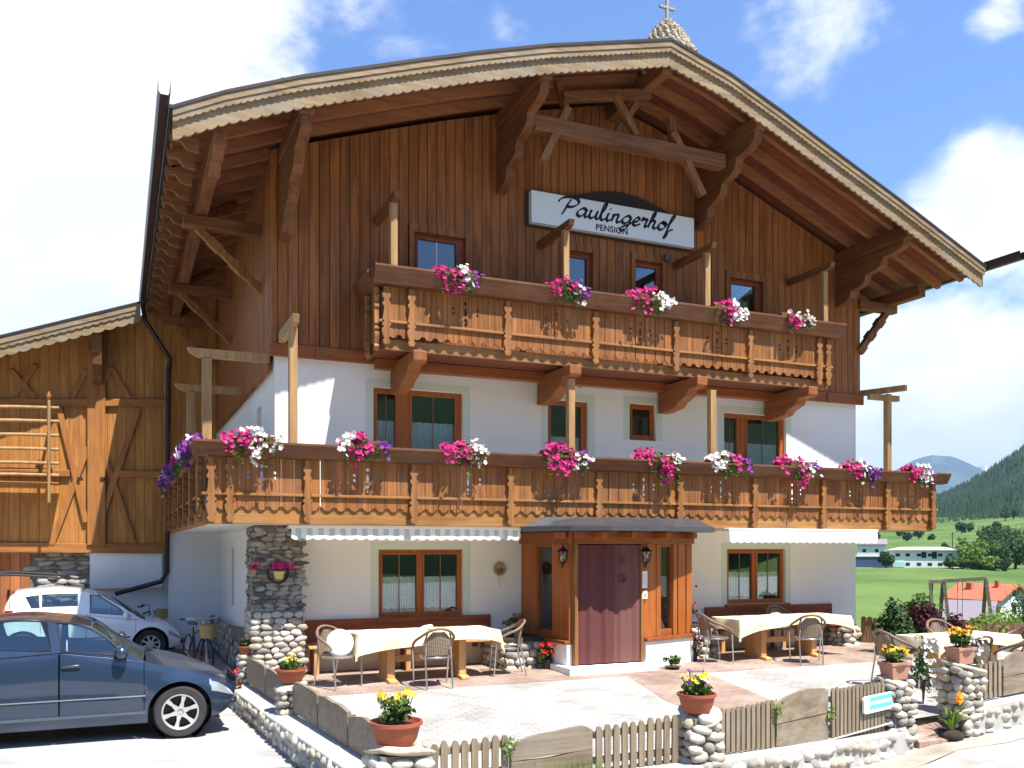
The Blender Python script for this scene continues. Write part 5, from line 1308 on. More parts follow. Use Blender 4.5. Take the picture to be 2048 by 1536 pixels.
# sandy verge along the foot of the front wall
vp = [LAB.at(-.6, .30, 0), LAB.at(LAB.L, .30, 0), LBC.at(LBC.L + .3, .30, 0), LDE.at(0, .30, 0), LDE.at(LDE.L + 2, .30, 0), LDE.at(LDE.L + 2, .62, 0), LDE.at(0, .66, 0), LBC.at(LBC.L + .3, .66, 0), LAB.at(LAB.L, .70, 0), LAB.at(-.6, .70, 0)]
sheet('verge', [(p.x, p.y) for p in vp], zstreet, M['kerb'], .006)
# small plate on the front fence
s0, s1 = LBC.s_at(1716), LBC.s_at(1775); zc = .085
sg = thing('name_plate', 'small white plaque with turquoise field fixed to the picket fence beside the gate', 'sign', tuple(LBC.at((s0 + s1) / 2, .06, zc)))
def rr_(a0, a1, b0, b1, r): 
    o = []
    for cx_, cz_, g0 in ((a1 - r, b1 - r, 0), (a0 + r, b1 - r, 90), (a0 + r, b0 + r, 180), (a1 - r, b0 + r, 270)):
        for k in range(5): g = R(g0 + 22.5 * k); o.append((cx_ + r * math.cos(g), cz_ + r * math.sin(g)))
    return o
MB().plate(rr_(s0, s1, zc - .10, zc + .11, .05), [], lambda p, r, d: LBC.at(p, .05 + d, r), .03).build('plaque', M['white'], sg, bev=.006)
tq = mat('turquoise_paint', (.10, .50, .50), .5); tq2 = mat('pale_turquoise_paint', (.45, .80, .78), .5)
for z0, z1, m in ((.045, .09, tq), (-.005, .04, tq2), (-.055, -.01, tq)):
    MB().plate(rect(s0 + .13, s1 - .05, zc + z0, zc + z1), [], lambda p, r, d: LBC.at(p, .0805 + d, r), .003).build('colour_field', m, sg)

# ================================================================ plants
def leaves(mb, c, rad, n, size, rnd, clump=9, flat=0.):
    cs = []
    for i in range(clump):
        v = Vector((rnd.gauss(0, 1), rnd.gauss(0, 1), rnd.gauss(0, 1))).normalized() * rnd.uniform(.25, .8); cs.append((v, rnd.uniform(.22, .5)))
    for i in range(n):
        q, r = cs[rnd.randrange(clump)]; d = Vector((rnd.gauss(0, 1), rnd.gauss(0, 1), rnd.gauss(0, 1))).normalized() * r * rnd.uniform(.75, 1.05)
        p = q + d; p = Vector((c[0] + p.x * rad[0], c[1] + p.y * rad[1], c[2] + p.z * rad[2]))
        nn = (d.normalized() + Vector((rnd.gauss(0, .5), rnd.gauss(0, .5), rnd.gauss(0, .5) + .3))).normalized(); a = nn.orthogonal().normalized(); g = rnd.uniform(0, 6.28)
        a = (Matrix.Rotation(g, 3, nn) @ a); b = nn.cross(a); s = size * rnd.uniform(.6, 1.4)
        mb.add([p - a * s, p - b * s * .55 + nn * s * .15, p + a * s, p + b * s * .55 + nn * s * .15], [(0, 1, 2, 3)])
def blossoms(mb, pts, r, rnd, nrm=(0, -.8, .45), pet=5):
    for p in pts:
        n = (Vector(nrm) + Vector((rnd.gauss(0, .45), rnd.gauss(0, .45), rnd.gauss(0, .4)))).normalized(); a = n.orthogonal().normalized(); b = n.cross(a); rr = r * rnd.uniform(.75, 1.2); g0 = rnd.uniform(0, 6.28)
        p = Vector(p); vs = [p - n * rr * .35]; m = pet * 2
        for i in range(m):
            g = g0 + 2 * math.pi * i / m; q = rr * (1 if i % 2 == 0 else .78); vs.append(p + (a * math.cos(g) + b * math.sin(g)) * q + n * rr * .1)
        mb.add(vs, [(0, 1 + i, 1 + (i + 1) % m) for i in range(m)])
def petunia(c, w, label, mix, seed, drop=.30, n=85, side=None, h=.17):
    """trailing petunias: c on the rail's cap, blossoms spill over its outer edge"""
    n = int(n * 1.9); rnd = random.Random(seed); w *= rnd.uniform(.68, .98); drop *= rnd.uniform(.75, 1.1); t = thing('flower_box', label, 'flowers', tuple(c), 'petunias along the balcony rails'); c = Vector(c); pts = {k: [] for k in mix}
    ax, ay = (1, 0) if side is None else (0, 1); keys = list(mix)
    cents = {}
    x = -w / 2
    for k, f in mix.items(): cents[k] = (x + w * f / 2, w * f); x += w * f
    cl = {k: [(cents[k][0] + rnd.uniform(-.5, .5) * cents[k][1], rnd.uniform(-.75, .8)) for _ in range(4)] for k in keys}
    for i in range(n):
        k = rnd.choices(keys, [mix[q] for q in keys])[0]; m, ww = cents[k]; ca_, cz_ = rnd.choice(cl[k]); a = ca_ + rnd.gauss(0, w * .085); a = max(-w * .55, min(w * .55, a))
        lim = max(.2, 1 - (abs(a) / (w * .56)) ** 2); g = max(-1.15, min(1., cz_ * lim + rnd.gauss(0, .28)))
        z = h * g if g > 0 else drop * g
        out = -.10 - .16 * rnd.random() if z < 0 else -.14 + .24 * rnd.random()
        o = Vector((a, out, z + .03)) if side is None else Vector((out, a, z + .03)); pts[k].append(c + o)
    for k in keys:
        mb = MB(); blossoms(mb, pts[k], .044, rnd, (0, -.8, .45) if side is None else (-.7, -.5, .45)); mb.build({'pink': 'pink_blossoms', 'whitep': 'white_blossoms', 'purple': 'violet_blossoms'}[k], M[k], t, fix=False)
    mb = MB(); rad = (w * .5, .12, h * .7) if side is None else (.12, w * .5, h * .7)
    off = Vector((0, -.03, .03)) if side is None else Vector((-.03, 0, .03)); leaves(mb, c + off, rad, 230, .036, rnd)
    off = Vector((0, -.15, -drop * .35)) if side is None else Vector((-.15, 0, -drop * .35)); leaves(mb, c + off, (rad[0] * .6, rad[1] * .5 + .02, drop * .5), 130, .03, rnd)
    for _ in range(5):
        q = rnd.uniform(-w * .45, w * .45); L_ = drop * rnd.uniform(.6, 1.5); o0 = c + (Vector((q, -.2, .02)) if side is None else Vector((-.2, q, .02)))
        for j in range(16): leaves(mb, o0 + Vector((rnd.gauss(0, .02), rnd.gauss(0, .015), -L_ * j / 16)), (.03, .03, .03), 2, .022, rnd, 2)
    mb.build('foliage', M['leaf'], t, fix=False)
    bx = (w * .42, .09) if side is None else (.09, w * .42)
    MB().box(c.x - bx[0], c.x + bx[0], c.y - bx[1], c.y + bx[1], c.z - .0, c.z + .09).build('planter', M['rail'], t, bev=.008)
yl, zl = BY - .12, 3.487
LF = [(505, 1.0, {'pink': .45, 'whitep': .55}, 'wide pink and white petunias at the left end of the lower balcony front'),
      (727, .85, {'whitep': .25, 'pink': .6, 'purple': .15}, 'pink petunias with a white patch above the left ground floor window'),
      (925, .85, {'pink': .75, 'whitep': .25}, 'pink petunias on the lower rail between the tall window and the entrance canopy'),
      (1122, .85, {'pink': .8, 'whitep': .1, 'purple': .1}, 'deep pink petunias on the lower rail directly left of the porch centre'),
      (1310, .9, {'pink': .85, 'whitep': .15}, 'pink petunias on the lower rail below the small square window'),
      (1450, .95, {'whitep': .6, 'pink': .2, 'purple': .2}, 'mostly white petunias on the lower rail under a balcony post'),
      (1588, .9, {'pink': .7, 'whitep': .2, 'purple': .1}, 'pink petunias on the lower rail below the right balcony door'),
      (1715, .95, {'pink': .35, 'whitep': .3, 'purple': .35}, 'pink, white and violet petunias on the lower rail near the right house corner'),
      (1830, .8, {'pink': .5, 'whitep': .4, 'purple': .1}, 'small pink and white petunias at the right end of the lower rail')]
for i, (u, w, mx, lb) in enumerate(LF): petunia((py(u, VH, yl).x, yl, zl), w, lb, mx, 100 + i, drop=.34)
yu = VY - .12
UF = [(912, .95, {'pink': .55, 'whitep': .35, 'purple': .1}, 'pink petunias with a long white trail on the upper balcony left of the sign'),
      (1132, .85, {'pink': .8, 'whitep': .08, 'purple': .12}, 'pink petunias with violet tips on the upper balcony under the left side of the sign'),
      (1298, .9, {'pink': .65, 'whitep': .35}, 'pink and white petunias on the upper balcony under the right side of the sign'),
      (1447, .85, {'pink': .7, 'whitep': .3}, 'bright pink petunias on the upper balcony next to the third post'),
      (1583, .9, {'whitep': .15, 'pink': .4, 'whitep2': .45}, 'sparse pink and white petunias at the right end of the upper balcony')]
for i, (u, w, mx, lb) in enumerate(UF):
    mx = {'pink': .5, 'whitep': .5} if 'whitep2' in mx else mx
    petunia((py(u, VH, yu).x, yu, 6.242), w, lb, mx, 200 + i, drop=.42 if i == 0 else .32, n=60 if i == 4 else 85)
for i, (y, mx, lb) in enumerate(((-.35, {'purple': .6, 'whitep': .4}, 'violet and white petunias at the front of the left side rail'), (1.5, {'pink': .7, 'purple': .3}, 'crimson petunias midway along the left side rail'), (3.6, {'purple': .8, 'whitep': .2}, 'dark violet petunias further back on the left side rail'), (6.0, {'purple': .6, 'whitep': .4}, 'violet petunias hanging at the far end of the left side rail'))):
    petunia((BX0 - .12, y, 3.487), 1.2, lb, mx, 300 + i, side=1, drop=.34, n=90)

def bowl(P, r, h, label, fl, seed, shape='round', fh=.2, spread=1.0):
    rnd = random.Random(seed); t = thing('flower_bowl', label, 'flower pot', tuple(P), 'potted flowers on the stone pillars'); x, y, z = P
    m = M['terra'] if shape == 'round' else M['terra2']
    if shape == 'round': prof = [(0, 0), (r * .62, 0), (r * .8, h * .3), (r * .92, h * .8), (r * 1.02, h * .86), (r * 1.02, h), (r * .93, h), (r * .88, h * .82), (0, h * .82)]
    else: prof = [(0, 0), (r * .78, 0), (r * .95, h * .78), (r * 1.04, h * .8), (r * 1.06, h), (r * .96, h), (r * .92, h * .82), (0, h * .82)]
    n = 32 if shape == 'round' else 4; mb = MB().lathe(prof, (0, 0, 0), n)
    if n == 4: mb.v = [((a - b) * .82, (a + b) * .6, c) for a, b, c in mb.v]
    mb.v = [(x + a, y + b, z + c) for a, b, c in mb.v]; mb.build('pot', m, t, smooth=30, bev=.004 if n == 4 else 0)
    MB().lathe([(0, h * .86), (r * .8, h * .84)], (x, y, z), 16).build('soil', M['soil'], t)
    mb = MB(); leaves(mb, (x, y, z + h + fh * .32), (r * .85 * spread, r * .85 * spread, fh * .48), 420, .026, rnd, 14); mb.build('foliage', M['leaf'], t, fix=False)
    st = MB(); byc = {}
    for k, cnt, rr in fl:
        pts = []
        for i in range(cnt):
            a = rnd.uniform(0, 6.28); q = r * .85 * spread * rnd.random() ** .5; p = Vector((x + q * math.cos(a), y + q * math.sin(a), z + h + fh * rnd.uniform(.55, 1.05))); pts.append(p)
            st.tube([Vector((x + q * .5 * math.cos(a), y + q * .5 * math.sin(a), z + h)), p], .004, 4)
        mb = MB(); blossoms(mb, pts, rr, rnd, (0, -.6, .7), 8); mb.build({'yellow': 'yellow_blossoms', 'orangep': 'orange_blossoms', 'whitep': 'white_blossoms', 'red': 'red_blossoms', 'pink': 'pink_blossoms', 'purple': 'violet_blossoms'}[k], M[k], t, fix=False)
    st.build('stems', M['leafd'], t, fix=False); return t
bowl((PA[0] - .02, PA[1] - .02, .315), .222, .21, 'largest terracotta bowl with yellow flowers on the front corner pillar', [('yellow', 14, .036), ('orangep', 4, .03)], 41, fh=.26, spread=.85)
bowl((PB[0] - .03, PB[1] - .02, .375), .19, .19, 'terracotta bowl with yellow and violet pansies on the middle pillar of the front fence', [('yellow', 9, .034), ('whitep', 4, .028), ('purple', 6, .026)], 42, fh=.22)
bowl((PC[0], PC[1], .325), .195, .22, 'pale terracotta trough with orange flowers on the pillar left of the gate', [('orangep', 16, .036), ('yellow', 9, .03)], 43, 'square', fh=.2)
bowl((PD[0], PD[1], .465), .19, .22, 'pale terracotta trough with orange flowers on the pillar right of the gate', [('orangep', 18, .036), ('yellow', 8, .03)], 44, 'square', fh=.26)
bowl((1.84, -.30, .355), .165, .15, 'small terracotta pot on the small pillar by the house pier', [('orangep', 3, .025)], 45, fh=.12)
bowl((1.95, -3.33, .355), .19, .17, 'terracotta bowl with green leaves on the small pillar among the planks', [('yellow', 12, .02)], 46, fh=.15)

def potplant(P, r, h, label, cols, seed, pot='blackp', fr=.22, fh=.35, nm='potted_plant', nleaf=220):
    rnd = random.Random(seed); t = thing(nm, label, 'plant', tuple(P)); x, y, z = P
    MB().lathe([(0, 0), (r * .75, 0), (r, h), (r * .9, h), (r * .85, h * .85), (0, h * .85)], (x, y, z), 20).build('pot', M[pot], t, smooth=40)
    mb = MB(); leaves(mb, (x, y, z + h + fh * .4), (fr, fr, fh * .5), nleaf, .032, rnd, 12); mb.build('foliage', M['leaf'], t, fix=False)
    for k, cnt in cols:
        pts = [Vector((x + rnd.gauss(0, fr * .5), y + rnd.gauss(0, fr * .4) - .05, z + h + fh * rnd.uniform(.3, 1.05))) for _ in range(cnt)]
        mb = MB(); blossoms(mb, pts, .035, rnd, (0, -.8, .5)); mb.build({'red': 'red_blossoms', 'pink': 'pink_blossoms', 'whitep': 'white_blossoms'}[k], M[k], t, fix=False)
def onfl(u, v, z=0.): p = pz(u, v, z); return (p.x, p.y, z)
potplant(onfl(1095, 1338), .09, .17, 'red geranium in a black pot standing left of the porch', [('red', 26)], 51, fr=.17, fh=.27)
potplant((6.2, -.6, .51), .10, .12, 'dark leafy plant on the stone planter left of the porch', [('red', 3)], 52, fr=.22, fh=.3)
potplant(onfl(1386, 1322), .09, .17, 'pink and white flowers in a black pot right of the porch', [('pink', 10), ('whitep', 22)], 53, fr=.16, fh=.38)
potplant((9.62, -.6, .60), .10, .12, 'red flowering plant on the stone planter right of the porch', [('red', 14)], 54, fr=.16, fh=.32)
potplant(onfl(1345, 1336), .14, .03, 'small dark bushy plant on the ground before the white porch plinth', [], 55, fr=.15, fh=.22, nleaf=260)
# planters of river stone
for (a, b, c, d, h, lb, sd) in ((5.78, 6.56, -1.0, -.05, .5, 'cobbled stone planter between the bench and the porch', 61), (9.42, 10.0, -1.0, -.05, .6, 'cobbled stone planter on the right side of the porch', 62), (13.42, 13.78, -.6, -.05, .45, 'cobbled stone planter at the right corner of the house', 63)):
    t = thing('stone_planter', lb, 'planter', (a, c, 0), 'stone planters along the house wall'); pillar_block('river_stones', t, a, b, c, d, -.05, h - .04, sd, sx=.2, sz=.12, dep=.06); MB().box(a + .02, b - .02, c + .02, d - .02, h - .06, h).build('soil', M['soil'], t, bev=.02)
# climbing rose beside the right planter
t = thing('climbing_plant', 'thin green climber with small blooms against the wall right of the porch', 'plant', (9.75, -.25, .6)); rnd = random.Random(8); mb = MB()
leaves(mb, (9.75, -.3, .95), (.16, .1, .38), 160, .03, rnd); mb.build('foliage', M['leafd'], t, fix=False); mb = MB(); blossoms(mb, [Vector((9.75 + rnd.gauss(0, .1), -.42, .8 + rnd.random() * .5)) for _ in range(8)], .03, rnd); mb.build('blossoms', M['red'], t, fix=False)
# hanging pot on the pier
q = py(557, 1150, -.64)
t = thing('wall_pot', 'yellow pot of magenta flowers hanging on the stone pier', 'flower pot', (q.x, -.60, q.z)); rnd = random.Random(5)
MB().lathe([(0, -.06), (.055, -.06), (.085, .06), (.075, .06), (0, .05)], (q.x, -.68, q.z), 18).build('pot', mat('yellow_glaze', (.55, .45, .14), .4), t, smooth=40)
MB().tube([(q.x + .15 * math.cos(a), -.60, q.z + .03 + .15 * math.sin(a)) for a in [2*math.pi*i/20 for i in range(20)]], .018, 6, closed=True).build('ring', M['black'], t, smooth=60)
mb = MB(); blossoms(mb, [Vector((q.x + rnd.gauss(0, .075), -.70 + rnd.gauss(0, .05), q.z + .10 + rnd.random() * .09)) for _ in range(46)], .036, rnd); mb.build('blossoms', M['pink'], t, fix=False)
mb = MB(); leaves(mb, (q.x, -.68, q.z + .08), (.11, .08, .08), 90, .025, rnd); mb.build('foliage', M['leaf'], t, fix=False)
q = py(506, 1140, -.56)
t = thing('wall_pot', 'tiny pink flowers hanging at the left edge of the stone pier', 'flower pot', (q.x, -.5, q.z)); MB().lathe([(0, -.09), (.03, -.09), (.045, .0), (0, 0)], (q.x, -.60, q.z), 12).build('pot', M['terra2'], t)
mb = MB(); blossoms(mb, [Vector((q.x + rnd.gauss(0, .025), -.62, q.z + .01 + rnd.random() * .07)) for _ in range(12)], .028, rnd); mb.build('blossoms', M['pink'], t, fix=False)
# straw wreath
q = py(1000, 1138, -.05)
t = thing('straw_wreath', 'small straw wreath with hanging ribbon on the white wall left of the porch', 'wreath', (q.x, -.03, q.z)); rnd = random.Random(2)
MB().tube([(q.x + .085 * math.cos(a), -.04, q.z + .085 * math.sin(a)) for a in [2*math.pi*i/20 for i in range(20)]], .03, 8, closed=True).build('ring', M['straw'], t, smooth=60)
mb = MB(); leaves(mb, (q.x, -.06, q.z), (.12, .04, .12), 90, .022, rnd); mb.build('sprigs', M['straw'], t, fix=False)
MB().plate([(q.x - .02, q.z - .08), (q.x + .02, q.z - .08), (q.x + .035, q.z - .22), (q.x + .0, q.z - .30), (q.x - .03, q.z - .2)], [], lambda a, b, d: (a, -.05 + d, b), .006).build('ribbon', M['cloth'], t)
# lanterns beside the door
for u, lb in ((1126, 'black wall lantern on the left of the entrance'), (1293, 'black wall lantern on the right of the entrance')):
    yy = -1.78 if u > 1200 else -1.62; q = py(u, 1108, yy); t = thing('wall_lantern', lb, 'lamp', (q.x, yy, q.z), 'lanterns beside the door'); x, z = q.x, q.z
    MB().lathe([(.0, .17), (.012, .15), (.02, .11), (.10, .05), (.105, .04), (0, .04)], (x, yy, z), 6).build('lantern_roof', M['black'], t)
    MB().lathe([(0, -.13), (.05, -.12), (.085, .038), (0, .038)], (x, yy, z), 6).build('lantern_glass', M['glass'], t)
    mb = MB()
    for i in range(6): g = math.pi / 3 * i; mb.beam((x + .05 * math.cos(g), yy + .05 * math.sin(g), z - .13), (x + .086 * math.cos(g), yy + .086 * math.sin(g), z + .04), .012, .012)
    mb.lathe([(0, -.18), (.02, -.17), (.055, -.13), (0, -.125)], (x, yy, z), 6); mb.build('cage', M['black'], t)
    MB().tube([(x, yy, z - .17), (x + .02, yy + .06, z - .22), (x + .03, yy + .11, z - .14)], .011, 6).build('bracket', M['black'], t)
    MB().lathe([(0, -.05), (.02, -.04), (.028, 0), (.02, .03), (0, .035)], (x, yy, z - .03), 10).build('bulb', M['white'], t, smooth=180)
for v0, v1, lb in ((1142, 1176, 'tall white notice plate beside the right lantern'), (1182, 1198, 'small white plate with an oval mark beside the door')):
    a, b = py(1285, v1, -1.745), py(1295, v0, -1.745)
    t = thing('door_plate', lb, 'sign', (a.x, -1.73, a.z)); MB().box(a.x, b.x, -1.745, -1.722, a.z, b.z).build('plate', M['white'], t, bev=.004)
    if v0 > 1180: MB().lathe([(.016, -.002), (.026, -.002), (.026, .002)], ((a.x + b.x) / 2, -1.748, (a.z + b.z) / 2), 16, 'y').build('oval_mark', M['terra'], t)
    else: MB().box(a.x + .02, b.x - .02, -1.749, -1.7455, a.z + .05, b.z - .05).build('printed_field', mat('pale_pink_print', (.78, .62, .58), .6), t)

# ================================================================ terrace furniture
def bench(x0, x1, label):
    t = thing('wall_bench', label, 'bench', ((x0 + x1) / 2, -.25, 0), 'benches along the house wall')
    MB().box(x0, x1, -.07, -.012, .48, .84).build('backrest', M['bench'], t, bev=.008)
    MB().box(x0, x1, -.50, -.075, .42, .46).build('seat', M['bench'] if x0 > 8 else M['pine'], t, bev=.008)
    for x in (x0 + .12, (x0 + x1) / 2, x1 - .12): MB().box(x - .04, x + .04, -.46, -.40, 0, .419).build('leg', M['pine'], t, bev=.008); MB().box(x - .03, x + .03, -.14, -.08, 0, .419).build('leg', M['bench'], t)
    for x in (x0 + .3, x1 - .3): MB().box(x - .05, x + .05, -.10, -.071, .30, .479).build('bracket', M['bench'], t)
bench(py(608, VH, -.05).x, py(981, VH, -.05).x, 'long brown wall bench behind the left dining table')
bench(py(1411, VH, -.05).x, py(1663, VH, -.05).x, 'dark red brown wall bench behind the right dining table')
def table(x0, x1, y0, y1, z, label, clabel, seed, drop=.16, lx=None, ztop=.74):
    t = thing('dining_table', label, 'table', ((x0 + x1) / 2, (y0 + y1) / 2, z), 'dining tables on the terrace')
    MB().box(x0, x1, y0, y1, z + ztop - .04, z + ztop).build('table_top', M['pine'], t, bev=.01)
    for lxx in lx or (x0 + .45, x1 - .45):
        ym = (y0 + y1) / 2
        MB().box(lxx - .06, lxx + .06, ym - .24, ym + .24, z + .06, z + ztop - .045).build('leg', M['pine'], t, bev=.015)
        MB().plate([(ym - .38, z), (ym + .38, z), (ym + .38, z + .05), (ym + .2, z + .075), (ym - .2, z + .075), (ym - .38, z + .05)], [], lambda a, b, d: (lxx - .07 + d, a, b), .14).build('foot', M['pine'], t, bev=.015)
    MB().box((lx or (x0 + .45,))[0] + .06, (lx or (0, x1 - .45))[1] - .06, (y0 + y1) / 2 - .025, (y0 + y1) / 2 + .025, z + .28, z + .38).build('stretcher', M['pine'], t)
    # cloth: draped sheet with folds and a wavering hem
    rnd = random.Random(seed); ov = .05; nx, ny = 46, 18; rows = []; zt = z + ztop + .006
    for j in range(-4, ny + 5):
        row = []
        for i in range(-4, nx + 5):
            fx = min(max(i / nx, 0), 1); fy = min(max(j / ny, 0), 1); x = x0 - .01 + (x1 - x0 + .02) * fx; y = y0 - .01 + (y1 - y0 + .02) * fy; zz = zt
            ex = (-i if i < 0 else max(0, i - nx)) / 4; ey = (-j if j < 0 else max(0, j - ny)) / 4; e = max(ex, ey)
            if e > 0:
                ph = (fx * 17 if ey >= ex else fy * 9) + seed; d = drop * (1 + .35 * math.sin((fx if ey >= ex else fy) * 4.3 + seed) + .55 * min(ex, ey) + .5 * (abs(fx - .5) * 2) ** 4)
                zz -= d * e; out = .014 + .028 * e * (1 + math.sin(ph)); 
                if ex > 0: x += (-1 if i < 0 else 1) * out * (1 if ex >= ey else .6)
                if ey > 0: y += (-1 if j < 0 else 1) * out * (1 if ey >= ex else .6)
            else: zz += .002 * math.sin(fx * 40 + fy * 7)
            row.append((x, y, zz))
        rows.append(row)
    c = MB().grid(rows).build('tablecloth', M['cloth'], None, smooth=50); tag(c, clabel, 'tablecloth', 'cream tablecloths')
    return t
table(3.2, 5.38, -1.75, -.92, -.01, 'wooden trestle table left of the porch', 'cream tablecloth over the table left of the porch', 1, lx=(3.72, 4.85))
table(9.95, 12.45, -1.75, -.92, -.01, 'wooden trestle table right of the porch', 'cream tablecloth over the table right of the porch', 2, lx=(10.6, 11.75))
table(11.25, 13.0, -4.75, -3.95, -.12, 'wooden trestle table near the gate and meadow fence', 'cream tablecloth over the table near the gate', 3, lx=(11.6, 12.65), drop=.14)
for x, y, z, lb in ((4.35, -1.3, .735, 'small white napkin heap on the left table'), (11.1, -1.3, .735, 'small white napkin heap on the right table')):
    t = thing('napkin_heap', lb, 'napkins', (x, y, z)); mb = MB(); rnd = random.Random(int(x)); mb.stone((x, y, z + .03), (.12, .07, .04), rnd, 2); mb.build('napkins', M['white'], t, smooth=180, fix=False)

def make_chair():
    t = thing('rattan_chair', 'rattan chair', 'chair', (0, 0, 0), 'rattan chairs around the terrace tables')
    hp = crom([(-.25, .22, 0), (-.265, .20, .30), (-.28, .17, .56), (-.285, .03, .66), (-.25, -.16, .74), (-.14, -.27, .83), (0, -.30, .86), (.14, -.27, .83), (.25, -.16, .74), (.285, .03, .66), (.28, .17, .56), (.265, .20, .30), (.25, .22, 0)], 5)
    up = [p for p in hp if p.z > .54]; MB().tube(up, .021, 8).build('arm_hoop', M['wickdark'], t, smooth=60)
    for s in (-1, 1):
        MB().tube([p for p in hp if p.z <= .56 and p.x * s > 0], .0125, 8).build('leg', M['chrome'], t, smooth=60)
        MB().tube([(s * .19, -.30, 0), (s * .195, -.21, .44), (s * .18, -.23, .60)], .0125, 8).build('leg', M['chrome'], t, smooth=60)
    rows = []
    for i in range(9):
        z = .47 + .345 * i / 8; hw = .20 - .0 * i + (.0 if i < 5 else -.012 * (i - 4) ** 1.6); rows.append([(hw * k / 6, -.215 - .065 * i / 8 + .05 * (k / 6) ** 2, z) for k in range(-6, 7)])
    MB().grid(rows).build('backrest', M['wicker'], t, smooth=180)
    for s in (-1, 1): MB().tube([(s * .20, -.165, .46), (s * .205, -.19, .65), (s * .165, -.245, .80)], .014, 6).build('back_rib', M['wickdark'], t, smooth=60)
    MB().lathe([(0, .455), (.21, .452), (.228, .44), (.21, .43), (0, .43)], (0, -.0, 0), 24).build('seat', M['wicker'], t, smooth=50)
    MB().tube([(.228 * math.cos(a), .228 * math.sin(a), .438) for a in [2*math.pi*i/20 for i in range(20)]], .013, 6, closed=True).build('seat_ring', M['chrome'], t, smooth=60)
    return t
M['wickdark'] = mat('bound_rattan', (.20, .125, .085), .5, var=.5, scale=40)
ch = make_chair(); first = True
def fl(u, v, z): p = pz(u, v, z); return (p.x, p.y, z)
CH = [((2.92, -1.62, -.006), -150, 'rattan chair with a white cushion at the left end of the left table'),
      ((4.24, -2.02, -.025), -3, 'rattan chair with its back to the camera before the left table'),
      ((5.62, -1.45, -.01), 75, 'rattan chair at the right end of the left table'),
      ((9.55, -1.55, -.01), -100, 'rattan chair at the left end of the right table facing along it'),
      ((11.12, -2.1, -.03), -28, 'rattan chair turned at an angle before the right table'),
      ((11.75, -.72, -.005), 176, 'rattan chair behind the right table, only its hoop showing above the cloth'),
      ((10.85, -4.30, -.12), -95, 'rattan chair at the left end of the table near the gate, seen from the side'),
      ((11.55, -5.02, -.15), -6, 'rattan chair behind the orange flowers, back to the camera, at the gate table'),
      ((12.75, -3.6, -.09), 170, 'rattan chair on the far side of the gate table against the dark fence'),
      ((13.45, -4.4, -.12), 80, 'rattan chair at the right end of the gate table by the picture edge'),
      ((12.35, -5.15, -.16), 15, 'rattan chair low behind the rightmost weathered planks')]
for loc, rz_, lb in CH: place(ch, loc, R(rz_), lb, first); first = False
cu = thing('seat_cushion', 'round white cushion leaning on the leftmost rattan chair', 'cushion', CH[0][0]); cx, cy, cz = CH[0][0]
mb = MB(); mb.lathe([(math.sin(math.pi * i / 10) ** .6 * .2, -math.cos(math.pi * i / 10) * .05) for i in range(11)], (0, 0, 0), 24, 'y')
mb.v = [(cx + .02 + a, cy - .02 + b * 1. + .18 * (c) , cz + .63 + c) for a, b, c in mb.v]; mb.build('pad', M['cushion'], cu, smooth=180)

# pale urn and orange lily beside the gate pillar, white flowering plants behind it
q = pz(1866, 1352, -.2)
t = thing('tall_urn', 'pale yellow green tapering urn behind the gate pillar', 'urn', (q.x, q.y, -.2))
MB().lathe([(0, 0), (.15, 0), (.175, .14), (.15, .34), (.09, .50), (.075, .56), (.09, .60), (.08, .60), (.06, .56), (0, .5)], (q.x, q.y, -.2), 22).build('vessel', mat('pale_glaze', (.55, .55, .36), .5, var=.25), t, smooth=60)
q = Vector((9.86, -6.15, -.42))
t = thing('orange_lily', 'orange lily with long arching leaves growing beside the right gate pillar', 'plant', tuple(q)); rnd = random.Random(4); mb = MB()
for i in range(26):
    a = rnd.uniform(0, 6.28); L_ = rnd.uniform(.35, .75); h = rnd.uniform(.4, .85); d = Vector((math.cos(a), math.sin(a) * .6, 0)); s = Vector((-d.y, d.x, 0)).normalized(); P = []
    for k in range(7):
        f = k / 6; p = q + d * (L_ * .55 * f ** 1.5) + Vector((0, 0, h * (f - .38 * f * f * (1 + (i % 3) * .3)))); w = .02 * (1 - f) + .002; P.append((p - s * w, p + s * w))
    o = [x for pr in P for x in pr]; mb.add(o, [(2*k, 2*k+1, 2*k+3, 2*k+2) for k in range(6)])
mb.build('leaves', M['leafl'], t, fix=False)
mb = MB()
for c_ in ((.03, -.1, .52), (-.02, -.12, .47), (.06, -.08, .46)): blossoms(mb, [q + Vector(c_)] * 3, .052, rnd, (0, -.8, .5), 6)
mb.build('orange_blooms', M['orangep'], t, fix=False)
mb = MB(); mb.stone((q.x + .02, q.y + .05, q.z - .02), (.2, .16, .09), rnd, 1); mb.build('soil_mound', M['soil'], t, smooth=180, fix=False)
for (x, y, z, lb, sd) in ((10.25, -5.35, -.2, 'leggy white flowering shrub behind the left side of the gate pillar', 71), (10.95, -5.45, -.2, 'leggy white flowering shrub behind the right side of the gate pillar', 72)):
    t = thing('flowering_shrub', lb, 'plant', (x, y, z)); rnd = random.Random(sd); mb = MB(); leaves(mb, (x, y, z + .52), (.2, .16, .42), 330, .03, rnd, 16); mb.build('foliage', M['leafd'], t, fix=False)
    mb = MB(); blossoms(mb, [Vector((x + rnd.gauss(0, .12), y - .1 + rnd.gauss(0, .08), z + rnd.uniform(.2, .95))) for _ in range(34)], .038, rnd); mb.build('white_blossoms', M['whitep'], t, fix=False)
    mb = MB(); [mb.tube([(x, y, z), (x + rnd.gauss(0, .1), y, z + .8)], .008, 5) for _ in range(5)]; mb.build('stems', M['bark'], t)
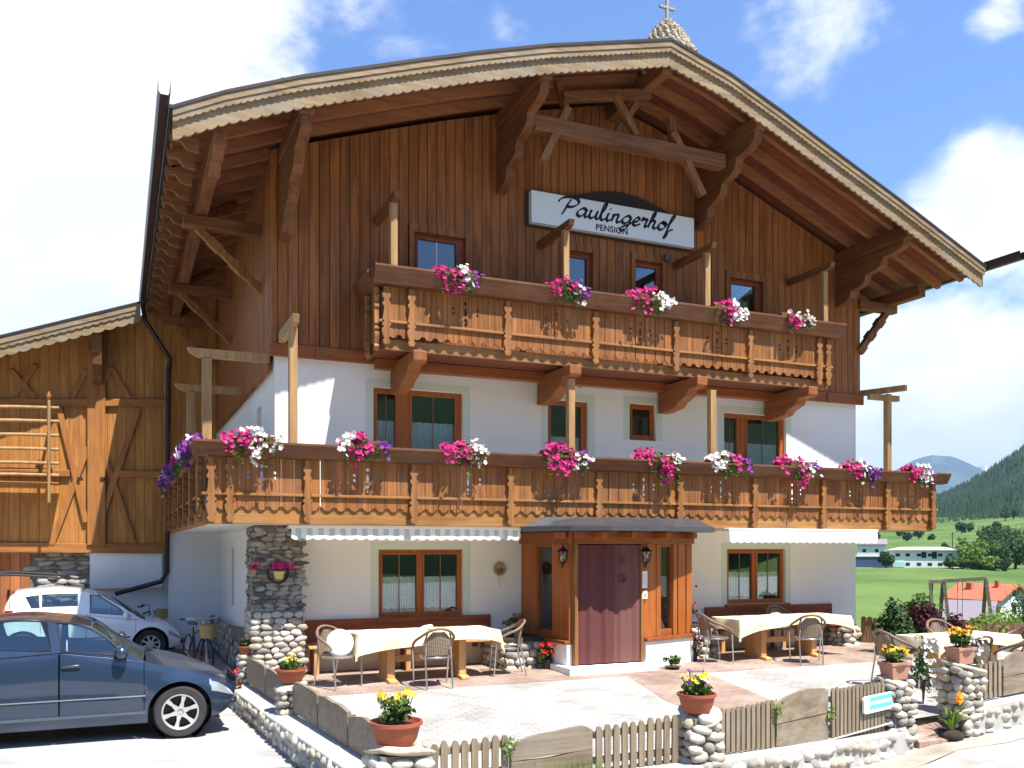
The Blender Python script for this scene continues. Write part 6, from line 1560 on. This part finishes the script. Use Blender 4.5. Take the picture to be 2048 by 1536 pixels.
# tall grasses and weeds by the front fence
def weeds(nm, label, L, u0, u1, z, n, h, seed, off=-.15, cat='weeds'):
    t = MB(); rnd = random.Random(seed); s0, s1 = L.s_at(u0), L.s_at(u1)
    for i in range(n):
        a = rnd.uniform(s0, s1); p = L.at(a, off + rnd.uniform(-.08, .08), z); hh = h * rnd.uniform(.5, 1.1); d = Vector((rnd.gauss(0, .18), rnd.gauss(0, .18), 1)).normalized(); s = d.orthogonal().normalized() * .006
        t.add([p - s, p + s, p + d * hh], [(0, 1, 2)])
    o = t.build(nm, M['leafl'], None, fix=False); tag(o, label, cat, kind='stuff'); return o
weeds('grass_tuft', 'tall thin grasses rising behind the fence before the gate', LBC, 1640, 1720, -.2, 70, .75, 1, -.2, 'grass')
weeds('weeds', 'low green weeds along the planks of the front fence', LBC, 1535, 1665, -.2, 260, .5, 2, -.12)
weeds('weeds', 'low green weeds at the foot of the front planks', LAB, 1000, 1200, -.12, 420, .2, 3, .1)
for L, u, z, lb, sd in ((LBC, 1545, .25, 'small green sprig beside the stacked planks', 81), (LBC, 1652, .1, 'small green sprig at the right end of the stacked planks', 82), (LAB, 1014, .2, 'small yellow green sprig left of the single wavy plank', 83)):
    p = L.at(L.s_at(u), .05, z); t = thing('green_sprig', lb, 'plant', tuple(p)); mb = MB(); leaves(mb, p, (.09, .07, .12), 60, .022, random.Random(sd)); mb.build('foliage', M['leafl'], t, fix=False); MB().tube([p - Vector((0, 0, .3)), p], .005, 5).build('stem', M['leafd'], t)

# ================================================================ bicycles
def make_bike():
    t = thing('bicycle', 'bicycle', 'bicycle', (0, 0, 0)); bl = M['black']
    for x in (-.52, .52):
        w = MB(); w.tube([(x + .33 * math.cos(a), 0, .34 + .33 * math.sin(a)) for a in [2*math.pi*i/28 for i in range(28)]], .02, 6, closed=True)
        wh = w.build('wheel', M['blackp'], t, smooth=60)
        w = MB(); 
        for i in range(12): g = math.pi * 2 * i / 12; w.tube([(x, 0, .34), (x + .31 * math.cos(g), 0, .34 + .31 * math.sin(g))], .003, 3)
        w.build('spokes', M['chrome'], wh)
    mb = MB()
    for a, b in (((-.15, 0, .32), (-.25, 0, .82)), ((-.15, 0, .32), (.36, 0, .78)), ((-.22, 0, .70), (.35, 0, .86)), ((-.52, 0, .34), (-.15, 0, .32)), ((-.52, 0, .34), (-.23, 0, .74)), ((.35, 0, .90), (.40, 0, .68)), ((.40, .03, .68), (.52, .05, .34)), ((.40, -.03, .68), (.52, -.05, .34))): mb.tube([a, b], .016, 7)
    mb.build('frame', bl, t, smooth=60)
    mb = MB(); mb.tube(crom([(.22, -.29, 1.0), (.33, -.2, 1.01), (.36, 0, .98), (.33, .2, 1.01), (.22, .29, 1.0)], 5), .012, 6); mb.tube([(.35, 0, .88), (.36, 0, .98)], .014, 6); mb.build('handlebar', M['chrome'], t, smooth=60)
    for s in (-1, 1): MB().tube([(.25, s * .27, 1.0), (.14, s * .33, .995)], .019, 7).build('grip', M['blackp'], t, smooth=60)
    MB().plate([(-.38, .08), (-.36, -.08), (-.22, -.05), (-.08, -.02), (-.08, .02), (-.22, .05)], [], lambda a, b, d: (a, b, .86 + d), .05).build('saddle', M['blackp'], t, bev=.015)
    MB().lathe([(0, 0), (.14, 0), (.17, .22), (.165, .22), (.135, .01)], (.60, 0, .70), 14, sq=.85).build('basket', M['straw'], t, smooth=40)
    MB().lathe([(0, 0), (.05, .0), (.06, .05), (0, .06)], (.44, 0, .90), 12, 'x').build('lamp', M['chrome'], t, smooth=60)
    return t
bk = make_bike()
p = py(395, VH, 1.9); place(bk, (p.x, 1.9, -.21), R(-78), 'bicycle with a wicker basket seen head on beside the shaded house wall', True)
p = py(292, VH, 7.9); place(bk, (p.x - .28, 7.9, -.34), R(-8), 'bicycle half hidden behind the bonnet of the white car')
# red flowers low beside the car nose
potplant((1.52, -.95, -.24), .10, .14, 'small dark red flowering plant between car nose and stone pillar', [('red', 16)], 91, fr=.12, fh=.32)

# ================================================================ countryside beyond the garden
def tree(P, h, w, label, leaf='leaf', seed=0, n=900, size=.22, trunk=.22, nm='tree', grp=None, conif=False, cat='tree'):
    rnd = random.Random(seed); t = thing(nm, label, cat, tuple(P), grp); x, y, z = P; th = h * trunk
    mb = MB(); top = Vector((x + rnd.gauss(0, w * .03), y, z + h * .7)); mb.tube([(x, y, z - .3), (x + .02 * h, y, z + th), top], [w * .05 + .02, w * .035 + .02, .02], 7)
    for i in range(5):
        a = rnd.uniform(0, 6.28); b = Vector((x, y, z + th * (1 + .3 * i))); mb.tube([b, b + Vector((math.cos(a) * w * .3, math.sin(a) * w * .3, h * .2))], [w * .02 + .01, .01], 5)
    mb.build('trunk', M['bark'], t)
    mb = MB()
    if conif:
        for i in range(n):
            f = rnd.random() ** .8; a = rnd.uniform(0, 6.28); r = w * .5 * (1 - f) * rnd.uniform(.5, 1.05) * (1 + .2 * math.sin(f * 34)); p = Vector((x + r * math.cos(a), y + r * math.sin(a), z + h * (.08 + .92 * f)))
            d = Vector((math.cos(a), math.sin(a), -.35)); s = Vector((-d.y, d.x, 0)); q = size * rnd.uniform(.7, 1.3); mb.add([p - s * q * .5, p + d * q * 1.3, p + s * q * .5], [(0, 1, 2)])
    else: leaves(mb, (x, y, z + th + (h - th) * .5), (w * .5, w * .5, (h - th) * .54), n, size, rnd, 22)
    mb.build('crown', M[leaf], t, fix=False); return t
def far(u, r, dz=0.): d = ray(u, VH); d = Vector((d.x, d.y)).normalized() * r; return (CAM.x + d.x, CAM.y + d.y, tz(CAM.x + d.x, CAM.y + d.y) + dz)
V = [(1942, 268, 8.6, 9.5, 'leafl', 'round pale green tree right of the white village building'), (1972, 285, 9, 8, 'leafd', 'dark round tree behind the pale green village tree'),
     (2000, 262, 7.5, 8, 'leaf', 'mid green tree in the village belt right of the pale tree'), (2030, 258, 9, 9, 'leafd', 'dark broad tree at the right edge above the meadow'),
     (1985, 330, 11, 10, 'leafd', 'dark crowned tree on the rise behind the village belt'), (2020, 340, 10, 10, 'leafd', 'dark tree on the rise near the picture edge'),
     (2048, 300, 10, 10, 'leaf', 'large green tree cut by the picture edge behind the meadow'), (1905, 262, 3.2, 5, 'leafd', 'low dark bush in front of the white village building'),
     (1925, 258, 3, 6, 'leaf', 'low green bush under the pale round tree'), (1985, 250, 3.4, 5, 'leafl', 'small light green bush at the meadow edge'), (2005, 246, 3.6, 4, 'leafd', 'small dark bush at the meadow edge by the picture side'),
     (1892, 300, 6, 4, 'leafd', 'dark tree peeping over the white building roof'), (1772, 262, 5, 5, 'leafd', 'dark tree between the blue shed and the white building'), (1960, 255, 3, 6, 'leaf', 'low hedge bush between two trees at the meadow edge')]
for i, (u, r, h, w, lf, lb) in enumerate(V): tree(far(u, r), h, w, lb, lf, 400 + i, n=1300, size=.42, trunk=.12, grp='village trees beyond the meadow')
Hh = [(1752, 560, 5.5, 'lone hillside tree above the village building at the house corner'), (1815, 520, 6, 'small dark tree on the hillside above the white building'), (1838, 540, 7, 'pair-like dark tree on the hillside near the centre of the slope'), (1862, 500, 4, 'tiny bush on the hillside left of the pole'),
      (1923, 560, 8, 'dark tree standing alone on the upper slope'), (1940, 620, 7, 'dark tree highest on the left of the upper slope'), (1993, 560, 7, 'dark tree on the upper slope above the dark crowns'), (2010, 760, 12, 'dark tree on the upper meadow edge under the forest'), (2027, 770, 11, 'dark tree at the upper meadow edge near the picture side'), (1800, 580, 5, 'tiny dark tree far left on the hillside')]
for i, (u, r, h, lb) in enumerate(Hh): tree(far(u, r), h * .8, h * .85, lb, 'leafd', 500 + i, n=420, size=.8, trunk=.12, grp='lone trees on the hillside')
# round bushes on the near meadow
for i, (u, r, h, w, lf, lb) in enumerate([(1735, 62, 2.6, 2.2, 'leafd', 'round grey green bush on the meadow beside the house corner'), (1832, 78, 2.6, 1.9, 'leafd', 'dark pointed bush on the meadow above the plum coloured shrub'), (2046, 108, 5.5, 4.2, 'leafd', 'dark tree beside the red roofed house at the picture edge'), (1985, 88, 3.4, 3.4, 'leafl', 'light green bush in front of the red roofed house')]):
    P = far(u, r); tree(P, h, w, lb, lf, 600 + i, n=900, size=.13, trunk=.1, nm='bush', cat='bush')
# shrubs at the garden fence
def shrub(P, rad, label, leaf, seed, n=1500, size=.05):
    t = thing('shrub', label, 'shrub', tuple(P)); rnd = random.Random(seed); mb = MB(); leaves(mb, (P[0], P[1], P[2] + rad[2]), rad, n, size, rnd, 26); mb.build('foliage', M[leaf], t, fix=False)
    mb = MB(); [mb.tube([(P[0], P[1], P[2]), (P[0] + rnd.gauss(0, rad[0] * .4), P[1] + rnd.gauss(0, rad[1] * .4), P[2] + rad[2] * 1.3)], .014, 5) for _ in range(7)]; mb.build('stems', M['bark'], t); return t
shrub((13.55, -1.75, -.1), (.42, .4, .52), 'dark green shrub before the brown fence right of the house corner', 'leafd', 1)
shrub((14.35, -1.6, .15), (.55, .4, .5), 'green shrub with reddish tips spilling over the fence', 'leaf', 2, 1500)
shrub((14.05, -1.95, .42), (.42, .35, .30), 'plum red shrub tips above the green shrub by the fence', 'leafp', 3, 1000)
shrub((14.3, -2.45, .0), (.30, .28, .42), 'dark plum leaved shrub before the brown fence', 'leafp', 4, 900)
shrub((16.2, -1.7, -.6), (.9, .7, .75), 'bright yellow green shrub behind the brown fence', 'leafl', 5, 2200, .06)
shrub((18.4, -3.1, -1.2), (1.2, .8, .85), 'light green shrub behind the fence under the swing frame', 'leafl', 6, 2200, .07)
# swing frame
SWP = lambda u, v, r=31: pd(u, v, r)
t = thing('swing_frame', 'tall weathered timber swing frame standing beyond the brown fence', 'swing', tuple(SWP(1930, 1290)))
b0, b1 = SWP(1886, 1162, 31), SWP(1973, 1157, 31); MB().beam(b0, b1, .11, .11).build('top_beam', M['grey'], t)
for (u0, v0, u1, v1, dr) in ((1888, 1163, 1903, 1262, .0), (1886, 1163, 1876, 1262, 1.2), (1972, 1158, 1962, 1262, 1.2), (1972, 1158, 1990, 1262, .0), (1860, 1164, 1872, 1262, .0), (1863, 1164, 1858, 1262, 1.2)):
    MB().beam(SWP(u0, v0), SWP(u1, v1 + 30, 31 + dr), .1, .1).build('leg', M['grey'], t)
MB().beam(SWP(1858, 1163), SWP(1888, 1163), .1, .1).build('side_beam', M['grey'], t)
for u in (1915, 1925): MB().tube([SWP(u, 1162), SWP(u, 1240)], .012, 5).build('rope', M['steel'], t)
sp = SWP(1920, 1240); MB().box(sp.x - .2, sp.x + .2, sp.y - .08, sp.y + .08, sp.z - .03, sp.z).build('swing_seat', M['blackp'], t)
# houses
def blk(root, P, ang, L_, D_, H_, wallm, roofm, pitch=.4, over=.5, wins=(), flat=False):
    """box house at P, length L_ along its own x; gable roof along x"""
    Rm = Matrix.Translation(Vector(P)) @ Matrix.Rotation(ang, 4, 'Z'); f = lambda x, y, z: tuple(Rm @ Vector((x, y, z)))
    def bb(x0, x1, y0, y1, z0, z1, nm, m, par_=root):
        mb = MB().box(x0, x1, y0, y1, z0, z1); mb.v = [f(*p) for p in mb.v]; return mb.build(nm, m, par_)
    w = bb(-L_/2, L_/2, -D_/2, D_/2, -2, H_, 'wall', wallm); rh = D_ / 2 * pitch
    if flat:
        mb = MB(); a, b = L_/2 + over, D_/2 + over; mb.add([f(*p) for p in [(-a, -b, H_), (a, -b, H_), (a, b, H_), (-a, b, H_), (-a, -b, H_ + .25), (a, -b, H_ + .25), (a, b, H_ + .25), (-a, b, H_ + .25), (-a * .6, 0, H_ + rh), (a * .6, 0, H_ + rh)]], [(3, 2, 1, 0), (0, 1, 5, 4), (1, 2, 6, 5), (2, 3, 7, 6), (3, 0, 4, 7), (4, 5, 9, 8), (6, 7, 8, 9), (5, 6, 9), (7, 4, 8)]); mb.build('roof', roofm, root)
    else:
        mb = MB()
        for s in (-1, 1): mb.add([f(x, s * y, z) for x in (-L_/2, L_/2) for y, z in ((D_/2, H_), (0, H_ + rh), (0, H_ ), )], [(0, 1, 2), (3, 5, 4)])
        mb.build('gable', wallm, root); mb = MB(); t_ = .18
        o = [(D_/2 + over, H_ - over * pitch), (0, H_ + rh), (-D_/2 - over, H_ - over * pitch), (-D_/2 - over, H_ - over * pitch + t_), (0, H_ + rh + t_), (D_/2 + over, H_ - over * pitch + t_)]
        mb.plate(o, [], lambda a, b, d: f(-L_/2 - over + d, a, b), L_ + 2 * over); mb.build('roof', roofm, root)
    for (face, a, z, ww, hh) in wins:
        if face == 'f': bb(a - ww/2, a + ww/2, -D_/2 - .04, -D_/2 + .02, z, z + hh, 'window', M['dark'])
        if face == 'l': bb(-L_/2 - .04, -L_/2 + .02, a - ww/2, a + ww/2, z, z + hh, 'window', M['dark'])
        if face == 'r': bb(L_/2 - .02, L_/2 + .04, a - ww/2, a + ww/2, z, z + hh, 'window', M['dark'])
    return f, bb
redt = mat('red_roof_tiles', (.48, .13, .065), .8, var=.15, scale=2); greyt = mat('grey_roof_tiles', (.24, .20, .23), .8, var=.1, scale=2); blueg = mat('blue_cladding', (.06, .09, .2), .5)
P = far(1976, 112); P = (P[0], P[1], 2 - (1192 - 1095) / 1800 * 102)
t = thing('village_house', 'white house with a red tiled roof beyond the fence at the right edge', 'house', P)
f, bb = blk(t, P, R(-80), 5.6, 6.4, 0.0, M['white'], redt, .42, .6, [('r', 0, -1.7, .9, 1.1), ('r', 2.2, -1.7, .8, 1.0), ('f', -2, -1.8, .9, 1.1), ('f', 1, -1.8, .9, 1.1), ('r', 0, .3, .7, .8)])
bb(-1.6, -1.0, -1.6, -1.0, .4, 1.6, 'chimney', redt); bb(1.2, 1.6, -.9, -.5, .8, 1.9, 'chimney', redt)
P2_ = far(1938, 104); P2_ = (P2_[0], P2_[1], 2 - (1222 - 1095) / 1800 * 95)
t = thing('village_house', 'small white house with a grey roof left of the red roofed house', 'house', P2_)
blk(t, P2_, R(-60), 4.6, 5.5, -.6, M['white'], greyt, .62, .3, [('r', 0, -1.8, .7, .9)])
P = far(1845, 272); t = thing('village_building', 'long white two-storey building with a pale shallow roof beyond the meadow', 'building', P)
pal = mat('pale_roof', (.52, .50, .46), .8)
f, bb = blk(t, P, R(-44), 16.5, 9, 4.6, M['white'], pal, .22, .7, [('f', x, z, 1.1, .8) for x in (-6.5, -4, -1.2, 1.5, 4, 6.5) for z in (.5, 3.0)] + [('f', 0, 2.6, 1.2, 1.6), ('f', 2.6, 2.4, 1.2, 1.9)], flat=True)
bb(-7.8, -4.8, -4.9, -4.55, .1, 1.6, 'coloured_panel', mat('aqua_panel', (.45, .70, .68), .6))
P = far(1897, 276); t = thing('village_building', 'small white flat annexe right of the long white building', 'building', P); blk(t, P, R(-44), 7, 6, 3.4, M['white'], pal, .1, .3, [('f', -1.5, 1.4, 1.2, .9), ('f', 1.5, 1.4, 1.2, .9)], flat=True)
P = far(1738, 270); t = thing('village_building', 'dark blue flat shed with vehicles before it at the house corner', 'building', P); blk(t, P, R(-44), 12, 8, 2.9, blueg, pal, .08, .2, [], flat=True)
P = far(1742, 300); t = thing('village_building', 'pale building with brown roof above the blue shed', 'building', P); blk(t, P, R(-44), 8, 8, 6.0, M['white'], greyt, .35, .6, [('f', -2, 3.5, 1, 1), ('f', 1.5, 3.5, 1, 1)])
P = far(1915, 256); t = thing('garden_table', 'tiny white table at the meadow edge', 'table', P); MB().box(P[0]-1.8, P[0]+1.8, P[1]-.5, P[1]+.5, P[2]+.5, P[2]+.62).build('top', M['white'], t); MB().box(P[0]-1, P[0]-.8, P[1]-.1, P[1]+.1, P[2], P[2]+.5).build('leg', M['white'], t)
P = far(1905, 330); t = thing('utility_pole', 'thin wooden utility pole on the slope behind the white building', 'pole', P); MB().tube([P, (P[0], P[1], P[2] + 8.5)], .16, 6).build('mast', M['bark'], t); MB().box(P[0]-.9, P[0]+.9, P[1]-.06, P[1]+.06, P[2]+7.6, P[2]+7.8).build('crossarm', M['bark'], t)
# forest covering the near hill: one mass of conifers
rnd = random.Random(99); mb = MB(); K = len(hr[0])
for i in range(9000):
    a = rnd.uniform(0, 8.4); b = rnd.uniform(2, K * .62); j, k = int(a), int(b); fa, fb = a - j, b - k
    p = (Vector(hr[j][k]) * (1-fa) + Vector(hr[min(j+1, 10)][k]) * fa) * (1-fb) + (Vector(hr[j][min(k+1, K-1)]) * (1-fa) + Vector(hr[min(j+1, 10)][min(k+1, K-1)]) * fa) * fb
    dens = noise.noise(Vector((p.x * .006, p.y * .006, 3)))
    if dens < -.28: continue
    h = rnd.uniform(8, 16); w = h * rnd.uniform(.16, .26); g = rnd.uniform(0, 6.28)
    c = [Vector((p.x + w * math.cos(g + 2*math.pi*q/5), p.y + w * math.sin(g + 2*math.pi*q/5), p.z - 1)) for q in range(5)]; tpv = Vector((p.x, p.y, p.z + h)); mb.add(c + [tpv], [(q, (q+1) % 5, 5) for q in range(5)])
M['conifer'] = leafmat('conifer_forest', (.026, .062, .024), (.095, .16, .055), .1, .01)
o = mb.build('forest', M['conifer'], None, fix=False); tag(o, 'dense dark conifer forest covering the hillside', 'forest', kind='stuff')
# unseen dark slope behind the camera, added to darken the window reflections
rows = []
for r, zz in ((45, -1), (70, 6), (110, 18), (200, 50), (420, 130), (900, 240), (1500, 330)):
    rows.append([(CAM.x + r * math.sin(R(g)), CAM.y + r * math.cos(R(g)), zz + 3 * noise.noise(Vector((g * .2, r * .02, 0))) * (r / 60)) for g in range(125, 296, 3)])
struct(MB().grid(rows).build('added_dark_slope', M['forest'], smooth=180))

# valley air: one even volume round everything, the sky outside it
hm = bpy.data.materials.new('valley_haze'); hm.use_nodes = True; k = N(hm.node_tree)
pv = k.n('ShaderNodeVolumePrincipled'); pv.inputs['Color'].default_value = (.50, .68, 1., 1); pv.inputs['Density'].default_value = 8e-5; pv.inputs['Anisotropy'].default_value = .2
ho = k.n('ShaderNodeOutputMaterial'); k.l(pv.outputs[0], ho.inputs['Volume'])
o = MB().box(-12000, 12000, -12000, 12000, -60, 1400).build('haze', hm, None); tag(o, kind='stuff')
SC.cycles.volume_bounces = 0
